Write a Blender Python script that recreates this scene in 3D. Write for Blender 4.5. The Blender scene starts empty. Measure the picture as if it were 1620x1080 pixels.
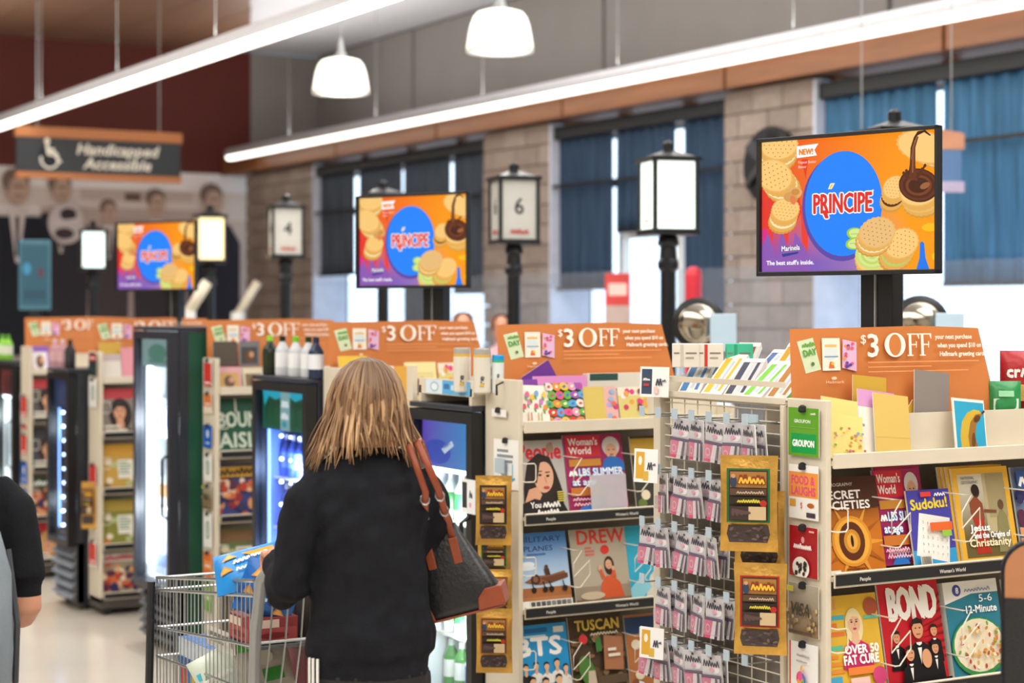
import bpy, math, random
import numpy as np
from mathutils import Vector, Matrix, Euler

SC = bpy.context.scene
COL = SC.collection
random.seed(11)
PI = math.pi

# ---------------------------------------------------------------- camera
FPX, PCX, HOR, CAMZ = 2900.0, 810.0, 490.0, 1.75     # focal length in px of a 1620x1080 frame, horizon row
cam_d = bpy.data.cameras.new('camera')
cam = bpy.data.objects.new('camera', cam_d); COL.objects.link(cam)
cam.location = (0, 0, CAMZ)
cam.rotation_euler = (PI/2, 0, -PI/6)
cam_d.sensor_width = 36.0
cam_d.lens = FPX*36/1620
cam_d.shift_y = -50/1620
cam_d.clip_end = 300
cam_d.dof.use_dof = True
cam_d.dof.focus_distance = 5.2
cam_d.dof.aperture_fstop = 2.6
SC.camera = cam

# ---------------------------------------------------------------- sky, exposure
SC.view_settings.view_transform = 'Standard'
SC.view_settings.look = 'None'
SC.view_settings.exposure = 0.02
SC.view_settings.gamma = 1.0
SC.view_settings.use_curve_mapping = False
wd = bpy.data.worlds.new('world'); SC.world = wd; wd.use_nodes = True
bgn = wd.node_tree.nodes['Background']
bgn.inputs[0].default_value = (0.72, 0.86, 1.0, 1)
bgn.inputs[1].default_value = 3.0

# ---------------------------------------------------------------- large area lights (fill added below the ceiling, not fixtures of the store)
def area(name, loc, sx, sy, power, colr, rot=(0, 0, 0)):
    l = bpy.data.lights.new(name, 'AREA'); l.shape = 'RECTANGLE'; l.size = sx; l.size_y = sy
    l.energy = power; l.color = colr
    o = bpy.data.objects.new(name, l); COL.objects.link(o); o.location = loc; o.rotation_euler = rot
    return o
area('ceiling_fill', (-1.2, 2.5, 5.1), 4.5, 13.0, 640, (1.0, 0.96, 0.90))
area('ceiling_fill', (4.6, 1.0, 5.1), 4.0, 5.0, 280, (1.0, 0.96, 0.90))
area('ceiling_fill', (2.0, 15.0, 5.1), 4.0, 9.0, 420, (1.0, 0.95, 0.88))
area('ceiling_fill', (7.0, 9.0, 5.1), 3.0, 12.0, 280, (1.0, 0.96, 0.92))
# upward fill added over the two suspended linear lights to brighten the ceiling
area('added_uplight', (5.15, 12.0, 3.90), 0.10, 21.0, 250, (1.0, 0.97, 0.92), (PI, 0, 0))
area('added_uplight', (8.90, 12.0, 3.92), 0.10, 21.0, 260, (1.0, 0.97, 0.92), (PI, 0, 0))

# ---------------------------------------------------------------- where a pixel lies on a plane of the place
SA, CA = 0.5, math.sqrt(3)/2
def ray(px):
    t = (px-PCX)/FPX
    return SA+CA*t, CA-SA*t
def at(px, py, d):
    a, b = ray(px); return Vector((a*d, b*d, CAMZ-(py-HOR)*d/FPX))
def atX(px, py, X):
    a, b = ray(px); return at(px, py, X/a)
def atY(px, py, Y):
    a, b = ray(px); return at(px, py, Y/b)

# ---------------------------------------------------------------- colours and materials
def lin(h):
    if not isinstance(h, str): return tuple(h[:3])
    h = h.lstrip('#'); r = []; h = h if len(h) == 6 else ''.join(q*2 for q in h)
    for i in (0, 2, 4):
        c = int(h[i:i+2], 16)/255
        r.append(c/12.92 if c <= 0.04045 else ((c+0.055)/1.055)**2.4)
    return tuple(r)
MATS = {}
def mat(name, hexc, rough=0.5, metal=0.0, var=0.08, scale=8.0, bump=0.0, bscale=60.0, stretch=None, emit=0.0, coat=0.0, spec=0.5):
    if name in MATS: return MATS[name]
    m = bpy.data.materials.new(name); m.use_nodes = True; nt = m.node_tree; N = nt.nodes; L = nt.links
    b = N['Principled BSDF']
    tc = N.new('ShaderNodeTexCoord'); mp = N.new('ShaderNodeMapping'); L.new(tc.outputs['Object'], mp.inputs[0])
    if stretch: mp.inputs['Scale'].default_value = stretch
    nz = N.new('ShaderNodeTexNoise'); nz.inputs['Scale'].default_value = scale; nz.inputs['Detail'].default_value = 4
    L.new(mp.outputs[0], nz.inputs['Vector'])
    rp = N.new('ShaderNodeValToRGB'); c = lin(hexc)
    rp.color_ramp.elements[0].position = 0.3; rp.color_ramp.elements[1].position = 0.7
    rp.color_ramp.elements[0].color = tuple(x*(1-var) for x in c)+(1,)
    rp.color_ramp.elements[1].color = tuple(min(1, x*(1+var)) for x in c)+(1,)
    L.new(nz.outputs['Fac'], rp.inputs[0]); L.new(rp.outputs[0], b.inputs['Base Color'])
    b.inputs['Roughness'].default_value = rough; b.inputs['Metallic'].default_value = metal
    b.inputs['Specular IOR Level'].default_value = spec
    if coat: b.inputs['Coat Weight'].default_value = coat; b.inputs['Coat Roughness'].default_value = 0.08
    if emit:
        L.new(rp.outputs[0], b.inputs['Emission Color']); b.inputs['Emission Strength'].default_value = emit
    if bump:
        n2 = N.new('ShaderNodeTexNoise'); n2.inputs['Scale'].default_value = bscale; n2.inputs['Detail'].default_value = 3
        L.new(mp.outputs[0], n2.inputs['Vector'])
        bp = N.new('ShaderNodeBump'); bp.inputs['Strength'].default_value = bump; bp.inputs['Distance'].default_value = 0.01
        L.new(n2.outputs['Fac'], bp.inputs['Height']); L.new(bp.outputs[0], b.inputs['Normal'])
    MATS[name] = m
    return m
def attr_mat(name, rough=0.45, emit=0.0, spec=0.4, metal=0.0):
    m = bpy.data.materials.new(name); m.use_nodes = True; nt = m.node_tree; b = nt.nodes['Principled BSDF']
    a = nt.nodes.new('ShaderNodeAttribute'); a.attribute_name = 'Col'
    b.inputs['Roughness'].default_value = rough; b.inputs['Specular IOR Level'].default_value = spec
    b.inputs['Metallic'].default_value = metal
    if emit:
        b.inputs['Base Color'].default_value = (0.01, 0.01, 0.01, 1)
        nt.links.new(a.outputs['Color'], b.inputs['Emission Color']); b.inputs['Emission Strength'].default_value = emit
    else:
        nt.links.new(a.outputs['Color'], b.inputs['Base Color'])
    MATS[name] = m
    return m
def glass_mat(name, tint=(1, 1, 1), gloss=0.08, rough=0.02, haze=0.0):
    m = bpy.data.materials.new(name); m.use_nodes = True; nt = m.node_tree; N = nt.nodes; L = nt.links
    out = N['Material Output']; N.remove(N['Principled BSDF'])
    tr = N.new('ShaderNodeBsdfTransparent'); tr.inputs[0].default_value = (*tint, 1)
    gl = N.new('ShaderNodeBsdfGlossy'); gl.inputs['Roughness'].default_value = rough
    mx = N.new('ShaderNodeMixShader'); mx.inputs[0].default_value = gloss
    L.new(tr.outputs[0], mx.inputs[1]); L.new(gl.outputs[0], mx.inputs[2]); last = mx
    if haze:
        df = N.new('ShaderNodeBsdfDiffuse'); df.inputs[0].default_value = (0.8, 0.85, 0.9, 1)
        m2 = N.new('ShaderNodeMixShader'); m2.inputs[0].default_value = haze
        L.new(mx.outputs[0], m2.inputs[1]); L.new(df.outputs[0], m2.inputs[2]); last = m2
    L.new(last.outputs[0], out.inputs[0]); MATS[name] = m
    return m
def lamp_mat(name, hexc, strength):
    m = bpy.data.materials.new(name); m.use_nodes = True; nt = m.node_tree; b = nt.nodes['Principled BSDF']
    nz = nt.nodes.new('ShaderNodeTexNoise'); nz.inputs['Scale'].default_value = 3
    rp = nt.nodes.new('ShaderNodeValToRGB'); c = lin(hexc)
    rp.color_ramp.elements[0].color = tuple(x*0.94 for x in c)+(1,); rp.color_ramp.elements[1].color = c+(1,)
    nt.links.new(nz.outputs['Fac'], rp.inputs[0]); nt.links.new(rp.outputs[0], b.inputs['Emission Color'])
    b.inputs['Base Color'].default_value = c+(1,); b.inputs['Emission Strength'].default_value = strength
    MATS[name] = m
    return m
def curtain_mat(name, hexc, trans):
    m = bpy.data.materials.new(name); m.use_nodes = True; nt = m.node_tree; N = nt.nodes; L = nt.links
    out = N['Material Output']; N.remove(N['Principled BSDF']); c = lin(hexc)
    wv = N.new('ShaderNodeTexNoise'); wv.inputs['Scale'].default_value = 5
    tc = N.new('ShaderNodeTexCoord'); mp = N.new('ShaderNodeMapping'); mp.inputs['Scale'].default_value = (1, 6, 0.3)
    L.new(tc.outputs['Object'], mp.inputs[0]); L.new(mp.outputs[0], wv.inputs['Vector'])
    rp = N.new('ShaderNodeValToRGB'); rp.color_ramp.elements[0].position = 0.3; rp.color_ramp.elements[1].position = 0.7
    rp.color_ramp.elements[0].color = tuple(x*0.75 for x in c)+(1,); rp.color_ramp.elements[1].color = tuple(x*1.25 for x in c)+(1,)
    L.new(wv.outputs['Fac'], rp.inputs[0])
    df = N.new('ShaderNodeBsdfDiffuse'); tl = N.new('ShaderNodeBsdfTranslucent'); mx = N.new('ShaderNodeMixShader')
    L.new(rp.outputs[0], df.inputs[0]); L.new(rp.outputs[0], tl.inputs[0]); mx.inputs[0].default_value = trans
    L.new(df.outputs[0], mx.inputs[1]); L.new(tl.outputs[0], mx.inputs[2]); L.new(mx.outputs[0], out.inputs[0])
    MATS[name] = m
    return m

PRINT = attr_mat('printed_card', 0.42)
MATTE = attr_mat('printed_matte', 0.7, spec=0.2)
GLOSS = attr_mat('glossy_plastic_print', 0.22)
FOIL = attr_mat('foil_print', 0.28, metal=0.75)
SCREEN = attr_mat('lit_screen', 0.35, emit=0.97, spec=0.15)
HAIRM = attr_mat('hair', 0.45)
CREAM = mat('cream_powder_coat', '#d9cfbb', 0.45, var=0.03)
CREAMW = mat('cream_wire', '#e3dccb', 0.4, var=0.03)
BLACKP = mat('black_plastic', '#15171b', 0.4, var=0.1)
BLACKM = mat('black_metal', '#1a1c20', 0.35, metal=0.3, var=0.1)
FRIDGE = mat('fridge_charcoal', '#2b2f38', 0.4, var=0.06)
STEEL = mat('zinc_steel', '#a9adab', 0.32, metal=0.85, var=0.06)
GREYM = mat('grey_tube', '#9c9f9f', 0.4, metal=0.4, var=0.05)
WHITEP = mat('white_plastic', '#e9e9e6', 0.45, var=0.03)
PAPER = mat('white_paper', '#ece8df', 0.7, var=0.03)
GLASS = glass_mat('clear_glass', (0.97, 0.99, 1.0), 0.05)
FGLASS = glass_mat('fridge_glass', (0.93, 0.96, 0.98), 0.07)

# ---------------------------------------------------------------- scene graph helpers
def tag(o, label=None, cat=None, group=None, kind=None):
    if label: o['label'] = label
    if cat: o['category'] = cat
    if group: o['group'] = group
    if kind: o['kind'] = kind
    return o
def empty(name, label, cat, loc=(0, 0, 0), rz=0.0, group=None):
    o = bpy.data.objects.new(name, None); COL.objects.link(o); o.location = loc; o.rotation_euler = (0, 0, rz)
    o.empty_display_size = 0.1
    return tag(o, label, cat, group)
def copy_tree(o, parent=None):
    c = o.copy(); COL.objects.link(c); c.parent = parent
    for ch in list(o.children): copy_tree(ch, c)
    return c

class MB:
    """collects polygons with optional per-corner colours; build() links them as one mesh object"""
    def __init__(s): s.v = []; s.f = []; s.c = []
    def add(s, vs, fs, col=None, M=None):
        n = len(s.v)
        if M is not None: vs = [M @ Vector(p) for p in vs]
        s.v += [tuple(p) for p in vs]
        for f in fs:
            s.f.append(tuple(i+n for i in f))
            s.c.append(None if col is None else ([col[i] for i in f] if isinstance(col, list) else [col]*len(f)))
        return s
    def box(s, x0, x1, y0, y1, z0, z1, col=None, M=None):
        c = lin(col) if col is not None else None
        return s.add([(x0, y0, z0), (x1, y0, z0), (x1, y1, z0), (x0, y1, z0), (x0, y0, z1), (x1, y0, z1), (x1, y1, z1), (x0, y1, z1)],
              [(0, 3, 2, 1), (4, 5, 6, 7), (0, 1, 5, 4), (1, 2, 6, 5), (2, 3, 7, 6), (3, 0, 4, 7)], c, M)
    def bar(s, a, b, w, h, col=None):
        a = Vector(a); b = Vector(b); d = b-a; L = d.length
        q = d.to_track_quat('Y', 'Z').to_matrix().to_4x4(); M = Matrix.Translation(a) @ q
        return s.box(-w/2, w/2, 0, L, -h/2, h/2, col, M)
    def tube(s, path, r, n=6, closed=False, col=None, sy=1.0):
        c = lin(col) if col is not None else None
        P = [Vector(p) for p in path]; m = len(P); rs = r if isinstance(r, (list, tuple)) else [r]*m
        vs = []; up = Vector((0, 0, 1)); prev = None
        for i in range(m):
            if closed: t = P[(i+1) % m]-P[i-1]
            else: t = P[min(i+1, m-1)]-P[max(i-1, 0)]
            if t.length < 1e-9: t = Vector((0, 0, 1))
            t.normalize()
            if prev is None:
                a = t.cross(up)
                if a.length < 0.05: a = t.cross(Vector((1, 0, 0)))
            else: a = prev-t*prev.dot(t)
            if a.length < 1e-6: a = t.cross(Vector((0.3, 1, 0.2)))
            a.normalize(); prev = a; b = t.cross(a)
            for k in range(n):
                w = 2*PI*k/n; vs.append(P[i]+a*(math.cos(w)*rs[i])+b*(math.sin(w)*rs[i]*sy))
        fs = []
        for i in range(m if closed else m-1):
            j = (i+1) % m
            for k in range(n): fs.append((i*n+k, i*n+(k+1) % n, j*n+(k+1) % n, j*n+k))
        if not closed: fs += [tuple(range(n-1, -1, -1)), tuple(range((m-1)*n, m*n))]
        return s.add(vs, fs, c)
    def lathe(s, prof, n=16, cx=0, cy=0, col=None, M=None, sy=1.0):
        vs = []; fs = []; cols = [] if isinstance(col, list) else None
        for j, (r, z) in enumerate(prof):
            for k in range(n):
                w = 2*PI*k/n; vs.append((cx+r*math.cos(w), cy+r*sy*math.sin(w), z))
                if cols is not None: cols.append(lin(col[j]))
        for j in range(len(prof)-1):
            for k in range(n): fs.append((j*n+k, j*n+(k+1) % n, (j+1)*n+(k+1) % n, (j+1)*n+k))
        fs.append(tuple(range(n-1, -1, -1))); fs.append(tuple(range((len(prof)-1)*n, len(prof)*n)))
        return s.add(vs, fs, cols if cols is not None else (lin(col) if col is not None else None), M)
    def prism(s, pts, y0, y1, col=None, M=None):
        """outline in x,z pushed from y0 to y1"""
        n = len(pts); vs = [(x, y0, z) for x, z in pts]+[(x, y1, z) for x, z in pts]
        fs = [tuple(range(n)), tuple(range(2*n-1, n-1, -1))]+[(i, i+n, (i+1) % n+n, (i+1) % n) for i in range(n)]
        return s.add(vs, fs, lin(col) if col is not None else None, M)
    def mesh(s, name):
        me = bpy.data.meshes.new(name); me.from_pydata(s.v, [], s.f)
        if any(c is not None for c in s.c):
            ca = me.color_attributes.new('Col', 'FLOAT_COLOR', 'CORNER'); buf = []
            for f, c in zip(s.f, s.c):
                for i in range(len(f)):
                    q = (0.5, 0.5, 0.5) if c is None else c[i]; buf += [q[0], q[1], q[2], 1.0]
            ca.data.foreach_set('color', buf)
        return me
    def build(s, name, m, parent=None, loc=None, rot=None, smooth=False, bevel=0.0):
        me = s.mesh(name); me.materials.append(m)
        if smooth: me.polygons.foreach_set('use_smooth', [True]*len(me.polygons))
        me.update()
        return link(name, me, parent, loc, rot, bevel)
def link(name, me, parent=None, loc=None, rot=None, bevel=0.0):
    o = bpy.data.objects.new(name, me); COL.objects.link(o); o.parent = parent
    if loc is not None: o.location = loc
    if rot is not None: o.rotation_euler = rot
    if bevel:
        b = o.modifiers.new('bevel', 'BEVEL'); b.width = bevel; b.segments = 2; b.limit_method = 'ANGLE'
    return o
def struct(name, mb, m, parent=None, **k):
    o = mb.build(name, m, parent, **k)
    if parent is None: o['kind'] = 'structure'
    return o

# ---------------------------------------------------------------- lettering: glyph outlines from the built-in face
_G = {}
def glyph(ch):
    if ch in _G: return _G[ch]
    cu = bpy.data.curves.new('g', 'FONT'); cu.body = ch+'i'; cu.resolution_u = 2; cu.fill_mode = 'FRONT'
    o = bpy.data.objects.new('g', cu); COL.objects.link(o)
    dg = bpy.context.evaluated_depsgraph_get()
    def adv(t):
        cu.body = t; dg.update(); e = o.evaluated_get(dg); me = e.to_mesh()
        xs = [v.co.x for v in me.vertices]; r = max(xs) if xs else 0; e.to_mesh_clear(); return r
    w = adv(ch+'i')-adv('i')
    cu.body = ch; dg.update(); e = o.evaluated_get(dg); me = e.to_mesh(); me.calc_loop_triangles()
    vs = [(v.co.x, v.co.y) for v in me.vertices]; fs = [tuple(t.vertices) for t in me.loop_triangles]
    e.to_mesh_clear(); bpy.data.objects.remove(o); bpy.data.curves.remove(cu)
    _G[ch] = (vs, fs, w); return _G[ch]
def text_w(t): return sum(glyph(c)[2] if c != ' ' else 0.3 for c in t)

class Draw:
    """flat print made of thin coloured layers; x right, y up in units, placed on the local x-z plane facing -y"""
    def __init__(s, w, h, W, H, eps=0.00025, x0=None, z0=0.0):
        s.w, s.h, s.W, s.H, s.eps = w, h, W, H, eps; s.mb = MB(); s.l = 0; s.keep = False
        s.x0 = -W/2 if x0 is None else x0; s.z0 = z0
    def _put(s, pts, fs, col):
        if not s.keep: s.l += 1
        y = -s.eps*s.l
        s.mb.add([(s.x0+p[0]/s.w*s.W, y, s.z0+p[1]/s.h*s.H) for p in pts], fs, col)
    def _clip(s, pts):
        for ax, lim, sg in ((0, 0, 1), (0, s.w, -1), (1, 0, 1), (1, s.h, -1)):
            out = []; n = len(pts)
            for i in range(n):
                a = pts[i]; b = pts[(i+1) % n]; ia = (a[ax]-lim)*sg >= -1e-9; ib = (b[ax]-lim)*sg >= -1e-9
                if ia: out.append(a)
                if ia != ib:
                    t = (lim-a[ax])/(b[ax]-a[ax]); out.append((a[0]+(b[0]-a[0])*t, a[1]+(b[1]-a[1])*t))
            pts = out
            if len(pts) < 3: return []
        return pts
    def poly(s, pts, col):
        pts = s._clip([tuple(p) for p in pts])
        if len(pts) < 3: return s
        if callable(col): c = [lin(col(*p)) for p in pts]
        else: c = lin(col)
        s._put(pts, [tuple(range(len(pts)))], c); return s
    def rect(s, x0, y0, x1, y1, col): return s.poly([(x0, y0), (x1, y0), (x1, y1), (x0, y1)], col)
    def grad(s, x0, y0, x1, y1, fn, nx=8, ny=8):
        pts = []; fs = []; cs = []
        for j in range(ny+1):
            for i in range(nx+1):
                p = (x0+(x1-x0)*i/nx, y0+(y1-y0)*j/ny); pts.append(p); cs.append(fn(*p))
        for j in range(ny):
            for i in range(nx):
                a = j*(nx+1)+i; fs.append((a, a+1, a+nx+2, a+nx+1))
        s._put(pts, fs, cs); return s
    def ell(s, cx, cy, rx, ry, col, rot=0, n=22, a0=0, a1=2*PI):
        full = abs(a1-a0-2*PI) < 1e-6; m = n if full else n+1; R = math.radians(rot); c, d = math.cos(R), math.sin(R); pts = []
        for k in range(m):
            w = a0+(a1-a0)*k/n; x, y = rx*math.cos(w), ry*math.sin(w); pts.append((cx+x*c-y*d, cy+x*d+y*c))
        return s.poly(pts, col)
    def line(s, pts, w, col):
        for a, b in zip(pts, pts[1:]):
            dx, dy = b[0]-a[0], b[1]-a[1]; L = math.hypot(dx, dy) or 1; nx, ny = -dy/L*w/2, dx/L*w/2
            s.poly([(a[0]+nx, a[1]+ny), (a[0]-nx, a[1]-ny), (b[0]-nx, b[1]-ny), (b[0]+nx, b[1]+ny)], col)
        return s
    def text(s, t, x, y, size, col, width=None, align='l', bold=0.0, shear=0.0, rot=0, maxw=None):
        """size = cap height in units; width forces the set width"""
        k = size/0.70; tw = max(text_w(t), 0.01)*k; sx = 1.0
        if width: sx = width/tw; tw = width
        ox = {'l': 0, 'c': -tw/2, 'r': -tw}[align]
        R = math.radians(rot); c, d = math.cos(R), math.sin(R); cl = lin(col)
        offs = [(0, 0)] if not bold else [(bold*math.cos(q), bold*math.sin(q)) for q in (0.4, 1.97, 3.54, 5.11)]
        for oi, (bx, by) in enumerate(offs):
            s.l -= 0.8 if oi else 0
            pts = []; fs = []; cur = ox
            for ch in t:
                if ch == ' ': cur += 0.3*k*sx; continue
                vs, tr, w = glyph(ch); n = len(pts)
                for (gx, gy) in vs:
                    lx = cur+(gx+shear*gy)*k*sx+bx; ly = gy*k+by; pts.append((x+lx*c-ly*d, y+lx*d+ly*c))
                fs += [tuple(i+n for i in f) for f in tr]; cur += w*k*sx
            if fs: s._put(pts, fs, cl)
        return s
    def scrib(s, x, y, w, h, col, n=7, wd=None, seed=0, rot=0):
        """a line of writing too small and blurred to read"""
        r = random.Random(seed+int(x*7+y*13)); pts = []; c, q = math.cos(math.radians(rot)), math.sin(math.radians(rot))
        for k in range(n*2+1):
            a, b = w*k/(n*2), (h if k % 2 else 0)*(0.55+0.45*r.random()); pts.append((x+a*c-b*q, y+a*q+b*c))
        return s.line(pts, wd or h*0.3, col)
    def build(s, name, parent, m=None, loc=None, rot=None):
        return s.mb.build(name, m or PRINT, parent, loc, rot)
def mixc(a, b, t):
    a, b = lin(a), lin(b); t = max(0, min(1, t)); return tuple(p+(q-p)*t for p, q in zip(a, b))

# ================================================================ THE SETTING
XW, YF, ZC = 9.5, 24.0, 5.34          # window wall, far wall, ceiling
# floor: polished cream vinyl
fm = mat('polished_floor', '#cfc6b8', 0.16, var=0.05, scale=1.3, spec=0.6)
struct('floor', MB().box(-6, 10.7, -6, YF+0.1, -0.1, 0), fm)
struct('ground_outside', MB().box(10.7, 90, -60, 90, -0.2, -0.05), mat('sunlit_concrete', '#d6d8da', 0.9, var=0.05, scale=0.5))
GREYW = mat('grey_wall_paint', '#8b8682', 0.75, var=0.04, scale=1.5)
REDW = mat('burgundy_wall_paint', '#5e2018', 0.7, var=0.06, scale=1.2)
OFFW = mat('offwhite_wall_paint', '#c9c2b6', 0.8, var=0.03)
CEILW = mat('white_ceiling_paint', '#cfd0d6', 0.85, var=0.03)
WOODC = mat('maple_ceiling_board', '#785844', 0.5, var=0.12, scale=3, stretch=(6, 0.5, 1))
WOODP = mat('cherry_veneer', '#86532f', 0.4, var=0.14, scale=3, stretch=(1, 0.6, 5))
struct('wall_left', MB().box(-6.2, -6, -6, YF, 0, ZC), OFFW)
struct('wall_behind', MB().box(-6.2, 10.7, -6.2, -6, 0, ZC), OFFW)
wf = struct('wall_far', MB().box(-6, 9.64, YF, YF+0.2, 0, ZC), REDW)
struct('wall_far_end', MB().box(9.64, 10.9, YF-0.01, YF+0.2, 3.6, ZC), GREYW)
# ceiling: white panels, and a wood section with an angled edge made of separate boards
struct('ceiling', MB().box(-6.2, 10.9, -6.2, YF+0.2, ZC+0.03, ZC+0.2), CEILW)
cw = MB(); cw.box(3.4, 3.42, 8, YF, ZC+0.0, ZC+0.03); wood = struct('ceiling_wood', cw, WOODC)
def edge_y(x):      # the wood section ends on this slanted line
    return 19.9+(x-8.0)*(24-19.9)/(9.64-8.0)
x = 3.43
while x < 9.55:
    x1 = min(x+0.80, 9.60); ya = max(6.0, edge_y(x)) if edge_y(x) > 6 else 6.0; yb = max(6.0, edge_y(x1))
    m = MB(); z0, z1 = ZC-0.012, ZC+0.03
    m.add([(x, ya, z0), (x1-0.015, yb, z0), (x1-0.015, YF, z0), (x, YF, z0), (x, ya, z1), (x1-0.015, yb, z1), (x1-0.015, YF, z1), (x, YF, z1)],
          [(0, 3, 2, 1), (4, 5, 6, 7), (0, 1, 5, 4), (1, 2, 6, 5), (2, 3, 7, 6), (3, 0, 4, 7)])
    m.build('ceiling_board', WOODC, wood); x += 0.80
# upper wall above the soffit: panels with shadow joints
wu = struct('wall_right_upper', MB().box(10.7, 10.9, -6, YF, 3.6, ZC+0.03), mat('joint_grey', '#4c4a48', 0.8))
pm = None; y = -5.99
while y < YF-0.1:
    y1 = min(y+4.5, YF-0.02)
    MB().box(10.65, 10.7, y, y1-0.06, 3.85, ZC).build('wall_panel', GREYW, wu); y += 4.5
# wood faced soffit over the windows
sf = struct('soffit', MB().box(9.24, 10.7, -6, YF-0.02, 3.61, 3.86), mat('soffit_core', '#6b4430', 0.7))
y = -5.8
while y < YF-0.3:
    MB().box(9.2, 9.24, y, min(y+2.56, YF-0.03), 3.60, 3.87).build('wood_panel', WOODP, sf); y += 2.6
# window wall: solid part, block columns, sill walls
struct('wall_right', MB().box(XW, XW+0.3, -6, 6.4, 0, 3.6), GREYW)
BLOCK = [mat('split_block_%d' % i, h, 0.85, var=0.1, scale=14, bump=0.2, bscale=40) for i, h in enumerate(('#94847a', '#998a80', '#8f8076', '#9c8d83'))]
MORT = mat('mortar', '#81756c', 0.9)
bm_ = []
for i in range(4):
    me = MB().box(0, 0.07, 0, 0.388, 0, 0.188).mesh('block'); me.materials.append(BLOCK[i]); bm_.append(me)
COLS = [(11.4, 12.59), (15.45, 16.8), (21.2, 23.45)]
for ci, (ya, yb) in enumerate(COLS):
    c = struct('column', MB().box(XW-0.08, XW+0.35, ya+0.01, yb-0.01, 0, 3.6), MORT)
    n = round((yb-ya)/0.4); w = (yb-ya)/n; r = 0
    zz = 1.0
    while zz < 3.58:
        off = (r % 2)*0.5; ks = range(n+1) if off else range(n)
        for k in ks:
            a = ya+max(0, (k-off))*w; b = ya+min(n, (k-off+1))*w
            if b-a < 0.05: continue
            o = link('block', bm_[(k*3+r) % 4], c); o.location = (XW-0.15+random.uniform(-.004, .004), a+0.006, zz)
            o.scale = (1, (b-a-0.012)/0.388, 1)
        zz += 0.2; r += 1
    # near face of each column, window daylight painted into its pale colour
    MB().box(XW-0.155, XW+0.3, ya-0.025, ya+0.005, 0, 3.58).build('reveal', mat('daylit_reveal', '#c9cede', 0.6), c)
FRAME = mat('dark_bronze_frame', '#23262c', 0.5, var=0.05)
CURT = {'A': curtain_mat('charcoal_curtain', '#4c535e', 0.07), 'B': curtain_mat('slate_blue_curtain', '#3b4c62', 0.13), 'C': curtain_mat('sunlit_blue_curtain', '#5a88aa', 0.45)}  # near bay's sun glow is put into its brighter colour and translucency
CASS = mat('black_cassette', '#15181d', 0.5)
def bay(n, ya, yb, gaps, key, bottoms, desc):
    w = struct('window_%d' % n, MB().box(XW+0.16, XW+0.165, ya, yb, 0.1, 3.6), GLASS)
    MB().box(XW+0.1, XW+0.2, ya, yb, 0.0, 0.12).build('sill', FRAME, w)
    MB().box(XW+0.12, XW+0.2, ya, yb, 2.93, 3.0).build('transom', FRAME, w)
    cc = MB()
    cc.box(XW-0.12, XW-0.02, ya, yb, 3.42, 3.55)
    cc.build('blind_cassette', CASS, w, bevel=0.01)
    MB().box(XW-0.14, XW-0.12, ya, yb, 2.945, 2.975).build('rail', CASS, w)
    es = [ya]+gaps+[yb]
    for g in es: MB().box(XW+0.02, XW+0.1, g-0.07, g+0.07, 3.54, 3.6).build('bracket', WOODP, w)
    for i, (a, b) in enumerate(zip(es, es[1:])):
        a += 0.05 if i else 0.0; b -= 0.05 if i < len(es)-2 else 0.0
        m = MB(); N = max(24, int((b-a)/0.03)); zb = bottoms[i]; rows = 6; vs = []; fs = []
        for j in range(rows+1):
            z = zb+(3.43-zb)*j/rows
            for k in range(N+1):
                u = k/N; yy = a+(b-a)*u
                vs.append((XW-0.06+0.022*math.sin(yy*2*PI/0.16+0.5*math.sin(yy*3.1))*(1-0.3*j/rows), yy, z))
        for j in range(rows):
            for k in range(N):
                q = j*(N+1)+k; fs.append((q, q+1, q+N+2, q+N+1))
        m.add(vs, fs)
        o = m.build('window_curtain', CURT[key], None, smooth=True)
        s_ = o.modifiers.new('thick', 'SOLIDIFY'); s_.thickness = 0.004
        MB().box(XW-0.085, XW-0.035, a, b, zb-0.03, zb).build('hem_bar', CASS, o)
        tag(o, desc[i], 'curtain', 'curtains along the front windows')
def yX(px, X=XW): return atX(px, HOR, X).y
bay(1, 16.83, 21.2, [yX(724), yX(645), yX(573)], 'A', [1.95, 1.5, 2.2, 2.2],
    ['charcoal curtain just left of the brick column behind the lantern numbered 6', 'charcoal curtain directly behind the middle screen, right half',
     'charcoal curtain directly behind the middle screen, left half', 'charcoal curtain farthest left, beside the far block column'])
bay(2, 12.62, 15.45, [yX(1085), yX(982)], 'B', [1.0, 2.5, 1.97],
    ['slate blue curtain right of the lit lantern, against the wide block column', 'slate blue curtain behind the bright lit lantern, ending above the white glass door', 'slate blue curtain right of the lantern numbered 6'])
bay(3, 6.5, 11.4, [7.6, yX(1497)], 'C', [2.0, 1.95, 2.15],
    ['bright blue curtain beyond the right edge', 'bright blue backlit curtain at the far right edge', 'bright blue backlit curtain above and behind the near screen'])
# corner glass beside the far wall
w4 = struct('window_4', MB().box(XW+0.16, XW+0.165, 23.48, 23.99, 0.1, 3.6), GLASS)
MB().box(XW+0.12, XW+0.2, 23.70, 23.74, 0.1, 2.6).build('mullion', FRAME, w4)
# glass screen wall running in front of the windows
gp = glass_mat('hazy_partition_glass', (0.93, 0.96, 1.0), 0.05, 0.05, 0.06)
pt = struct('wall_glass_partition', MB().box(8.6, 8.615, 6.6, 19.5, 0.25, 2.08), gp)
MB().box(8.58, 8.635, 6.6, 19.5, 0.0, 0.25).build('base_rail', mat('partition_base', '#8d8f94', 0.5), pt)
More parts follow.
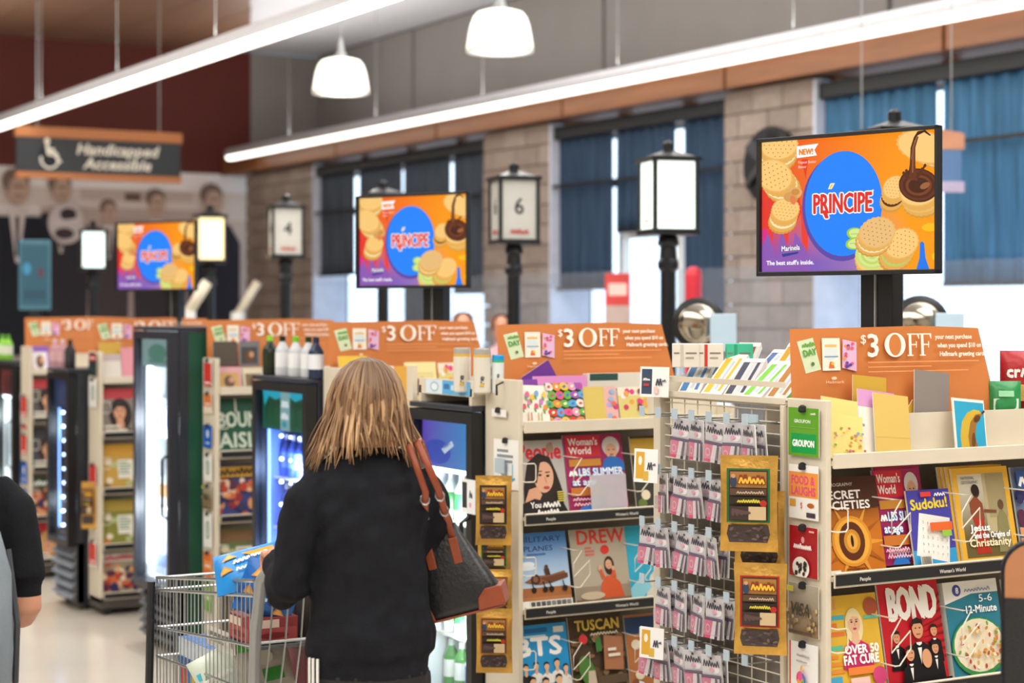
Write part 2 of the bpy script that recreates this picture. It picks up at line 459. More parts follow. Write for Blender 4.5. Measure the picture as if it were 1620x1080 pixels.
# glass door with a white frame in the middle bay
dr = struct('door_1', MB().box(XW+0.10, XW+0.105, 13.55, 14.5, 0.05, 2.45), GLASS)
for a, b, c, d in ((13.5, 13.58, 0, 2.5), (14.46, 14.54, 0, 2.5), (13.58, 14.46, 2.42, 2.5), (13.58, 14.46, 0.0, 0.1), (13.58, 14.46, 1.0, 1.06)):
    MB().box(XW+0.06, XW+0.14, a, b, c, d).build('door_frame', WHITEP, dr)

# sepia mural of a group of men on the far wall
d = Draw(520, 300, 520*0.00877, 300*0.00852, eps=0.0012, x0=0)
def mp(x, y): return (x+110, 570-y)
d.grad(0, 0, 520, 300, lambda x, y: mixc('#b5a29b', '#f2ecea', (y-120)/170), 2, 12)
for (x0, y0, x1, y1, c) in ((-110, 300, 410, 330, '#d8cac4'), (120, 300, 300, 318, '#c4b0a8'), (60, 330, 400, 370, '#bda9a1'), (340, 300, 408, 345, '#d6c7bc'), (150, 345, 300, 400, '#b29b92'), (190, 305, 215, 318, '#6d5850'), (350, 345, 408, 470, '#c9b5aa')):
    a = mp(x0, y1); b = mp(x1, y0); d.rect(a[0], a[1], b[0], b[1], c)
def man(x, y, r, suit, lean=0):
    S = lambda p, c: d.poly([mp(*q) for q in p], c)
    S([(x-1.9*r+lean, 560), (x-2.2*r, y+3.3*r), (x-1.4*r, y+1.9*r), (x+1.4*r, y+1.9*r), (x+2.2*r, y+3.3*r), (x+1.9*r+lean, 560)], suit)
    S([(x-0.55*r, y+1.5*r), (x+0.55*r, y+1.5*r), (x+0.1*r, y+5*r), (x-0.1*r, y+5*r)], '#d8cbc8')
    S([(x-0.14*r, y+1.9*r), (x+0.14*r, y+1.9*r), (x+0.1*r, y+4.6*r), (x-0.1*r, y+4.6*r)], '#3a3034')
    d.ell(*mp(x, y), r*0.82, r*1.18, '#b89a8a'); d.ell(*mp(x-0.1*r, y-0.45*r), r*0.9, r*0.85, '#7a665e'); d.ell(*mp(x+0.1*r, y+0.1*r), r*0.66, r*0.85, '#c4a592')
    d.ell(*mp(x+0.08*r, y-0.1*r), r*0.5, r*0.16, '#a3887a'); d.ell(*mp(x+0.08*r, y+0.55*r), r*0.34, r*0.14, '#a98d7d')
man(165, 335, 15, '#4a4144'); man(240, 320, 18, '#40393d'); man(90, 302, 20, '#343036'); man(24, 303, 23, '#23242c'); man(330, 313, 21, '#2b2b35', 6); man(-50, 305, 23, '#2a2a31')
d.ell(*mp(97, 356), 28, 32, '#d2c6c4'); d.ell(*mp(100, 342), 13, 10, '#43383a'); d.ell(*mp(94, 372), 15, 9, '#4a3f41'); d.line([mp(78, 356), mp(116, 350)], 5, '#ddd2d0')
mu = d.build('wall_mural', None, MATTE, loc=(6.16-110*0.00877, YF-0.012, 1.07))
tag(mu, 'sepia photographic mural of men in dark suits on the far wall', 'mural')

# ---------------------------------------------------------------- linear lights
LENS = lamp_mat('linear_lens', '#fffdf2', 3.2)
HOUS = mat('light_housing', '#c3c4c8', 0.45, metal=0.2, var=0.03)
def linear_light(x, z, y0, y1, label, w=0.13):
    e = empty('linear_light', label, 'ceiling light', (x, y0, z), 0, 'long suspended linear lights'); L = y1-y0
    m = MB(); m.prism([(-w/2, 0.0), (w/2, 0.0), (w/2, 0.05), (w*0.3, 0.10), (-w*0.3, 0.10), (-w/2, 0.05)], 0, L)
    m.build('housing', HOUS, e)
    k = 0.0; me = None
    while k < L-0.05:
        s_ = min(2.44, L-k-0.01)
        MB().prism([(-w*0.46, 0.0), (-w*0.40, -0.035), (-w*0.2, -0.05), (w*0.2, -0.05), (w*0.40, -0.035), (w*0.46, 0.0)], k+0.005, k+s_-0.005).build('lens', LENS, e)
        for q in (k+0.3,): MB().tube([(0, q, 0.10), (0, q, ZC-z-0.014)], 0.003, 5).build('cable', GREYM, e)
        k += 2.45
    MB().prism([(-w/2, 0.0), (w/2, 0.0), (w/2, 0.05), (w*0.3, 0.10), (-w*0.3, 0.10), (-w/2, 0.05)], L, L+0.02).build('end_cap', HOUS, e)
linear_light(8.9, 3.78, 1.0, 22.9, 'long white linear light running along the wood soffit above the windows')
linear_light(5.15, 3.76, 1.0, 22.9, 'long white linear light crossing the upper left under the wood ceiling', 0.16)

# ---------------------------------------------------------------- bell pendants
def shade_mat():
    m = bpy.data.materials.new('lit_frosted_shade'); m.use_nodes = True; nt = m.node_tree; b = nt.nodes['Principled BSDF']
    nz = nt.nodes.new('ShaderNodeTexNoise'); nz.inputs['Scale'].default_value = 4
    rp = nt.nodes.new('ShaderNodeValToRGB'); rp.color_ramp.elements[0].color = (0.92, 0.90, 0.74, 1); rp.color_ramp.elements[1].color = (1, 0.98, 0.86, 1)
    nt.links.new(nz.outputs['Fac'], rp.inputs[0]); nt.links.new(rp.outputs[0], b.inputs['Emission Color']); b.inputs['Emission Strength'].default_value = 1.25
    b.inputs['Base Color'].default_value = (0.8, 0.8, 0.7, 1); return m
SHADE = shade_mat()
for i, (x, y, lab) in enumerate(((6.2, 13.5, 'lit white bell pendant lamp, the lower left one of the two'), (6.13, 10.78, 'lit white bell pendant lamp, the higher one near the top centre'))):
    e = empty('pendant_lamp', lab, 'pendant lamp', (x, y, 3.50), 0, 'bell pendant lamps')
    pr = [(0.228, 0.0), (0.226, 0.03), (0.216, 0.10), (0.202, 0.17), (0.182, 0.225), (0.155, 0.258), (0.10, 0.275), (0.05, 0.28)]
    m = MB(); m.lathe(pr, 28); o = m.build('shade', SHADE, e, smooth=True)
    MB().lathe([(0.228, -0.008), (0.230, 0.004), (0.226, 0.012)], 28).build('rim', WHITEP, e, smooth=True)
    MB().lathe([(0.05, 0.275), (0.05, 0.30), (0.03, 0.33), (0.012, 0.44)], 16).build('socket', GREYM, e, smooth=True)
    MB().tube([(0, 0, 0.43), (0, 0, ZC-3.50-0.0)], 0.005, 8).build('rod', GREYM, e)
    MB().lathe([(0.06, ZC-3.53), (0.06, ZC-3.50)], 16).build('canopy', GREYM, e)
    l = bpy.data.lights.new('pendant_bulb', 'POINT'); l.energy = 45; l.shadow_soft_size = 0.2; l.color = (1, 0.95, 0.85)
    lo = bpy.data.objects.new('pendant_bulb', l); COL.objects.link(lo); lo.location = (x, y, 3.40)

# ================================================================ SIGNS, LANTERNS, SCREENS
WOODS = mat('maple_sign_trim', '#b5713f', 0.45, var=0.1, scale=4, stretch=(0.6, 1, 6))
SIGNB = mat('sign_charcoal', '#2b2e33', 0.5, var=0.05)
# hanging sign with wheelchair symbol
p0 = at(159, 245, 19.5); e = empty('hanging_sign', 'hanging dark sign reading Handicapped Accessible with a wheelchair symbol', 'sign', (p0.x, p0.y, p0.z-0.27), 0.0)
Wd, Hh = 1.78, 0.54
MB().box(-Wd/2, Wd/2, 0, 0.05, 0.06, Hh-0.06).build('board', SIGNB, e)
MB().box(-Wd/2-0.015, Wd/2+0.015, -0.015, 0.065, Hh-0.11, Hh).build('trim', WOODS, e)
MB().box(-Wd/2-0.005, Wd/2+0.005, -0.015, 0.065, 0.0, 0.065).build('trim', WOODS, e)
d = Draw(242, 54, Wd, 0.37, eps=0.0008, z0=0.065)
CW = '#e8e2d4'
for t_, y_, w_ in (('Handicapped', 30, 122), ('Accessible', 8, 100)):
    d = Draw(242, 54, Wd, 0.37, eps=0.0008, z0=0.065); d.text(t_, 146, y_, 16.5, CW, width=w_, align='c', bold=0.8, shear=0.22); d.build('lettering', e, MATTE, loc=(0, -0.0005, 0))
d = Draw(242, 54, Wd, 0.37, eps=0.0008, z0=0.065)
d.ell(47, 20, 14, 15, CW); d.ell(47, 20, 11, 12, '#2b2e33'); d.poly([(30, 24), (44, 24), (48, 40), (34, 40)], '#2b2e33')
d.ell(43, 48, 4, 4.4, CW); d.line([(43, 44), (45, 27)], 4.5, CW); d.line([(44, 28), (55, 27)], 4.2, CW); d.line([(55, 28.5), (60, 15)], 4, CW); d.line([(59, 15.5), (64, 18)], 3, CW); d.line([(44, 36), (54, 35)], 3, CW)
d.build('wheelchair_symbol', e, MATTE, loc=(0, -0.0005, 0))
for x in (-0.67, 0.66): MB().tube([(x, 0.025, Hh), (x, 0.025, ZC-0.012-(p0.z-0.27))], 0.006, 6).build('cable', GREYM, e)
# second hanging sign behind the near screen, bluish reflected light put into its colours
p0 = at(1436, 255, 12.0); e = empty('hanging_sign', 'curved topped hanging sign with wood band and bluish reflecting panel behind the near screen', 'sign', (p0.x, p0.y, p0.z-0.2), -0.45)
pts = [(-0.38, 0.28), (0.38, 0.28)]+[(0.38-0.76*k/10, 0.385+0.045*math.sin(PI*k/10)) for k in range(11)]
MB().prism(pts, 0, 0.05).build('trim', mat('pale_maple_trim', '#c98f70', 0.5, var=0.1), e)
MB().box(-0.36, 0.36, 0.005, 0.045, 0.07, 0.28).build('board', mat('blue_sheen_board', '#5b7fae', 0.45, var=0.04), e)
MB().box(-0.38, 0.38, 0, 0.05, 0.0, 0.07).build('trim', mat('lilac_sheen_trim', '#b9aecb', 0.5), e)
d = Draw(100, 30, 0.7, 0.2, z0=0.075)
for k, w in enumerate((46, 60, 52)):
    d = Draw(100, 30, 0.7, 0.2, z0=0.075); d.rect(50-w/2, 6+k*7, 50+w/2, 8.5+k*7, '#8fa6c4'); d.build('lettering', e, MATTE, loc=(0, 0.0045, 0))
for x in (-0.3, 0.3): MB().tube([(x, 0.025, 0.4), (x, 0.025, ZC+0.03-(p0.z-0.2))], 0.004, 5).build('cable', GREYM, e)

# lane number lanterns on black posts
LIT = lamp_mat('lantern_glass_lit', '#eefaf2', 1.15); WARM = lamp_mat('lantern_glass_warm', '#ffe9b0', 0.98); COOL = lamp_mat('lantern_glass_cool', '#e6fbf6', 1.2)
DIM = mat('lantern_glass_unlit', '#c9c8c2', 0.35, var=0.04)
def lantern(px, num, gm, label, lit=0, red=True):
    p = atX(px, HOR, 5.5); e = empty('lane_lantern', label, 'lantern', (p.x, p.y, 0), math.radians(-14), 'numbered checkout lane lanterns')
    w = 0.115; zb, zt = 2.17, 2.52
    MB().lathe([(0.09, 0), (0.09, 0.03), (0.05, 0.06), (0.045, 0.9), (0.05, 0.92), (0.045, 0.94), (0.04, 1.95), (0.055, 1.97), (0.055, 2.0), (0.045, 2.02), (0.042, 2.08), (0.058, 2.09), (0.05, 2.13), (0.03, 2.15)], 14).build('post', BLACKM, e, smooth=False)
    MB().box(-w-0.015, w+0.015, -w-0.015, w+0.015, zb-0.03, zb).build('base_plate', BLACKM, e, bevel=0.004)
    MB().box(-w-0.02, w+0.02, -w-0.02, w+0.02, zt, zt+0.025).add([(-w, -w, zt+.025), (w, -w, zt+.025), (w, w, zt+.025), (-w, w, zt+.025), (-.03, -.03, zt+.06), (.03, -.03, zt+.06), (.03, .03, zt+.06), (-.03, .03, zt+.06)],
        [(4, 5, 6, 7), (0, 1, 5, 4), (1, 2, 6, 5), (2, 3, 7, 6), (3, 0, 4, 7)]).build('cap', BLACKM, e)
    MB().lathe([(0.03, zt+0.055), (0.03, zt+0.10), (0.012, zt+0.115)], 10).build('finial', BLACKM, e)
    for sx in (-1, 1):
        for sy in (-1, 1): MB().box(sx*w-0.010, sx*w+0.010, sy*w-0.010, sy*w+0.010, zb, zt).build('corner_bar', BLACKM, e)
    for k in range(4):
        g = MB().box(-w+0.008, w-0.008, -w+0.002, -w+0.006, zb, zt).build('glass_panel', gm, e, rot=(0, 0, k*PI/2))
        if num and k in (0, 3):
            q = Draw(100, 160, 2*w-0.02, zt-zb, eps=0.001, z0=zb)
            q.text(num, 50, 68, 44 if not lit else 30, '#22262c' if not lit else '#c9d6d2', align='c', bold=0.6)  # over lit glass the glare is put into paler number and caption colours
            q.build('number', g, MATTE, loc=(0, -w+0.0015, 0)); q = Draw(100, 160, 2*w-0.02, zt-zb, eps=0.001, z0=zb)
            q.scrib(24, 14, 52, 13, '#c23b35' if not lit else '#d8c9c4', 5)
            q.build('lettering', g, MATTE, loc=(0, -w+0.0015, 0))
lantern(1415, '8', LIT, 'black lane lantern mostly hidden behind the near screen', 1)
lantern(1057, '7', LIT, 'tall black lane lantern with brightly lit white glass, nearest fully visible one', 1)
lantern(813, '6', DIM, 'unlit black lane lantern numbered 6 in front of the block column')
lantern(606, '5', DIM, 'black lane lantern hidden behind the middle screen')
lantern(452, '4', DIM, 'small unlit black lane lantern numbered 4 left of the middle screen')
lantern(332, '', WARM, 'warm yellow lit lane lantern just right of the far screen', 1)
lantern(147, '', COOL, 'cool white lit lane lantern left of the far screen', 1)

# ---------------------------------------------------------------- screens
def cookie(d, cx, cy, rx, ry, rot, th=0.05, cream='#fbeab8', top='#ffcf7c', side='#eab055', dots=True):
    R = math.radians(rot)
    def blob(ox, oy, sx, col, sc=True, n=44):
        pts = []
        for k in range(n):
            w = 2*PI*k/n; s_ = 1+(0.035 if k % 2 else -0.02) if sc else 1.0
            x, y = rx*sx*math.cos(w)*s_, ry*sx*math.sin(w)*s_; pts.append((cx+ox+x*math.cos(R)-y*math.sin(R), cy+oy+x*math.sin(R)+y*math.cos(R)))
        d.poly(pts, col)
    ux, uy = math.sin(R)*th, -math.cos(R)*th
    blob(ux*2.2, uy*2.2, 1.0, '#d99a40'); blob(ux*1.9, uy*1.9, 0.98, side); blob(ux*1.35, uy*1.35, 0.97, cream, False); blob(ux*0.9, uy*0.9, 0.99, side); blob(0, 0, 1.0, '#f2bb66'); blob(0, 0, 0.93, top, False)
    if dots:
        d.l += 1; d.keep = True
        for i in range(-3, 4):
            for j in range(-3, 4):
                a, b = i*0.26+(j % 2)*0.13, j*0.26
                if a*a+b*b < 0.68:
                    x, y = a*rx, b*ry; d.ell(cx+x*math.cos(R)-y*math.sin(R), cy+x*math.sin(R)+y*math.cos(R), rx*0.035, ry*0.04, '#b9782f', n=6)
        d.keep = False
def screen_art(Wm, Hm):
    d = Draw(1.0, 1.0, Wm, Hm, eps=0.00005); A = 0.667   # vertical units per horizontal unit are equal by eye
    def bg(x, y):
        top = mixc('#f4511a', '#ff9a0c', (x-0.05)*1.25); low = mixc('#8a55b4', '#2a6fe0', (x-0.15)*1.9)
        mid = mixc('#e8362f', '#ffa010', (x-0.02)*1.35)
        if x > 0.72: low = mixc('#2a6fe0', '#ff9f0d', (x-0.72)*9)
        c = [p+(q-p)*max(0, min(1, (y-0.5)/0.5)) for p, q in zip(mid, top)]
        k = max(0, min(1, 1-(y-0.08)/0.36))*max(0, min(1, 1.25-x*1.0)); return tuple(p+(q-p)*k for p, q in zip(c, low))
    d.grad(0, 0, 1, 1, bg, 20, 16)
    # red flame streaks and purple base
    for x0, x1, yt, c in ((0.0, 0.05, 0.42, '#e0308a'), (0.03, 0.07, 0.36, '#ee3a3a'), (0.11, 0.165, 0.38, '#f03a30'), (0.235, 0.285, 0.50, '#f0402c')):
        d.poly([(x0, yt), (x1, yt), ((x0+x1)/2+0.012, 0.0), ((x0+x1)/2-0.012, 0.0)], c)
    d.poly([(0.0, 0.0), (0.30, 0.0), (0.27, 0.16), (0.2, 0.30), (0.18, 0.1), (0.12, 0.33), (0.09, 0.1), (0.04, 0.30), (0.0, 0.2)], '#8f5bb5')
    d.poly([(0.24, 0.85), (0.28, 0.85), (0.265, 0.70)], '#e8381e'); d.poly([(0.0, 0.5), (0.07, 0.62), (0.2, 0.5), (0.22, 0.62), (0.24, 0.45), (0.2, 0.35), (0.0, 0.33)], '#e93a2c')
    d.ell(0.47, 0.47, 0.226, 0.40, '#5d4aa8', rot=2, n=40); d.ell(0.483, 0.50, 0.222, 0.392, '#1f86ff', n=48)
    # cookies at left
    cookie(d, 0.105, 0.97, 0.115, 0.11, -6, 0.045); cookie(d, 0.075, 0.74, 0.105, 0.135, 28, 0.05); cookie(d, 0.145, 0.475, 0.085, 0.09, -12, 0.045)
    d.ell(0.20, 0.60, 0.045, 0.045, '#e8b06a', 20); d.ell(0.175, 0.57, 0.04, 0.04, '#dba05a'); d.ell(0.19, 0.545, 0.018, 0.035, '#e8824a', 10); d.ell(0.205, 0.605, 0.025, 0.025, '#d4903f')
    # flag
    d.poly([(0.213, 0.862), (0.333, 0.872), (0.318, 0.915), (0.342, 0.962), (0.213, 0.952)], '#ffffff'); d.text('NEW!', 0.268, 0.885, 0.042, '#f08a1a', width=0.085, align='c', bold=0.0025)
    d.text('Peanut Butter', 0.222, 0.818, 0.021, '#ffe9dc', width=0.108); d.text('flavor', 0.222, 0.783, 0.021, '#ffe9dc', width=0.05)
    # right: chocolate
    cookie(d, 0.93, 0.88, 0.105, 0.16, 55, 0.03, dots=False); cookie(d, 0.775, 0.60, 0.065, 0.085, -10, 0.045, cream='#5a2c14')
    cookie(d, 0.905, 0.555, 0.105, 0.10, 14, 0.04, cream='#f0bd66', dots=False)
    for rx, ry, c in ((0.105, 0.125, '#4b210f'), (0.098, 0.112, '#6a3217'), (0.085, 0.095, '#532611'), (0.07, 0.075, '#7a3d1c'), (0.055, 0.055, '#4a200e')): d.ell(0.905, 0.605, rx, ry, c, rot=20, n=30)
    d.poly([(0.868, 0.66), (0.866, 0.8), (0.872, 0.9), (0.90, 0.965), (0.935, 0.985), (0.965, 0.955), (0.972, 0.96), (0.94, 1.0), (0.90, 0.995), (0.88, 0.955), (0.862, 0.88), (0.858, 0.76), (0.848, 0.68)], '#4a200e')
    d.poly([(0.85, 0.65), (0.90, 0.64), (0.888, 0.75), (0.888, 0.88), (0.905, 0.955), (0.90, 0.96), (0.872, 0.9), (0.866, 0.78)], '#6a3217')
    d.line([(0.873, 0.70), (0.876, 0.88), (0.892, 0.94)], 0.006, '#a0643c')
    for x, y, q in ((0.825, 0.70, -0.03), (0.84, 0.715, -0.012), (0.925, 0.72, 0.02), (0.94, 0.745, 0.016)):
        d.line([(0.86+(x-0.86)*0.5, 0.66), (x, y)], 0.012, '#5a2a12'); d.ell(x, y, 0.008, 0.013, '#5a2a12', n=10)
    d.ell(0.94, 0.60, 0.03, 0.02, '#a0643c', rot=40)
    # bottom right: lime
    for x, y, r in ((0.56, 0.27, 60), (0.555, 0.20, 110)): d.ell(x, y, 0.045, 0.055, '#9ccf3a', rot=r); d.ell(x+0.004, y, 0.036, 0.046, '#d9ee9a', rot=r); d.line([(x-0.03, y), (x+0.03, y)], 0.005, '#9ccf3a')
    cookie(d, 0.655, 0.085, 0.1, 0.115, 8, 0.02, dots=False)
    for rr, c in ((1.0, '#cfe07a'), (0.82, '#dcea8e'), (0.66, '#c6da6a'), (0.5, '#dcea90'), (0.3, '#c9dc70')): d.ell(0.653, 0.115, 0.096*rr, 0.11*rr, c, n=28)
    cookie(d, 0.815, 0.19, 0.09, 0.115, -20, 0.045, cream='#b9d56a'); cookie(d, 0.68, 0.275, 0.10, 0.115, -18, 0.03, top='#efc17c')
    d.poly([(0.895, 0.0), (0.965, 0.0), (0.945, 0.08), (0.937, 0.19), (0.925, 0.20), (0.915, 0.19), (0.912, 0.08)], '#1f7cf0')
    d.ell(0.97, 0.30, 0.045, 0.03, '#ffc21a'); d.ell(1.0, 0.09, 0.02, 0.03, '#ffd21a')
    # word mark
    for b, c in ((0.0125, '#ffffff'), (0.0042, '#e8392f')):
        n = 12; d.l += 1; d.keep = True
        for k in range(n):
            ox, oy = b*math.cos(2*PI*k/n)*(0.85 if b > 0.01 else 0.9), b*math.sin(2*PI*k/n)*1.1
            d.text('PRINCIPE', 0.483+ox, 0.435+oy, 0.142, c, width=0.34, align='c')
            d.poly([(0.372+ox, 0.45+oy), (0.390+ox, 0.45+oy), (0.402+ox, 0.398+oy), (0.388+ox, 0.398+oy)], c)
        d.keep = False
    d.poly([(0.402, 0.612), (0.416, 0.655), (0.442, 0.655), (0.424, 0.612)], '#ffffff'); d.poly([(0.409, 0.616), (0.42, 0.648), (0.434, 0.648), (0.42, 0.616)], '#ffd21a')
    d.ell(0.658, 0.585, 0.005, 0.007, '#ffffff', n=10)
    # maker's mark and line
    d.text('Marinela', 0.125, 0.155, 0.04, '#20306e', width=0.112, bold=0.004, shear=0.15, rot=5); d.text('Marinela', 0.125, 0.155, 0.04, '#ffffff', width=0.112, bold=0.001, shear=0.15, rot=5); d.poly([(0.128, 0.135), (0.23, 0.150), (0.225, 0.135), (0.135, 0.112)], '#2a3c96')
    d.text('The best stuff\'s inside.', 0.035, 0.052, 0.033, '#ffffff', width=0.285, bold=0.0012)
    return d
def tv(px, py, dd, phi, lab, Wo, Ho, zfoot):
    p = at(px, py, dd); e = empty('advertising_screen', lab, 'screen', (p.x, p.y, 0), phi, 'advertising screens on black posts'); zc = p.z
    MB().box(-Wo/2, Wo/2, 0.013, 0.024, zc-Ho/2, zc+Ho/2).build('back_shell', BLACKP, e, bevel=0.003)
    MB().box(-Wo*0.3, Wo*0.3, 0.024, 0.085, zc-Ho*0.3, zc+Ho*0.3).build('housing', BLACKP, e, bevel=0.01)
    b = 0.011
    for a0, a1, z0, z1 in ((-Wo/2, Wo/2, zc+Ho/2-b, zc+Ho/2), (-Wo/2, Wo/2, zc-Ho/2, zc-Ho/2+b*1.2), (-Wo/2, -Wo/2+b, zc-Ho/2, zc+Ho/2), (Wo/2-b, Wo/2, zc-Ho/2, zc+Ho/2)):
        MB().box(a0, a1, -0.004, 0.014, z0, z1).build('bezel', BLACKP, e, bevel=0.002)
    screen_art(Wo-2*b, Ho-2.2*b).build('display', e, SCREEN, loc=(0, 0.0115, zc-Ho/2+1.2*b))
    MB().box(0.0, 0.048, 0.085, 0.15, zfoot, zc+0.1).build('post', BLACKM, e, bevel=0.004)
    MB().box(0.048, 0.052, 0.083, 0.15, zfoot, zc-0.1).build('post_channel', GREYM, e)
    MB().box(0.052, 0.105, 0.09, 0.15, zfoot, zc+0.05).build('post', BLACKM, e, bevel=0.004)
    MB().box(-0.03, 0.135, 0.06, 0.175, zfoot, zfoot+0.012).build('foot_plate', BLACKM, e)

# ================================================================ CHECKOUT RACKS
X0 = [3.15, 3.15, 3.17, 3.27, 3.20, 3.24]
Y0 = [3.79, 5.41, 6.88, 8.59, 10.25, 11.87]
PW = [0.165, 0.235, 0.20, 0.19, 0.22, 0.22]             # width of the end panel facing the front aisle
SHELF = [1.04, 0.72, 0.40, 0.12]
WHICH = ['nearest', 'second', 'third', 'fourth', 'fifth', 'sixth']
RLAB = ['cream magazine rack in the right foreground below the near screen', 'cream magazine rack right of the woman in black', 'cream magazine rack mostly hidden behind the woman',
        'cream magazine rack between the tall white lit cooler and the blue lit cooler', 'cream magazine rack left of the tall white lit cooler', 'cream magazine rack at the far left edge']
LABSTR = mat('black_label_strip', '#17191d', 0.5)
def wire(name, path, parent, r=0.0022, m=None): return MB().tube(path, r, 5).build(name, m or CREAMW, parent)
def zig(x, z, parent, y=-0.025):
    q = [(0, 0), (.034, -.003), (0, -.048), (0, -.094), (.066, -.04), (.068, -.088), (.028, -.131), (.012, -.131)]
    P = [(x, 0.06, z)]+[(x+a, y, z+b) for a, b in q]+[(x+0.012, 0.06, z-0.131)]
    return wire('wire_divider', P, parent)
def loop(x, z, parent, y=-0.022):
    P = [(x, 0.01, z), (x, y, z), (x+.03, y, z), (x+.037, y, z-.008), (x+.037, y, z-.055), (x+.03, y, z-.063), (x, y, z-.063), (x, 0.01, z-.063)]
    return wire('wire_divider', P, parent)
def rack(i, W=1.0, body_x=0.5):
    x, y = X0[i], Y0[i]; e = empty('magazine_rack', RLAB[i], 'rack', (x, y, 0), 0, 'cream checkout magazine racks'); pw = PW[i]
    MB().box(0.0, 0.018, 0.0, pw, 0.07, 1.51).build('end_panel', CREAM, e, bevel=0.003)
    MB().box(0.018, W, 0.19, 0.202, 0.07, 1.50).build('back_panel', mat('back_panel_grey', '#8f887e', 0.6), e)
    MB().box(W, W+0.018, 0.0, 0.205, 0.07, 1.40).build('end_panel', CREAM, e, bevel=0.003)
    MB().box(body_x, W, 0.205, 0.74, 0.07, 1.40).build('body', CREAM, e, bevel=0.003)
    MB().box(0.0, W, 0.0, 0.2, 0.04, 0.10).build('base', mat('dark_plinth', '#4a453f', 0.6), e)
    for cx in (0.05, W-0.05): MB().lathe([(0.02, 0.0), (0.025, 0.01), (0.025, 0.035), (0.02, 0.045)], 10, cx, 0.04).build('caster', BLACKP, e)
    # card shelf
    s = MB(); s.box(0.018, W, -0.004, 0.19, 1.335, 1.345); s.box(0.018, W, -0.012, -0.002, 1.328, 1.368)
    s = s.build('shelf', CREAM, e, bevel=0.002)
    MB().box(0.018, W, 0.088, 0.094, 1.345, 1.462).build('riser', CREAM, s)
    MB().box(0.018, W, 0.094, 0.150, 1.345, 1.352).build('step', CREAM, s)
    for k, z in enumerate(SHELF):
        s = MB(); s.box(0.018, W, -0.002, 0.19, z-0.012, z-0.002); s.box(0.018, W, -0.014, -0.008, z-0.028, z+0.013)
        s = s.build('shelf', CREAM, e)
        MB().box(0.02, W, -0.018, -0.0145, z-0.022, z+0.006).build('label_strip', LABSTR, s)
        MB().tube([(0.018, -0.018, z+0.012), (W, -0.018, z+0.012)], 0.003, 6).build('shelf_wire', CREAMW, s)
        if k < 3 and i < 2:
            for tx, t in ((0.10, 'People'), (0.42, 'Woman\'s World'), (0.65, 'TISP SPEC')):
                q = Draw(W, 0.028, W-0.02, 0.028, x0=0.02, z0=z-0.022); q.text(t, tx, 0.009, 0.010, '#d9d6cc', align='c', bold=0.0004); q.build('lettering', s, MATTE, loc=(0, -0.0185, 0))
        if k < 3:
            loop(0.018, z+0.185, e)
            for xx in ((0.205, 0.46, 0.70) if i in (0, 1) else (0.21,)): zig(xx, z+0.20, e)
    return e
RACKS = [rack(0, 1.0, 0.36), rack(1, 0.9, 0.62), rack(2, 0.9, 0.62), rack(3, 0.9, 0.62), rack(4, 0.9, 0.62), rack(5, 0.9, 0.62)]
tv(1335, 322, 5.3, math.radians(-74), 'large sharp advertising screen showing cookies around a blue oval, at right', 0.62, 0.413, 1.40)
tv(650, 381, 8.0, math.radians(-65), 'middle advertising screen showing cookies around a blue oval', 0.62, 0.413, 1.40)
tv(245, 405, 10.85, math.radians(-62), 'smallest advertising screen showing cookies around a blue oval, at left', 0.64, 0.413, 1.40)

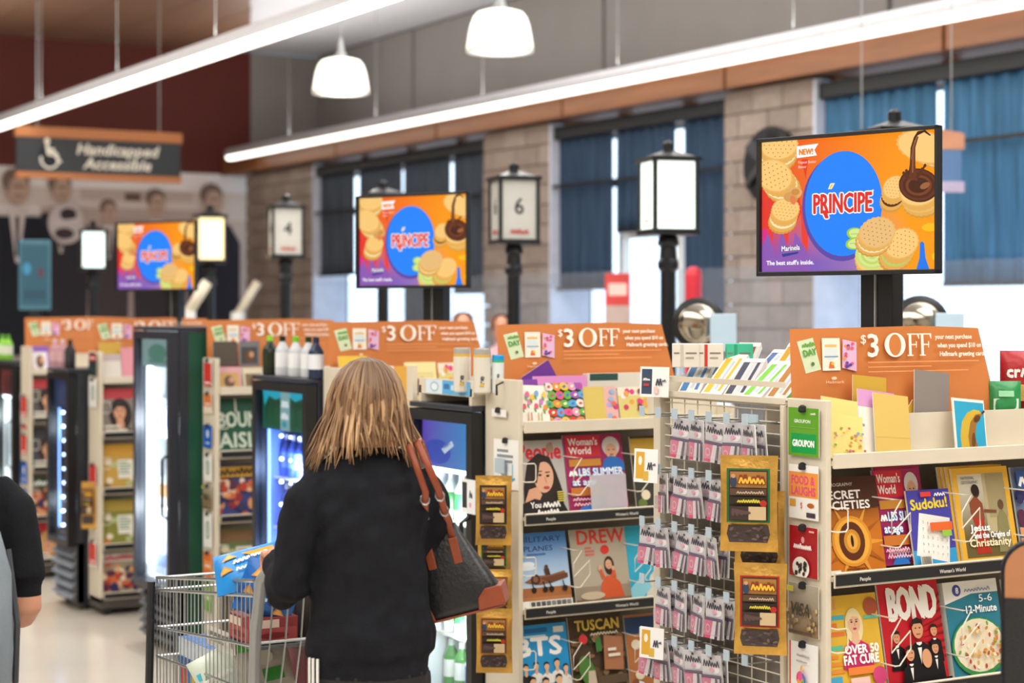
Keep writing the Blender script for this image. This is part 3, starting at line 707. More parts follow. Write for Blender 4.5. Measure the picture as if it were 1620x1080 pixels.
# ---------------------------------------------------------------- orange "$3 OFF" header boards
OR = '#d28146'
def serifF(d, x, y, h, c):
    w = h*0.52
    d.rect(x+w*0.14, y, x+w*0.36, y+h, c); d.rect(x, y, x+w*0.5, y+h*0.05, c); d.rect(x, y+h*0.95, x+w, y+h, c)
    d.poly([(x+w*0.8, y+h), (x+w, y+h), (x+w*1.02, y+h*0.76), (x+w*0.97, y+h*0.76)], c); d.rect(x+w*0.3, y+h*0.48, x+w*0.8, y+h*0.53, c); d.poly([(x+w*0.72, y+h*0.36), (x+w*0.77, y+h*0.36), (x+w*0.8, y+h*0.65), (x+w*0.72, y+h*0.65)], c)
def header(i, label):
    e = MB(); W, H = 0.77, 0.31
    e.prism([(0, 0), (W, 0), (W-0.01, 0.06), (W-0.075, H-0.004), (W*0.6, H+0.003), (0.3, H), (0.0, H-0.004)], 0, 0.003)
    o = e.build('promo_header', mat('orange_card', OR, 0.4, var=0.04, scale=2), None, loc=(X0[i]+0.012, Y0[i]+0.152, 1.392), rot=(-0.05, 0, 0))
    tag(o, label, 'sign', 'orange three dollars off header boards')
    d = Draw(327, 176, W, H, x0=0)
    Y = lambda t: 176-t
    C = '#fff6ea'
    d.poly([(9, Y(22)), (33, Y(16)), (44, Y(66)), (21, Y(72))], '#d8e6c0'); d.scrib(17, Y(32), 18, 7, '#6fae52', 5, rot=12); d.text('DAY', 18, Y(46), 10, '#5aa544', width=20, bold=0.5, rot=12); d.ell(31, Y(57), 2.5, 3, '#5c7a4a')
    d.rect(45, Y(68), 72, Y(17), '#f5eedd'); d.ell(58, Y(38), 10, 14, '#dfe7e6'); d.rect(49, Y(31), 67, Y(27), '#e8c06a'); d.line([(48, Y(46)), (69, Y(46))], 2, '#7ea7c9'); d.poly([(54, Y(64)), (63, Y(64)), (60, Y(54)), (56, Y(54))], '#e0743a'); d.ell(60, Y(57), 2.5, 2.5, '#e9c14a')
    d.poly([(74, Y(64)), (96, Y(70)), (97, Y(24)), (76, Y(19))], '#e6bcdc')
    rr = random.Random(4)
    for k in range(16): d.ell(76+rr.random()*17, Y(26+rr.random()*38), 2.6, 2.6, rr.choice(['#6d4bb0', '#a05ac0', '#e85f8a', '#f0a04a', '#5a4aa8']), n=7)
    d.ell(60, Y(80), 4, 2.4, '#f9d9b6'); d.text('Hallmark', 47, Y(88), 4.5, '#f9d9b6', width=28)
    d.text('$', 101, Y(26), 14, C, width=10); d.text('3', 110, Y(47), 36, C, width=22, bold=0.9)
    d.ell(155, Y(29), 16.5, 19.5, C, n=30); d.ell(155, Y(29), 9.5, 17, OR, n=30)
    serifF(d, 174, Y(47), 36, C); serifF(d, 193, Y(47), 36, C)
    for k, t in enumerate(('your next purchase', 'when you spend $10 on', 'Hallmark greeting cards.')): d.text(t, 218+k*3, Y(20+k*14), 7.4, C, width=(60, 72, 78)[k], bold=0.25)
    for k, w in enumerate((178, 100, 160)): d.rect(110, Y(57+k*7.5), 110+w, Y(55.6+k*7.5), '#f0aa70')
    d.build('lettering', o, loc=(0, -0.0004, 0))
HL = ['large orange $3 OFF header board at right above the card pockets', 'orange $3 OFF header board right of the three upright canisters', 'orange $3 OFF header board behind the woman\'s head',
      'orange $3 OFF header board above the blue lit cooler', 'small orange $3 OFF header board left of the tall white cooler', 'tiny orange $3 OFF header board at the far left']
for i in range(6): header(i, HL[i])

# ---------------------------------------------------------------- printed goods
def slab(name, label, cat, loc, w, h, fn, lean=0.2, th=0.005, rz=0.0, roll=0.0, group=None, body=None, units=(100, 130), m=None):
    """one thin printed thing standing on its bottom edge, facing -y before rz"""
    o = MB().box(-w/2, w/2, 0, th, 0, h).build(name, body or PAPER, None)
    o.matrix_world = Matrix.Translation(loc) @ Matrix.Rotation(rz, 4, 'Z') @ Matrix.Rotation(-lean, 4, 'X') @ Matrix.Rotation(roll, 4, 'Y')
    tag(o, label, cat, group)
    if fn:
        d = Draw(units[0], units[1], w, h); fn(d); d.build('cover_print', o, m, loc=(0, -0.0003, 0))
    return o
def portrait(d, cx, cy, s, hair, skin='#d9a585', top='#222222', long=True, face=True):
    if long: d.ell(cx, cy-4*s, 15*s, 24*s, hair)
    d.poly([(cx-26*s, cy-60*s), (cx-20*s, cy-30*s), (cx-7*s, cy-23*s), (cx+7*s, cy-23*s), (cx+20*s, cy-30*s), (cx+26*s, cy-60*s)], top)
    d.poly([(cx-5*s, cy-10*s), (cx+5*s, cy-10*s), (cx+7*s, cy-25*s), (cx, cy-30*s), (cx-7*s, cy-25*s)], skin)
    d.ell(cx, cy, 10*s, 14*s, skin)
    d.poly([(cx-11*s, cy+1*s), (cx-10*s, cy+12*s), (cx, cy+17*s), (cx+10*s, cy+12*s), (cx+11*s, cy+1*s), (cx+7*s, cy+8*s), (cx-3*s, cy+9*s)], hair)
    if face:
        for sx in (-1, 1): d.ell(cx+sx*4*s, cy+1.5*s, 1.9*s, 1.0*s, '#3a241c', n=8); d.line([(cx+sx*2.4*s, cy+4.2*s), (cx+sx*6.2*s, cy+4.4*s)], 0.9*s, '#4a2f22')
        d.line([(cx+0.3*s, cy+0.5*s), (cx+0.9*s, cy-4*s)], 0.8*s, '#b9805f'); d.ell(cx, cy-7.5*s, 3.3*s, 1.2*s, '#b0443f', n=10)
def lines(d, x, y, w, n, h, col, gap=None, seed=1):
    r = random.Random(seed); gap = gap or h*1.9
    for k in range(n): d.rect(x, y-k*gap-h, x+w*(0.6+0.4*r.random()), y-k*gap, col)
def c_secret(d):
    d.grad(0, 0, 100, 130, lambda x, y: mixc('#c9741f', '#4a2a1c', (y-60)/50), 2, 10)
    for k in range(12):
        a = k*PI/6; d.poly([(50+22*math.cos(a-.2), 42+22*math.sin(a-.2)), (50+58*math.cos(a), 42+58*math.sin(a)), (50+22*math.cos(a+.2), 42+22*math.sin(a+.2))], ('#e09a3a', '#a85a1c')[k % 2])
    d.ell(46, 44, 34, 34, '#d9912f'); d.ell(46, 44, 30, 30, '#e8a840'); d.ell(46, 44, 22, 26, '#5a2c14'); d.ell(46, 44, 14, 16, '#c98a2c'); d.ell(46, 44, 9, 11, '#e0a545'); d.ell(46, 44, 2.4, 8, '#2a1408')
    d.rect(0, 88, 100, 130, '#4a2a1e'); d.text('BIOGRAPHY', 18, 118, 4.5, '#e8ddd0', width=40); d.text('SECRET', 4, 101, 11, '#f4efe6', width=66, bold=0.5); d.text('OCIETIES', 2, 87, 11, '#f4efe6', width=82, bold=0.5)
    d.rect(2, 1, 20, 7, '#e8e2d6'); lines(d, 30, 8, 50, 2, 2, '#7a3d14')
def c_ww(d):
    d.rect(0, 0, 100, 130, '#a3285e'); d.rect(4, 92, 62, 128, '#d12f3c'); d.text('Woman\'s', 8, 112, 12, '#fff0ee', width=50, bold=0.5); d.text('World', 8, 97, 12, '#fff0ee', width=38, bold=0.5)
    d.ell(80, 108, 15, 17, '#dcd6d2'); d.ell(80, 100, 10, 13, '#e2b08f'); d.poly([(62, 70), (66, 86), (78, 92), (92, 88), (100, 80), (100, 66)], '#2f6fc0')
    for sx in (-4, 4): d.ell(80+sx, 102, 1.6, 1, '#3b2a22', n=8)
    d.ell(80, 94, 3.4, 1.2, '#b03a40', n=8)
    d.rect(6, 76, 60, 88, '#c98a35'); d.text('LBS SLIMMER', 20, 60, 12, '#2c8fe0', width=76, bold=1.5); d.text('LBS SLIMMER', 20, 60, 12, '#ffffff', width=76, bold=0.4); d.scrib(5, 60, 12, 12, '#ffffff', 2); d.text('at age', 8, 44, 11, '#2c8fe0', width=40, bold=1.4); d.text('at age', 8, 44, 11, '#ffffff', width=40, bold=0.4)
    d.rect(4, 26, 58, 40, '#c9762f'); d.scrib(6, 18, 48, 6, '#f4c8d8', 9); d.scrib(6, 9, 50, 6, '#f4c8d8', 9); d.rect(60, 4, 96, 34, '#d86a94'); d.ell(30, 0, 18, 9, '#2a72c4')
def c_sudoku(d):
    d.rect(0, 0, 100, 130, '#4a45a8'); d.rect(0, 0, 100, 30, '#3aa0d8'); d.poly([(6, 22), (80, 6), (94, 80), (24, 92)], '#f2efe8'); d.text('Sudoku!', 6, 97, 17, '#f2d63a', width=88, bold=1.0, rot=2)
    for k in range(6):
        for j in range(5): d.text(str((k*3+j*5) % 9+1), 22+k*10+j*1.5, 26+j*12-k*2, 5, '#8a8a94')
    d.rect(28, 118, 52, 126, '#e8433a'); d.scrib(60, 118, 24, 7, '#ffffff', 4); d.rect(40, 60, 92, 74, '#e0672f'); d.rect(66, 50, 88, 60, '#8fc04a'); d.rect(8, 4, 34, 22, '#e8e4d8')
    for k in range(9): d.rect(10+k*2.4, 6, 11.2+k*2.4, 19, '#333')
def c_natgeo(d):
    d.rect(0, 0, 100, 130, '#e9b23a'); d.grad(9, 7, 91, 121, lambda x, y: mixc('#6a5c34', '#d9d2bc', (y-40)/70), 2, 8); d.rect(52, 40, 91, 121, '#b9ab84'); d.rect(58, 60, 91, 121, '#a4976e')
    d.poly([(26, 12), (30, 50), (24, 70), (30, 84), (44, 84), (48, 66), (46, 50), (52, 12)], '#b0331f'); d.poly([(26, 62), (24, 82), (36, 92), (47, 80), (48, 58)], '#8d4a30'); d.ell(38, 97, 6.5, 8.5, '#5a3a2a'); d.ell(37, 99, 7, 8, '#2e2018')
    d.poly([(66, 12), (70, 60), (80, 72), (88, 60), (90, 12)], '#8a8458'); d.ell(79, 77, 5, 7, '#6a4c36'); d.line([(48, 70), (70, 68)], 4, '#7a4a34')
    d.text('NATIONAL', 14, 114, 4, '#3a4a66', width=24); d.text('GEOGRAPHIC', 14, 108, 4, '#3a4a66', width=30)
    d.text('Jesus', 20, 43, 9, '#ffffff', width=34, bold=0.5); d.text('and the Origins of', 24, 33, 8, '#ffffff', width=64, bold=0.4); d.text('Christianity', 14, 22, 10, '#f2e6c0', width=74, bold=0.5)
def c_fat(d):
    d.rect(0, 0, 100, 130, '#e3b73c'); d.rect(0, 112, 30, 126, '#e0a35c'); d.rect(0, 98, 42, 104, '#4fb3c4'); lines(d, 2, 94, 40, 2, 6, '#e07a3a'); d.rect(0, 58, 34, 64, '#5fc4a0'); lines(d, 2, 52, 34, 4, 5, '#e58f3a'); d.rect(0, 14, 26, 24, '#4aa6cc'); d.ell(88, 112, 12, 12, '#b0583a'); d.rect(74, 96, 100, 100, '#5fc0a8')
    portrait(d, 56, 92, 1.0, '#ecd9a4', '#e8b896', '#c92a6a')
    d.text('OVER 50', 34, 52, 11, '#ffffff', width=58, bold=0.7); d.text('FAT CURE', 30, 38, 12, '#ffffff', width=60, bold=0.7); d.rect(36, 24, 82, 34, '#e8843a'); d.rect(38, 6, 70, 20, '#f0c8c0'); d.ell(88, 20, 12, 12, '#d0467a')
def c_bond(d):
    d.rect(0, 0, 100, 130, '#c01d28')
    for k in range(9): d.poly([(100, 30+k*10), (60, 40+k*6), (100, 34+k*10)], '#8d1018')
    d.text('BOND', 12, 84, 40, '#f2ece4', width=82, bold=2.4)
    def tux(x, y, s):
        s *= 1.12
        d.poly([(x-18*s, y-60*s), (x-16*s, y-22*s), (x-6*s, y-15*s), (x+6*s, y-15*s), (x+16*s, y-22*s), (x+18*s, y-60*s)], '#101014'); d.poly([(x-4*s, y-15*s), (x+4*s, y-15*s), (x, y-40*s)], '#f0ece6'); d.poly([(x-4*s, y-17*s), (x+4*s, y-21*s), (x+4*s, y-17*s), (x-4*s, y-21*s)], '#111'); d.ell(x, y, 8*s, 11*s, '#d59a72'); d.poly([(x-8.5*s, y+2*s), (x-8*s, y+10*s), (x, y+13*s), (x+8*s, y+10*s), (x+8.5*s, y+2*s), (x+5*s, y+6*s), (x-5*s, y+6*s)], '#251a14')
        for sx in (-3, 3): d.ell(x+sx*s, y+1*s, 1.2*s, 0.8*s, '#2a1a14', n=8)
        d.line([(x-3*s, y-6*s), (x+3*s, y-6*s)], 1*s, '#9a4a3c')
    tux(20, 62, 0.62); tux(82, 66, 0.6); tux(80, 44, 0.62); tux(54, 70, 1.0); tux(36, 40, 0.75); d.ell(62, 32, 8, 12, '#d59a72'); d.rect(0, 0, 100, 6, '#1a1014')
def c_food(d):
    d.rect(0, 0, 100, 130, '#2f7f96'); d.poly([(0, 100), (0, 130), (100, 130), (100, 112), (50, 112)], '#eeece6'); d.ell(24, 118, 8, 8, '#4a4f9c'); d.text('8', 22, 114, 8, '#ffffff', bold=0.4); d.scrib(38, 115, 46, 5, '#8a93b8', 8)
    d.text('5-6', 60, 100, 10, '#ffffff', width=26); d.text('12-Minute', 32, 86, 10, '#ffffff', width=60, bold=0.4); d.ell(50, 40, 50, 40, '#3a8f4a'); d.ell(50, 42, 46, 36, '#eadfc4'); r = random.Random(3)
    for k in range(70):
        a, q = r.random()*2*PI, math.sqrt(r.random()); d.ell(50+42*q*math.cos(a), 42+32*q*math.sin(a), 3.5, 2.2, r.choice(['#c9813c', '#e8d9b0', '#b8462c', '#7fa04a', '#d8a860', '#f0e6c8']), rot=r.random()*180, n=7)
def c_people(d):
    d.rect(0, 0, 100, 130, '#b9b5b0'); d.text('People', 3, 98, 27, '#d42f3a', width=92, bold=1.4)
    d.ell(72, 116, 8, 9, '#a88a74')
    d.poly([(6, 0), (10, 50), (22, 92), (46, 108), (70, 100), (82, 70), (92, 36), (88, 0)], '#2c201c')
    d.ell(54, 66, 20, 27, '#dca88a', rot=-10); d.poly([(30, 60), (36, 92), (52, 100), (46, 84), (38, 56)], '#2c201c')
    for x, y in ((46, 70), (62, 68)): d.ell(x, y, 3.8, 2, '#2c1c18', n=10); d.line([(x-5, y+6), (x+5, y+6.5)], 1.8, '#3a241c')
    d.line([(55, 66), (58, 56)], 1.4, '#b8805f'); d.ell(57, 48, 6.5, 2.6, '#b24a48', n=12); d.poly([(8, 22), (20, 46), (38, 50), (46, 36), (36, 20)], '#d8a283'); d.poly([(0, 0), (4, 22), (30, 30), (60, 22), (86, 26), (100, 0)], '#1e1a1c')
    d.text('You', 20, 14, 10, '#f4f0ea', width=22, bold=0.5); d.scrib(46, 14, 34, 10, '#f4f0ea', 5); d.scrib(32, 2, 44, 9, '#f4f0ea', 7); lines(d, 76, 40, 18, 5, 2, '#d9c84a')
def c_planes(d):
    d.grad(0, 0, 100, 130, lambda x, y: mixc('#b9d2e8', '#3f7fc4', (y-50)/70), 2, 8); d.ell(20, 76, 14, 5, '#e8eef4'); d.ell(16, 70, 20, 4, '#dfe8f0'); d.rect(0, 18, 100, 36, '#a8683a'); d.rect(0, 10, 100, 20, '#b87a4a'); d.text('MILITARY', 4, 114, 9, '#274a86', width=86); d.text('PLANES', 14, 98, 9, '#274a86', width=58); lines(d, 20, 94, 56, 1, 3, '#4a74b0')
    d.poly([(10, 46), (30, 56), (60, 56), (90, 62), (94, 54), (70, 44), (40, 40)], '#8f5a3a'); d.poly([(40, 52), (96, 58), (96, 50), (60, 42)], '#6a4028'); d.ell(32, 50, 9, 9, '#3f2a20'); d.ell(32, 50, 5, 5, '#8a5a3c'); d.poly([(52, 56), (50, 66), (56, 72), (60, 66), (62, 56)], '#4a2f24'); d.ell(55, 70, 3.5, 4, '#5a3a2a')
    for x in (24, 46, 58, 84): d.line([(x, 46), (x+3, 34)], 2.2, '#2f2018'); d.ell(x+3, 32, 5, 5, '#241812')
    d.rect(0, 0, 100, 14, '#e4e0d8'); d.rect(0, 0, 14, 14, '#f4f2ec'); r = random.Random(2)
    for k in range(8): d.rect(18+k*10, 2, 26+k*10, 12, r.choice(['#555', '#888', '#6a6a6a', '#a09a94']))
def c_drew(d):
    d.rect(0, 0, 100, 130, '#b3a894'); d.rect(0, 0, 100, 30, '#9a8c78'); d.text('DREW', 10, 104, 24, '#d8392f', width=88, bold=0.8); d.ell(60, 92, 8, 8, '#d8392f'); lines(d, 24, 98, 18, 3, 3, '#d86a5a')
    d.poly([(44, 0), (48, 34), (58, 46), (70, 46), (82, 34), (90, 0)], '#d0582f'); d.ell(65, 64, 9, 16, '#3a2418'); d.ell(64, 66, 6, 8.5, '#dba585'); d.poly([(50, 40), (46, 58), (50, 60), (56, 44)], '#d0582f'); d.ell(48, 62, 3, 4, '#dba585'); d.poly([(66, 44), (70, 58), (74, 57), (76, 42)], '#d0582f'); d.ell(71, 59, 3, 4, '#dba585'); d.rect(0, 0, 100, 8, '#7a6450'); d.ell(30, 14, 22, 7, '#c9b79c'); d.rect(44, 56, 47, 60, '#dba585')
    for sx in (-2.4, 2.4): d.ell(64+sx, 67, 0.9, 0.6, '#2a1a14', n=6)
    d.line([(62, 62), (66, 62)], 0.8, '#a8413c')
def c_bts(d):
    d.rect(0, 0, 100, 130, '#2196d4'); d.rect(18, 116, 62, 124, '#1767a8'); d.rect(74, 114, 94, 124, '#e8e4dc'); lines(d, 6, 112, 80, 1, 4, '#bfe2f4'); d.text('BTS', -4, 78, 30, '#ffffff', width=92, bold=1.8)
    for x, y, s, c in ((14, 58, .62, '#2a2a2e'), (34, 60, .6, '#f0eee8'), (54, 58, .6, '#f0eee8'), (74, 62, .64, '#f0eee8'), (90, 52, .6, '#e8e6e0'), (24, 34, .72, '#f0eee8'), (48, 30, .8, '#f4f2ec'), (74, 34, .75, '#f0eee8')): portrait(d, x, y, s*0.8, '#241a16', '#e2b592', c, long=False, face=False)
    d.ell(90, 4, 18, 12, '#c9b23a')
def c_tuscan(d):
    d.rect(0, 0, 100, 130, '#4a3a28'); r = random.Random(8)
    for k in range(60): d.ell(r.random()*100, r.random()*98, 3+r.random()*7, 3+r.random()*5, r.choice(['#5a4630', '#6a5236', '#3a4a28', '#7a5a3c', '#8a6a48', '#4a5a30']), rot=r.random()*90, n=8)
    d.poly([(56, 40), (60, 96), (96, 90), (92, 36)], '#a8704f'); d.rect(44, 70, 54, 92, '#3f7a3a'); d.text('TUSCAN', 8, 106, 17, '#d9b84a', width=84, bold=0.7); d.scrib(36, 97, 50, 5, '#e8dcc0', 9); d.ell(20, 92, 8, 8, '#d0343a'); d.ell(22, 40, 14, 26, '#4a7a34', rot=15); d.poly([(20, 0), (24, 40), (36, 40), (40, 0)], '#c9b8a4'); lines(d, 64, 74, 24, 2, 5, '#e8dcc8'); d.rect(40, 16, 96, 30, '#5a4a34')
def c_blue(d):
    d.rect(0, 0, 100, 130, '#2fa9c9'); d.text('A', 52, 84, 14, '#1f2c3a', bold=0.6); d.poly([(30, 0), (44, 40), (70, 60), (90, 30), (90, 0)], '#d9d2c4'); d.ell(70, 74, 9, 11, '#c99a7a'); d.poly([(60, 78), (70, 92), (82, 84), (84, 60), (78, 80)], '#2a1c16'); d.poly([(0, 20), (30, 44), (46, 20), (20, 0), (0, 0)], '#8fd0e0')
def c_crowd(seed, top, tcol, bgc, word):
    def f(d):
        d.rect(0, 0, 100, 130, bgc); r = random.Random(seed)
        for k in range(46): d.ell(r.random()*100, r.random()*92, 6+r.random()*9, 6+r.random()*9, r.choice(['#c9623a', '#8d2a34', '#d99a6a', '#2a2c5a', '#e0b08a', '#5a2a44', '#b9402f', '#e8d0b8', '#35345f']), n=10)
        d.rect(4, 98, 96, 124, top); d.scrib(8, 102, 84, 17, tcol, 7, rot=2)
    return f
def c_face(bgc, hair, head, word='', wc='#ffffff'):
    def f(d):
        d.rect(0, 0, 100, 130, bgc); d.rect(0, 100, 100, 130, head)
        if word: d.scrib(8, 106, 84, 17, wc, 5)
        d.ell(54, 56, 34, 46, hair); portrait(d, 52, 62, 1.75, hair, '#d9a07c', '#2a2226'); lines(d, 6, 24, 70, 2, 6, '#e8e0d0')
    return f
def c_land(a, b, c):
    def f(d):
        d.rect(0, 0, 100, 130, a); d.rect(0, 96, 100, 126, b); r = random.Random(5)
        for k in range(14): d.ell(r.random()*100, 10+r.random()*70, 10, 9, r.choice([c, '#e8dcc0', '#8a6a3a', '#b9c48a']), n=10)
        d.rect(46, 30, 92, 84, '#ece6d6'); lines(d, 50, 78, 38, 5, 4, '#8aa890')
    return f
LEAN = 0.2
def mag(i, row, xa, xb, fn, label, yo=0.018, h=0.262, dz=0.0, group=None, th=0.006):
    w = xb-xa
    return slab('magazine', label, 'magazine', (X0[i]+(xa+xb)/2, Y0[i]+yo, SHELF[row]-0.001+dz), w, h, fn, LEAN, th, group=group)
# nearest rack
mag(0, 0, 0.022, 0.225, c_secret, 'brown magazine titled Secret Societies with a golden eye dome cover')
mag(0, 0, 0.232, 0.40, c_ww, 'pink women\'s weekly peeking out behind the sudoku booklet', 0.036, dz=0.012)
mag(0, 0, 0.246, 0.414, c_ww, 'rear pink women\'s weekly in the right foreground rack, its top edge showing', 0.048, dz=0.02)
mag(0, 0, 0.325, 0.482, c_sudoku, 'purple and white Sudoku puzzle booklet', 0.012, h=0.215)
mag(0, 0, 0.505, 0.72, c_natgeo, 'yellow bordered magazine about Jesus and the origins of Christianity', 0.016, h=0.268)
for k in range(3): mag(0, 0, 0.495-k*0.008, 0.71-k*0.008, c_natgeo, ['second yellow bordered magazine, just behind the front copy', 'third yellow bordered magazine behind the front copy', 'rearmost yellow bordered magazine of its stack'][k], 0.026+k*0.0085, h=0.268, dz=0.004, group='yellow bordered magazines behind the front copy')
mag(0, 0, 0.735, 0.94, c_crowd(3, '#3a5a9a', '#ffffff', '#6a7a9a', 'STAR'), 'magazine at the far right end of the upper row', 0.018)
mag(0, 1, 0.022, 0.228, c_fat, 'yellow magazine with blonde woman reading Over 50 Fat Cure')
mag(0, 1, 0.236, 0.455, c_bond, 'red magazine titled Bond with men in black tuxedos', 0.018, h=0.28)
mag(0, 1, 0.475, 0.68, c_food, 'thick teal recipe booklet box with a bowl of grains on its front', 0.018, h=0.268, th=0.035)
mag(0, 1, 0.70, 0.9, c_land('#a8703a', '#6a3a2a', '#d9a05a'), 'brown recipe magazine at the right end of the second row', 0.018)
# second rack
mag(1, 0, 0.022, 0.215, c_people, 'celebrity magazine with large red title and dark haired woman portrait')
mag(1, 0, 0.225, 0.47, c_ww, 'wide red women\'s weekly reading lbs slimmer', 0.03, h=0.27, dz=0.005)
mag(1, 0, 0.50, 0.70, c_land('#3a3a34', '#c9a23a', '#6a7a3a'), 'dark magazine with yellow title beside the wire display post', 0.02)
mag(1, 1, 0.022, 0.228, c_planes, 'blue sky magazine titled Military Planes')
mag(1, 1, 0.245, 0.475, c_drew, 'tan magazine titled Drew with a woman in orange')
mag(1, 1, 0.478, 0.68, c_blue, 'turquoise magazine right of the Drew magazine', 0.022)
mag(1, 2, 0.022, 0.23, c_bts, 'bright blue magazine titled BTS with a group in white')
mag(1, 2, 0.238, 0.46, c_tuscan, 'dark brown magazine titled Tuscan with gold letters', 0.018, h=0.275)
mag(1, 2, 0.475, 0.68, c_land('#b5713f', '#24406a', '#8a5a34'), 'orange and navy magazine right of the Tuscan magazine', 0.02)
slab('sheet_pocket', 'clear plastic pocket in front of the red women\'s weekly', 'pocket', (X0[1]+0.375, Y0[1]+0.004, 1.042), 0.15, 0.13, None, 0.12, 0.003, body=glass_mat('pocket_plastic', (0.95, 0.95, 0.95), 0.12, 0.15, 0.35))
# third rack
mag(2, 0, 0.05, 0.25, c_face('#c92a3a', '#5a3a28', '#c92a3a', 'star'), 'red magazine half hidden beside the woman\'s hair')
mag(2, 1, 0.05, 0.25, c_land('#4a7a9a', '#d8a23a', '#d9d2c0'), 'blue and tan magazine behind the woman\'s bag')
# fourth rack
def c_aisle(d):
    d.rect(0, 0, 100, 130, '#0d4a33'); d.rect(46, 96, 50, 130, '#cfc8b8')
    d.text('BOUN', 0, 62, 36, '#c9d6c4', width=104, bold=1.2); d.text('AISL', 2, 12, 36, '#c9d6c4', width=94, bold=1.2)
mag(3, 0, 0.022, 0.235, c_aisle, 'dark green poster with big pale letters beside the blue lit cooler', 0.018, h=0.272)
mag(3, 1, 0.022, 0.235, c_crowd(5, '#c99a2c', '#4a2a14', '#3a3f7a', 'NUMBER'), 'crowded colourful magazine below the green poster')
mag(3, 2, 0.022, 0.235, c_land('#6a7a4a', '#8a6a4a', '#c9703a'), 'olive food magazine low behind the cart')
# fifth rack
mag(4, 0, 0.022, 0.225, c_face('#8a8078', '#2a1a16', '#c9404a', '', '#fff'), 'magazine with dark haired face left of the tall white cooler')
mag(4, 1, 0.022, 0.225, c_land('#c9a04a', '#d9a23a', '#8a6a3a'), 'golden yellow magazine below the dark haired face')
mag(4, 2, 0.022, 0.225, c_land('#8a8a3a', '#b9a04a', '#c97a3a'), 'olive green food magazine in the fifth rack')
mag(4, 3, 0.022, 0.225, c_crowd(7, '#d9d4cc', '#c93a4a', '#a89a80', 'soap'), 'pink and pale magazine lowest in the fifth rack', h=0.24)
# sixth rack
mag(5, 0, 0.022, 0.225, c_face('#5a5450', '#2a1c16', '#c93a44', '', '#fff'), 'magazine with red band at the far left rack')
mag(5, 1, 0.022, 0.225, c_face('#4a4a52', '#3a2a24', '#3a3a40', '', '#fff'), 'dark portrait magazine at the far left rack')
mag(5, 2, 0.022, 0.225, c_crowd(9, '#3a6a3a', '#ffffff', '#5a3a34', 'food'), 'dark food magazine at the far left rack')
mag(5, 3, 0.022, 0.225, c_face('#8a2a2c', '#c99a5a', '#b9303a', '', '#fff'), 'red magazine lowest at the far left rack', h=0.24)

# ---------------------------------------------------------------- greeting cards and envelopes
def k_flor(d):
    d.rect(0, 0, 100, 130, '#e6d583'); r = random.Random(6)
    for k in range(34): d.ell(r.random()*100, r.random()*90, 4, 3.4, r.choice(['#d0605a', '#e08a7a', '#8aa84a', '#c97a9a', '#7fa0c0', '#b9a03a', '#e0a04a']), n=7)
def k_banana(d):
    d.rect(0, 0, 100, 130, '#e8e4da'); d.rect(6, 0, 97, 123, '#2f9fc4')
    d.poly([(20, 0), (18, 40), (26, 74), (44, 96), (66, 106), (84, 104), (90, 96), (72, 92), (56, 74), (50, 44), (56, 0)], '#c9a83a'); d.poly([(46, 0), (42, 40), (52, 74), (70, 94), (92, 98), (84, 86), (70, 70), (64, 40), (74, 0)], '#9a6a2c'); d.ell(58, 30, 6, 20, '#6a4420', rot=-6); d.ell(74, 84, 12, 7, '#5a3a1c', rot=35); d.line([(90, 98), (99, 104)], 5, '#4a3018')
def k_tan(c): return lambda d: (d.rect(0, 0, 100, 130, c), d.line([(0, 38), (100, 42)], 0.6, '#b59a52'))
def k_tulip(d):
    d.rect(0, 0, 100, 130, '#f2ece0')
    for x, y, c in ((20, 62, '#e05a7a'), (36, 76, '#e08ab0'), (58, 64, '#e05a7a'), (74, 78, '#c97ac0'), (46, 92, '#e9c14a'), (86, 60, '#e0903a'), (60, 104, '#7aa8d8'), (84, 100, '#e9c14a'), (30, 100, '#d86a9a')):
        d.ell(x, y, 7, 10, c, n=10); d.ell(x-4, y-12, 3, 8, '#5aa05a', rot=20, n=8)
    for x in (30, 40, 62, 72): d.line([(x, 18), (x, 44)], 3, random.Random(x).choice(['#8aa84a', '#c96a6a', '#c9a04a']))
    lines(d, 12, 10, 80, 1, 4, '#d98a5a')
def k_eggs(d):
    d.rect(0, 0, 100, 130, '#4f6f3a'); r = random.Random(12)
    for j in range(5):
        for k in range(5): d.ell(8+k*21+(j % 2)*8, 14+j*26, 11, 14, r.choice(['#e05a8a', '#5aa8d8', '#e9c14a', '#a05ac0', '#e8e0d0', '#d8433a', '#6ab04a', '#e0904a', '#e09ac0']), rot=r.random()*90, n=14)
        for k in range(5): d.ell(8+k*21+(j % 2)*8, 14+j*26, 5, 4, r.choice(['#fff0c0', '#d04a6a', '#4a7ac0', '#f0d04a']), rot=r.random()*90, n=8)
def k_yp(d):
    d.rect(0, 0, 100, 130, '#d3bb62'); d.rect(62, 0, 100, 130, '#e0b0a8'); r = random.Random(3)
    for k in range(12): d.ell(66+r.random()*30, r.random()*120, 8, 9, r.choice(['#d8407a', '#e06a5a', '#c99ad0', '#9ab0d0']), n=8)
def k_mix(d):
    d.rect(0, 0, 100, 130, '#d8c87a'); d.rect(0, 100, 100, 130, '#e8dfc8'); r = random.Random(9)
    for k in range(14): d.ell(r.random()*100, 50+r.random()*70, 9, 10, r.choice(['#d8407a', '#e0a04a', '#f0ece0', '#8a4a3a', '#c93a6a']), n=8)
def k_plain(c, c2=None): return lambda d: (d.rect(0, 0, 100, 130, c), d.rect(0, 96, 100, 130, c2) if c2 else None)
def k_photo(a, b):
    def f(d):
        d.rect(0, 0, 100, 130, a); d.rect(10, 12, 90, 100, b); d.ell(50, 50, 22, 34, '#6a4a34'); d.ell(60, 60, 12, 16, '#c99a7a')
    return f
CZ = 1.347
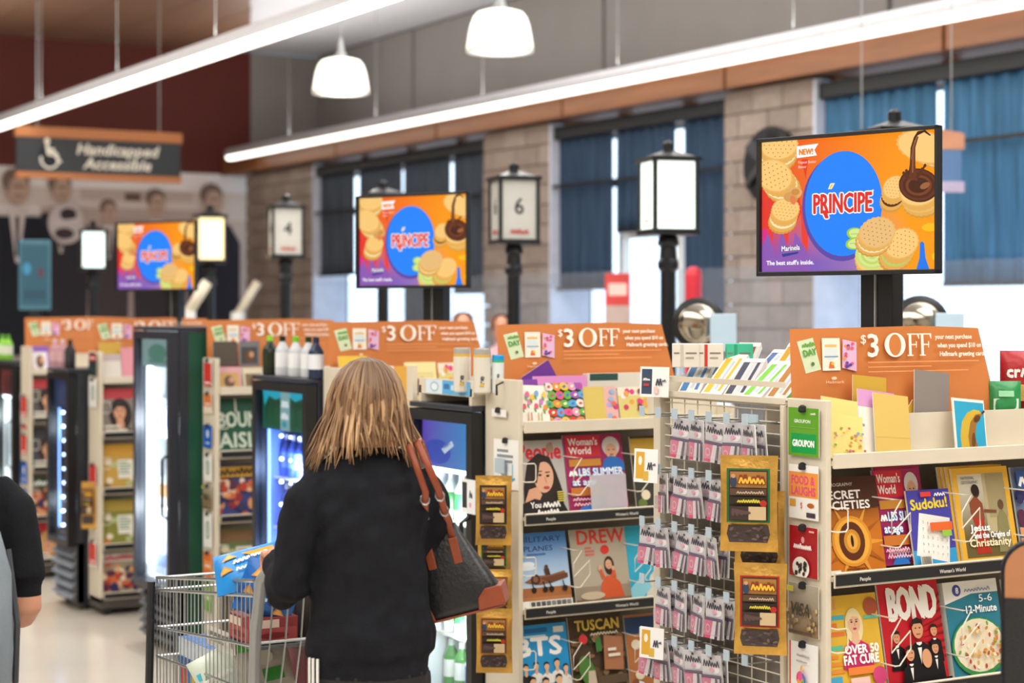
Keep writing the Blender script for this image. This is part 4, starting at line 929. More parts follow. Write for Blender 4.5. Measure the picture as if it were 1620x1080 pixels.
def card(i, x, w, h, fn, label, yo=0.03, lean=0.22, roll=0.0, dz=0.0, cat='greeting card', name='greeting_card'):
    return slab(name, label, cat, (X0[i]+x, Y0[i]+yo, CZ+dz), w, h, fn, lean, 0.0025, roll=roll)
card(0, 0.105, 0.145, 0.165, k_flor, 'yellow floral greeting card, the taller one at the left of the pockets', 0.055, roll=0.16)
card(0, 0.085, 0.13, 0.125, k_flor, 'yellow floral greeting card, the lower front one beside the gift cards', 0.028, roll=0.16)
card(0, 0.225, 0.13, 0.185, k_plain('#efe8dc', '#d39ac8'), 'white card with a lilac top band behind the tan envelope', 0.052, roll=0.14)
card(0, 0.265, 0.125, 0.175, k_tan('#d6b765'), 'large plain tan envelope leaning at the centre of the pockets', 0.034, roll=0.12, cat='envelope', name='envelope')
card(0, 0.245, 0.12, 0.125, k_tan('#cda63f'), 'mustard envelope edge rising behind the lilac banded card', 0.11, dz=0.095, roll=0.1, lean=0.12, cat='envelope', name='envelope')
slab('envelope', 'mustard envelope standing on its corner before the orange board', 'envelope', (X0[0]+0.385, Y0[0]+0.115, 1.375), 0.115, 0.115, k_tan('#c9a23c'), 0.12, 0.0025, roll=0.75)
card(0, 0.475, 0.13, 0.14, k_plain('#8d857f'), 'grey envelope with a mustard edge right of the pockets', 0.112, dz=0.09, roll=0.10, lean=0.1, cat='envelope', name='envelope')
card(0, 0.55, 0.12, 0.155, k_banana, 'blue greeting card with a banana picture', 0.03, roll=0.1)
card(1, 0.07, 0.12, 0.165, k_plain('#7a3f9a'), 'purple envelope behind the tulip card', 0.06, cat='envelope', name='envelope')
card(1, 0.085, 0.125, 0.145, k_tulip, 'white greeting card with painted tulips', 0.034, roll=0.05)
card(1, 0.215, 0.15, 0.15, k_eggs, 'greeting card covered in painted Easter eggs', 0.036)
card(1, 0.225, 0.22, 0.175, k_plain('#d99ac8', '#d48ac0'), 'pink envelope band rising behind the egg card', 0.062, cat='envelope', name='envelope')
slab('envelope', 'violet envelope corner poking up before the orange board', 'envelope', (X0[1]+0.20, Y0[1]+0.115, 1.43), 0.13, 0.13, k_plain('#6a3590'), 0.1, 0.0025, roll=-0.5)
card(1, 0.365, 0.14, 0.135, k_yp, 'yellow and pink greeting card right of the egg card', 0.034)
card(1, 0.50, 0.12, 0.13, k_mix, 'pink patterned card at the right end of the second rack', 0.032)
slab('card_box', 'white and dark boxed card set lying on the second rack top', 'box', (X0[1]+0.47, Y0[1]+0.10, 1.468), 0.26, 0.055, lambda d: (d.rect(0, 0, 100, 130, '#ded8cc'), d.rect(4, 70, 50, 130, '#2f4f4a')), 0.0, 0.03)
card(2, 0.30, 0.14, 0.17, k_plain('#d8a23a'), 'golden card left of the cooler tray behind the woman', 0.045)
card(2, 0.20, 0.13, 0.17, k_photo('#e8dfe0', '#b9a090'), 'photo card with pink band right of the woman\'s hair', 0.034)
card(2, 0.40, 0.15, 0.185, k_photo('#f0dfa0', '#e0cf90'), 'cream card with a small figure above the cooler tray', 0.05)
card(2, 0.54, 0.12, 0.18, k_mix, 'brown and cream card near the canisters', 0.04)
card(2, 0.09, 0.13, 0.215, k_plain('#e3bf3a'), 'bright yellow envelope left of the woman\'s hair', 0.06, cat='envelope', name='envelope')
card(3, 0.085, 0.13, 0.12, k_photo('#d9a0a8', '#c9a060'), 'pink photo card in the fourth rack', 0.034)
card(3, 0.215, 0.11, 0.11, k_photo('#d8ccb0', '#7a6a4a'), 'cream and brown photo card in the fourth rack', 0.034)
card(3, 0.09, 0.13, 0.125, k_plain('#5a5048'), 'dark grey card above the pink photo card', 0.112, dz=0.12, lean=0.05)
card(3, 0.22, 0.11, 0.125, k_photo('#7a7a7c', '#4a4a4e'), 'grey photo card beside the black bottles', 0.112, dz=0.12, lean=0.05)
card(4, 0.08, 0.12, 0.15, k_plain('#d9d2c8', '#b9aaa8'), 'grey and white card left of the tall cooler', 0.034)
card(4, 0.20, 0.11, 0.19, k_plain('#d98f9c'), 'pink card touching the tall cooler', 0.04)
card(4, 0.09, 0.13, 0.22, k_plain('#c9a23a'), 'mustard envelope under the small orange board', 0.066, cat='envelope', name='envelope')
card(5, 0.08, 0.12, 0.17, k_photo('#8a5ab0', '#e8e0e4'), 'purple framed card at the far left rack', 0.034)

# ================================================================ END DISPLAYS
RZ = -PI/2                                   # things on the aisle ends face -x
# wire grid end display of the nearest rack: local x runs towards the camera, local -y is the front
wg = empty('wire_display', 'cream wire grid display with small pink packs at the near aisle end', 'display', (X0[0], 4.55, 0), RZ)
MB().box(-0.035, 0.0, -0.01, 0.03, 0.0, 1.49).build('post', CREAM, wg, bevel=0.003)
MB().box(-0.075, -0.038, 0.02, 0.03, 0.1, 1.46).build('side_sign', WHITEP, wg)
MB().box(0.575, 0.59, -0.01, 0.03, 0.0, 1.49).build('post', CREAM, wg, bevel=0.003)
MB().box(0.0, 0.575, 0.03, 0.045, 0.05, 1.40).build('back_board', mat('warm_grey_board', '#7d756c', 0.7), wg)
m = MB()
for k in range(42): m.tube([(0, 0.01, 0.12+k*0.033), (0.575, 0.01, 0.12+k*0.033)], 0.0022, 5)
for k in range(9): m.tube([(0.03+k*0.065, 0.014, 0.1), (0.03+k*0.065, 0.014, 1.49)], 0.0022, 5)
tag(m.build('wire_grid', CREAMW, wg), kind='stuff')
MB().box(-0.03, 0.59, 0.0, 0.33, 1.485, 1.495).build('tray_floor', CREAM, wg)
for z in (1.50, 1.545): MB().box(-0.03, 0.59, -0.01, -0.002, z-0.008, z+0.008).build('tray_rail', CREAM, wg)
MB().box(-0.03, -0.022, 0, 0.33, 1.49, 1.55).build('tray_end', CREAM, wg)
TAGM = mat('pale_blue_tag', '#b3c4cf', 0.4, var=0.04)
def hook(u, z, L=0.10):
    h = MB().tube([(u, 0.012, z), (u, -L*0.9, z), (u, -L, z+0.006)], 0.0022, 5).build('hook', STEEL, wg)
    MB().box(u-0.013, u+0.013, -L-0.006, -L-0.003, z-0.004, z+0.026).build('price_tag', TAGM, h)
def pack_mesh():
    d = Draw(100, 150, 0.07, 0.115)
    d.rect(0, 0, 100, 150, '#dedadc'); d.rect(0, 78, 100, 150, '#c9c6ca'); d.ell(50, 138, 7, 5, '#555058', n=8); d.ell(64, 100, 26, 18, '#e6e0e4')
    d.scrib(8, 108, 84, 26, '#4a4650', 6, 5); d.ell(52, 98, 12, 8, '#d8a0b4'); d.rect(0, 66, 100, 78, '#6a5f70'); d.poly([(0, 0), (34, 0), (48, 66), (0, 66)], '#df5f86'); d.ell(20, 36, 13, 16, '#efa8bc'); d.ell(20, 36, 8, 10, '#df5f86'); d.poly([(34, 0), (58, 0), (68, 66), (48, 66)], '#eceaea'); d.poly([(58, 0), (74, 0), (80, 66), (68, 66)], '#4a444e'); d.poly([(74, 0), (88, 0), (92, 66), (80, 66)], '#d4d0d4'); d.poly([(88, 0), (100, 0), (100, 66), (92, 66)], '#5a545e')
    return d
PKB = MB().box(-0.035, 0.035, 0, 0.004, 0, 0.115).mesh('blister_pack'); PKB.materials.append(WHITEP)
PKP = pack_mesh().mb.mesh('pack_print'); PKP.materials.append(GLOSS)
BUB = MB().box(-0.026, 0.026, -0.014, 0.0, 0.012, 0.05).mesh('bubble'); BUB.materials.append(glass_mat('blister_plastic', (0.95, 0.9, 0.93), 0.15, 0.08, 0.12))
ROWN = ['top', 'second', 'third', 'fourth', 'fifth', 'lowest']
MI = wg.matrix_basis.copy()
ORD = ['first', 'second', 'third', 'fourth', 'fifth', 'sixth', 'seventh']
def pack(u, z, row, yb, n, rear):
    r = bpy.data.objects.new('blister_pack', PKB); COL.objects.link(r)
    r.matrix_world = MI @ Matrix.Translation((u, yb, z-0.118)) @ Matrix.Rotation(random.uniform(-.12, .12), 4, 'Y') @ Matrix.Rotation(random.uniform(-.3, .3), 4, 'Z') @ Matrix.Rotation(random.uniform(-.08, .12), 4, 'X')
    p = link('pack_print', PKP, r, (0, -0.0003, 0)); link('bubble', BUB, r, (0, -0.0045, 0))
    tag(r, ('rear carded pack hanging behind the %s from the left, %s row of wire display' if rear else 'pink and silver carded pack, %s from the left in the %s row of wire display') % (ORD[n], ROWN[row]), 'pack', 'small packs on the wire display')
for row, z in enumerate((1.440, 1.275, 1.115, 0.945, 0.785, 0.625)):
    n_ = 0
    for c in range(7):
        u = 0.045+c*0.083
        hook(u, z)
        if row == 0 and c < 2: continue
        if 0 < row < 5 and c > 4: continue
        if row and c == 0 and row % 2: continue
        pack(u, z, row, -0.085, n_, False); pack(u, z, row, -0.055, n_, True); n_ += 1
def price_card(u, z, w, h, col, lab, y=-0.03, rz=0.35, price='3'):
    def f(d):
        d.rect(0, 0, 100, 130, '#f2f1ee')
        if col == 'y': d.rect(8, 14, 44, 118, '#dba83a'); d.ell(26, 84, 8, 18, '#f4f0e4'); d.rect(40, 8, 62, 44, '#d8b04a')
        else: d.rect(6, 12, 42, 120, '#3c4a63'); d.scrib(12, 70, 24, 12, '#e8e4dc', 4); d.rect(14, 46, 34, 58, '#b8433c')
        d.scrib(58, 50, 20, 30, '#4a4a58', 2, 5); d.scrib(80, 66, 12, 12, '#4a4a58', 2, 3)
        if col != 'y': d.rect(52, 14, 66, 44, '#efc8c4')
    p = MI @ Vector((u, y, z)); slab('price_card', lab, 'price card', p, w, h, f, 0.05, 0.002, rz=RZ+rz)
price_card(0.02, 1.49, 0.105, 0.09, 'b', 'white and navy price card at the top corner of the wire display', y=-0.045)
price_card(0.10, 1.245, 0.085, 0.098, 'y', 'yellow and white price card in the upper middle of the wire display', y=-0.13)
price_card(0.13, 0.735, 0.085, 0.09, 'y', 'yellow and white price card low on the wire display', y=-0.13)

# flat packs piled on the tray
rnd = random.Random(21)
PC = [('#d9d4cc', '#4a7ab0'), ('#e8e4dc', '#e0b03a'), ('#c9c6c4', '#3a3f52'), ('#eceae4', '#6fbf2f'), ('#dcd8d2', '#b0783a'), ('#e6e2dc', '#5a8f3a'), ('#cfcac4', '#7a4a3a'), ('#e4e0d8', '#3f5fa8'), ('#dad6d0', '#c99a2c'), ('#efece6', '#62b82c'), ('#d2cec8', '#50505a'), ('#e8e6e0', '#a8b0b8')]
PN = ['blue', 'yellow', 'navy', 'lime', 'brown', 'green', 'maroon', 'royal blue', 'gold', 'bright green', 'charcoal', 'silver']
for k in range(12):
    u = 0.06+(k % 6)*0.10+rnd.uniform(-.02, .02); lay = k//6
    def f(d, k=k):
        a, b = PC[k]; d.rect(0, 0, 100, 300, a); d.rect(8, 20, 36, 280, b); d.rect(48, 40, 62, 250, '#b9c0c8'); d.rect(70, 30, 84, 270, b); d.rect(0, 270, 100, 300, '#e8e4dc')
    o = MB().box(-0.035, 0.035, 0, 0.02, 0, 0.21).build('carded_toothbrush', WHITEP, None)
    o.matrix_world = MI @ Matrix.Translation((u, 0.06+lay*0.15, 1.499+lay*0.03)) @ Matrix.Rotation(rnd.uniform(0.35, 0.75), 4, 'Z') @ Matrix.Rotation(-1.05+rnd.uniform(-.1, .1), 4, 'X')
    d = Draw(100, 300, 0.07, 0.21); f(d); d.build('card_print', o, GLOSS, loc=(0, -0.0003, 0))
    tag(o, 'carded pack with %s handles lying in the tray above the wire display' % PN[k], 'pack', 'carded packs in the tray')
def carton(px, py, dd, w, h, t, base, band, lab, rz=-0.6, nm='carton'):
    p = at(px, py, dd); o = MB().box(-w/2, w/2, 0, t, 0, h).build(nm, mat('carton_%s' % base.strip('#'), base, 0.5, var=0.04), None, loc=p, rot=(0, 0, rz), bevel=0.002)
    d = Draw(100, 60, w, h); d.rect(30, 2, 42, 58, band); d.rect(6, 34, 26, 38, '#8a8078'); d.rect(50, 34, 90, 38, '#8a8078'); d.rect(50, 22, 80, 26, '#a59a90'); d.build('carton_print', o, loc=(0, -0.0004, 0)); tag(o, lab, 'box')
for px, b, c, l in ((1085, '#e2dccf', '#c9c2b4', 'plain cream carton on the wire display, leftmost'), (1123, '#e6e0d4', '#cc3a34', 'cream carton with a red band on the wire display'), (1170, '#3fbf98', '#2f9f7c', 'turquoise green carton on the wire display')):
    carton(px, 581, 5.55, 0.082, 0.072, 0.05, b, c, l)
sh = empty('stock_shelf', 'cream stock shelf behind the wire display tray', 'shelf', (3.51, 4.12, 1.405))
MB().box(0.0, 0.32, 0.0, 0.40, 0.0, 0.02).build('board', CREAM, sh); MB().box(0.0, 0.32, 0.0, 0.40, 0.14, 0.165).build('board', CREAM, sh)
for a in (0.0, 0.3): MB().box(a, a+0.02, 0.0, 0.40, 0.02, 0.14).build('support', CREAM, sh)

# ---------------------------------------------------------------- gift cards on the end panels
BCLIP = MB().lathe([(0.009, 0), (0.012, 0.004), (0.010, 0.016), (0.004, 0.02)], 8).mesh('clip'); BCLIP.materials.append(BLACKP)
def gift(i, z1, h, w, fn, lab, yc=None, units=(100, 90), tilt=0.0, nm='gift_card'):
    yc = Y0[i]+PW[i]/2 if yc is None else yc
    o = slab(nm, lab, 'gift card', (X0[i]-0.010, yc, z1-h), w, h, fn, -0.0, 0.002, rz=RZ+tilt, units=units, m=GLOSS)
    link('clip', BCLIP, o, (0, -0.004, h-0.012))
    return o
def g_groupon(d):
    d.rect(0, 0, 100, 90, '#5f9f28'); d.rect(10, 6, 92, 42, '#0d9a48'); d.text('GROUPON', 14, 18, 12, '#ffffff', width=72, bold=0.8); d.text('GROUPON', 20, 62, 6, '#eaf4d8', width=54, bold=0.4); d.rect(8, 53, 90, 54, '#86bb52'); d.scrib(74, 78, 18, 5, '#eaf4d8', 4)
def g_food(d):
    d.rect(0, 0, 100, 90, '#f0eee8'); d.rect(0, 36, 100, 78, '#e8963f'); d.text('FOOD &', 8, 58, 14, '#e8507a', width=80, bold=0.8); d.text('LAUGHS', 8, 40, 14, '#e8507a', width=84, bold=0.8); d.rect(4, 20, 24, 32, '#d9a03a'); d.text('$', 40, 18, 10, '#d84a44'); d.ell(76, 24, 12, 4, '#b8602f'); d.rect(62, 4, 92, 12, '#4a3a4a')
def g_red(d):
    d.rect(0, 0, 100, 90, '#a81f24'); d.ell(48, 66, 6, 6, '#e0a0a0', n=10); d.scrib(16, 50, 66, 10, '#f4e4e0', 9, 4); d.ell(46, 16, 30, 20, '#efe8dc'); r = random.Random(1)
    for k in range(12): d.ell(28+r.random()*38, 6+r.random()*20, 5, 4, r.choice(['#2a2220', '#6a4a3a', '#c9b8a0', '#3a2a26']), rot=r.random()*90, n=7)
    d.rect(78, 82, 96, 85, '#e8b0ac')
def g_visa(d):
    d.grad(0, 0, 100, 90, lambda x, y: mixc('#8a7050', '#a8a090', y/90), 2, 4); r = random.Random(5)
    for k in range(40): d.ell(r.random()*100, 12+r.random()*40, 4, 4, r.choice(['#b99a68', '#9a8058', '#c9b48a', '#7a6448']), n=7)
    d.text('VISA', 14, 36, 22, '#45402f', width=66, bold=1.0, shear=0.2); d.rect(4, 76, 26, 86, '#d8d048'); d.rect(10, 4, 90, 9, '#5a4a38')
def g_apple(d):
    d.rect(0, 0, 100, 90, '#f1efec'); d.rect(0, 0, 5, 90, '#d84034'); d.scrib(26, 66, 50, 5, '#9a9a9a', 9); d.scrib(30, 57, 42, 5, '#9a9a9a', 8)
    for x, y, r, c in ((46, 30, 12, '#e8433a'), (54, 28, 12, '#3a7ad0'), (50, 22, 12, '#e9a23a'), (48, 34, 9, '#e05a9a'), (58, 20, 7, '#4ab06a')): d.ell(x, y, r, r*0.95, c)
    d.ell(53, 48, 3, 6, '#e9b03a', rot=-30)
gift(0, 1.487, 0.130, 0.128, g_groupon, 'green gift card with two green panels at the top of the near end panel')
gift(0, 1.333, 0.145, 0.122, g_food, 'orange and white gift card reading Food and Laughs')
gift(0, 1.168, 0.135, 0.118, g_red, 'red gift card with a cookies and cream picture')
gift(0, 1.013, 0.138, 0.125, g_visa, 'brown payment gift card with a meadow picture')
gift(0, 0.855, 0.140, 0.118, g_apple, 'white gift card with a colourful apple shape at the lower right')
def g_flyer(d): d.rect(0, 0, 100, 90, '#eeede9'); lines(d, 14, 72, 70, 3, 5, '#8d949c'); d.rect(52, 14, 80, 46, '#8fc4e4'); d.rect(57, 19, 75, 46, '#eeede9'); d.line([(20, 12), (88, 20)], 4, '#4aa3d8')
def g_small(d): d.rect(0, 0, 100, 90, '#f2f0ea'); d.rect(34, 30, 66, 54, '#c9c8c4')
gift(1, 1.303, 0.17, 0.14, g_flyer, 'white flyer with a blue phone drawing on the second end panel', yc=Y0[1]+0.07, tilt=0.12, nm='flyer')
gift(1, 1.405, 0.026, 0.10, g_small, 'small white label high on the second end panel', yc=Y0[1]+0.12, nm='label_card')
MB().tube([(X0[1]-0.004, Y0[1]+0.1, 1.50), (X0[1]-0.03, Y0[1]+0.1, 1.49), (X0[1]-0.03, Y0[1]+0.1, 1.455)], 0.004, 6).build('hook', BLACKP, RACKS[1]).matrix_world = Matrix.Identity(4)
def g_tag(bg, band, y0=20, y1=70): return lambda d: (d.rect(0, 0, 100, 90, bg), d.rect(6, y0, 94, y1, band), d.rect(20, y0+8, 80, y0+14, '#f4efe8'))
def g_ring(d): d.rect(0, 0, 100, 90, '#f0efea'); d.ell(50, 46, 22, 24, '#3f7a5a'); d.ell(50, 46, 16, 18, '#dfe8e0'); d.rect(46, 36, 54, 58, '#3f7a5a')
def g_blue(d): d.rect(0, 0, 100, 90, '#1f5fc0'); d.ell(50, 56, 14, 16, '#d8e6f4'); d.rect(30, 16, 70, 24, '#bcd4f0')
d4 = [(1.50, 0.13, g_tag('#f0ece4', '#d63a34', 0, 80), 'red and white tag at the top of the fourth end panel'), (1.335, 0.10, g_tag('#ecdcc8', '#e07f42', 30, 86), 'orange and cream gift card on the fourth end panel'), (1.175, 0.115, g_blue, 'bright blue gift card on the fourth end panel'), (1.03, 0.135, g_ring, 'white gift card with a green ring, upper of the pair'),
      (0.875, 0.12, g_visa, 'brown gift card between the two white ring cards'), (0.735, 0.17, g_ring, 'white gift card with a green ring, lower of the pair'), (0.54, 0.125, g_tag('#e87a3a', '#f09a5a', 30, 60), 'orange gift card low on the fourth end panel behind the cart'), (0.395, 0.15, g_tag('#7fb04a', '#8fc05a', 30, 60), 'green gift card lowest on the fourth end panel')]
for z, h, f, l in d4: gift(3, z, h, 0.12, f, l)
d5 = [(1.50, 0.13, g_tag('#2a3c3a', '#c9404a', 60, 88), 'dark and red tag at the top of the fifth end panel'), (1.35, 0.16, g_ring, 'white card with a faint ring on the fifth end panel'), (0.86, 0.12, g_tag('#f2efe8', '#d8453c', 0, 90), 'red and white tag in the middle of the fifth end panel'), (0.42, 0.15, g_tag('#f2efe8', '#d8453c', 8, 80), 'red and white tag low on the fifth end panel')]
for z, h, f, l in d5: gift(4, z, h, 0.15, f, l)
d6 = [(1.19, 0.14, g_tag('#f2efe8', '#d8453c', 4, 86), 'red tag highest on the far left end panel'), (1.0, 0.03, g_tag('#f2efe8', '#d8453c', 4, 86), 'thin red tag on the far left end panel'), (0.94, 0.14, g_tag('#f2efe8', '#d8453c', 4, 86), 'red tag in the middle of the far left end panel'), (0.76, 0.15, g_blue, 'sky blue gift card on the far left end panel'), (0.58, 0.12, g_blue, 'sky blue gift card lowest on the far left end panel')]
for z, h, f, l in d6: gift(5, z, h, 0.15, f, l)

# ---------------------------------------------------------------- jerky bags
GOLD = mat('gold_foil', '#cfa04c', 0.34, metal=0.65, var=0.15, scale=30, bump=0.25, bscale=50)
def jerky(loc, w, h, rz, frame, lab, band='#c9a02c', tilt=0.0):
    nx, ny = 10, 14; m = MB(); vs = []; fs = []
    for side in (-1, 1):
        for j in range(ny+1):
            for k in range(nx+1):
                a, b = k/nx, j/ny; bul = max(0, math.sin(PI*a))**0.6*max(0, math.sin(PI*min(1, max(0, (b-0.03)/0.9))))**0.6
                wr = 0.0015*math.sin(a*23+b*17)+0.001*math.sin(b*41)
                vs.append(((a-0.5)*w*(1-0.04*math.sin(PI*b)), side*(0.001+0.016*bul)+wr*bul, b*h))
    n1 = (nx+1)*(ny+1)
    for s_ in (0, 1):
        for j in range(ny):
            for k in range(nx):
                q = s_*n1+j*(nx+1)+k; f = (q, q+1, q+nx+2, q+nx+1); fs.append(f if s_ == 0 else f[::-1])
    m.add(vs, fs); o = m.build('jerky_bag', GOLD, None, smooth=True)
    o.matrix_world = Matrix.Translation(loc) @ Matrix.Rotation(rz, 4, 'Z') @ Matrix.Rotation(tilt, 4, 'Y')
    tag(o, lab, 'snack bag', 'gold jerky bags')
    d = Draw(100, 130, w*0.74, h*0.56, z0=h*0.31); d.rect(0, 0, 100, 130, frame); d.rect(5, 4, 95, 126, '#3a2c1e'); d.rect(8, 84, 92, 122, '#a8763a'); d.scrib(28, 92, 60, 24, '#8a3a1a', 6, 7); d.scrib(29, 94, 58, 20, '#e8b83a', 6, 4.5); d.ell(16, 98, 8, 14, '#2f3d52'); d.ell(16, 112, 5, 5, '#c99878')
    d.rect(8, 66, 92, 82, '#5a4030'); d.scrib(24, 70, 62, 7, '#cdb79a', 10); d.rect(8, 46, 92, 62, '#2a2018'); d.scrib(26, 49, 52, 9, '#d8c83a', 9); d.ell(86, 48, 8, 8, '#b02a22'); d.rect(8, 8, 52, 40, '#3a2c2a'); d.rect(52, 8, 92, 40, '#c9b088')
    for k in range(5): d.ell(16+k*8, 26, 4, 10, '#5a4440', rot=k*20, n=8)
    d.build('label', o, loc=(0, -0.0205, 0))
    q = Draw(100, 60, w*0.74, h*0.2, z0=h*0.09); q.poly([(6, 4), (94, 4), (100, 30), (96, 58), (4, 58), (0, 30)], '#453a38'); r = random.Random(3)
    for k in range(26): q.ell(8+r.random()*84, 8+r.random()*44, 7, 4, r.choice(['#5a4a48', '#3a302e', '#6a5652', '#4a3c3a']), rot=r.random()*180, n=7)
    q.build('meat_window', o, GLOSS, loc=(0, -0.0200, 0)); return o
Mj = lambda u, y, z: MI @ Vector((u, y, z))
def jat(px, ytop, ybot, dd, rz, frame, lab, wpx, **k):
    a = at(px, ybot, dd); h = (ybot-ytop)*dd/FPX; return jerky(a, wpx*dd/FPX, h, rz, frame, lab, **k)
jat(1185, 720, 872, 4.93, -0.75, '#1f6a34', 'large gold jerky bag with a green framed label', 92)
jat(1202, 776, 902, 5.01, -0.75, '#8a5a20', 'gold jerky bag tucked behind the two front bags', 80)
jat(1203, 890, 1035, 4.92, -0.75, '#b0201c', 'large gold jerky bag with a red framed label', 84)
jat(781, 752, 862, 6.22, -0.6, '#2a2a22', 'gold jerky bag topmost beside the cooler', 58); jat(782, 842, 918, 6.27, -0.6, '#1f7a3a', 'gold jerky bag with green edged label, second in the column', 54); jat(784, 900, 980, 6.22, -0.6, '#8a5a20', 'gold jerky bag third in the column', 54); jat(782, 962, 1064, 6.16, -0.6, '#a8622a', 'gold jerky bag lowest in the column beside the cooler', 58)
jat(141, 762, 836, 10.55, -0.7, '#8a5a3a', 'small gold snack bag hanging beside the far cooler', 26)
# strip hangers that carry the bags
def hanger(px, dd, y0, y1, lab):
    a = at(px, y0, dd); b = at(px, y1, dd); e = empty('strip_hanger', lab, 'hanger', (a.x, a.y, b.z), RZ)
    MB().box(-0.012, 0.012, 0, 0.003, 0, a.z-b.z).build('strip', WHITEP, e); MB().box(-0.03, 0.03, -0.002, 0.004, a.z-b.z-0.05, a.z-b.z).build('header', TAGM, e)
    for k in range(3): MB().tube([(0, 0, (a.z-b.z)*(0.2+0.25*k)), (0, -0.03, (a.z-b.z)*(0.2+0.25*k)), (0, -0.034, (a.z-b.z)*(0.2+0.25*k)+0.01)], 0.002, 5).build('hook', STEEL, e)
hanger(1187, 5.05, 655, 1000, 'pale strip hanger carrying the large gold bags'); hanger(790, 6.32, 725, 1040, 'pale strip hanger carrying the bag column beside the cooler')

# ---------------------------------------------------------------- coolers
LEDW = lamp_mat('cooler_strip_white', '#f4faff', 4.5); LEDB = lamp_mat('cooler_led_blue', '#cfe4ff', 9.0)
LINERW = mat('white_liner', '#e4eaf0', 0.5, var=0.03); LINERB = mat('blue_glow_liner', '#6f92e8', 0.5, var=0.1); LINERD = mat('dark_liner', '#30343c', 0.5)  # blue liner: the cooler's blue glow is put into its colour
GREEN = mat('green_cooler_side', '#0e4a36', 0.45, var=0.1)
def bottle_obj(loc, r, h, cols, lab, grp, nm='bottle', text=None, tcol='#222', rz=0.0, prof=None):
    """cols: body, label, cap"""
    b, l, c = cols; m = MB()
    if prof == 'can':
        P = [(r*0.9, 0), (r, h*0.03), (r, h*0.80), (r, h*0.80), (r, h*0.86), (r, h*0.86), (r*0.97, h*0.97), (r*0.9, h)]; C = [b, b, b, l, l, c, c, c]
    else:
        P = [(r*0.92, 0), (r, h*0.03), (r, h*0.22), (r, h*0.22), (r, h*0.58), (r, h*0.58), (r*0.93, h*0.66), (r*0.5, h*0.80), (r*0.38, h*0.86), (r*0.42, h*0.86), (r*0.42, h*0.99), (r*0.3, h)]
        C = [b, b, b, l, l, b, b, b, b, c, c, c]
    m.lathe(P, 14, col=C); o = m.build(nm, GLOSS, None, loc=loc, rot=(0, 0, rz), smooth=False); tag(o, lab, 'bottle', grp)
    if text:
        d = Draw(100, 200, r*1.1, h*0.62, z0=h*0.16); d.text(text, 72, 8, 52, tcol, rot=90, bold=1.5); d.ell(50, -4, 26, 26, '#d8b24a' if tcol == '#222' else '#2fa0d8')
        d.build('lettering', o, loc=(0, -r-0.0015, 0))
    return o
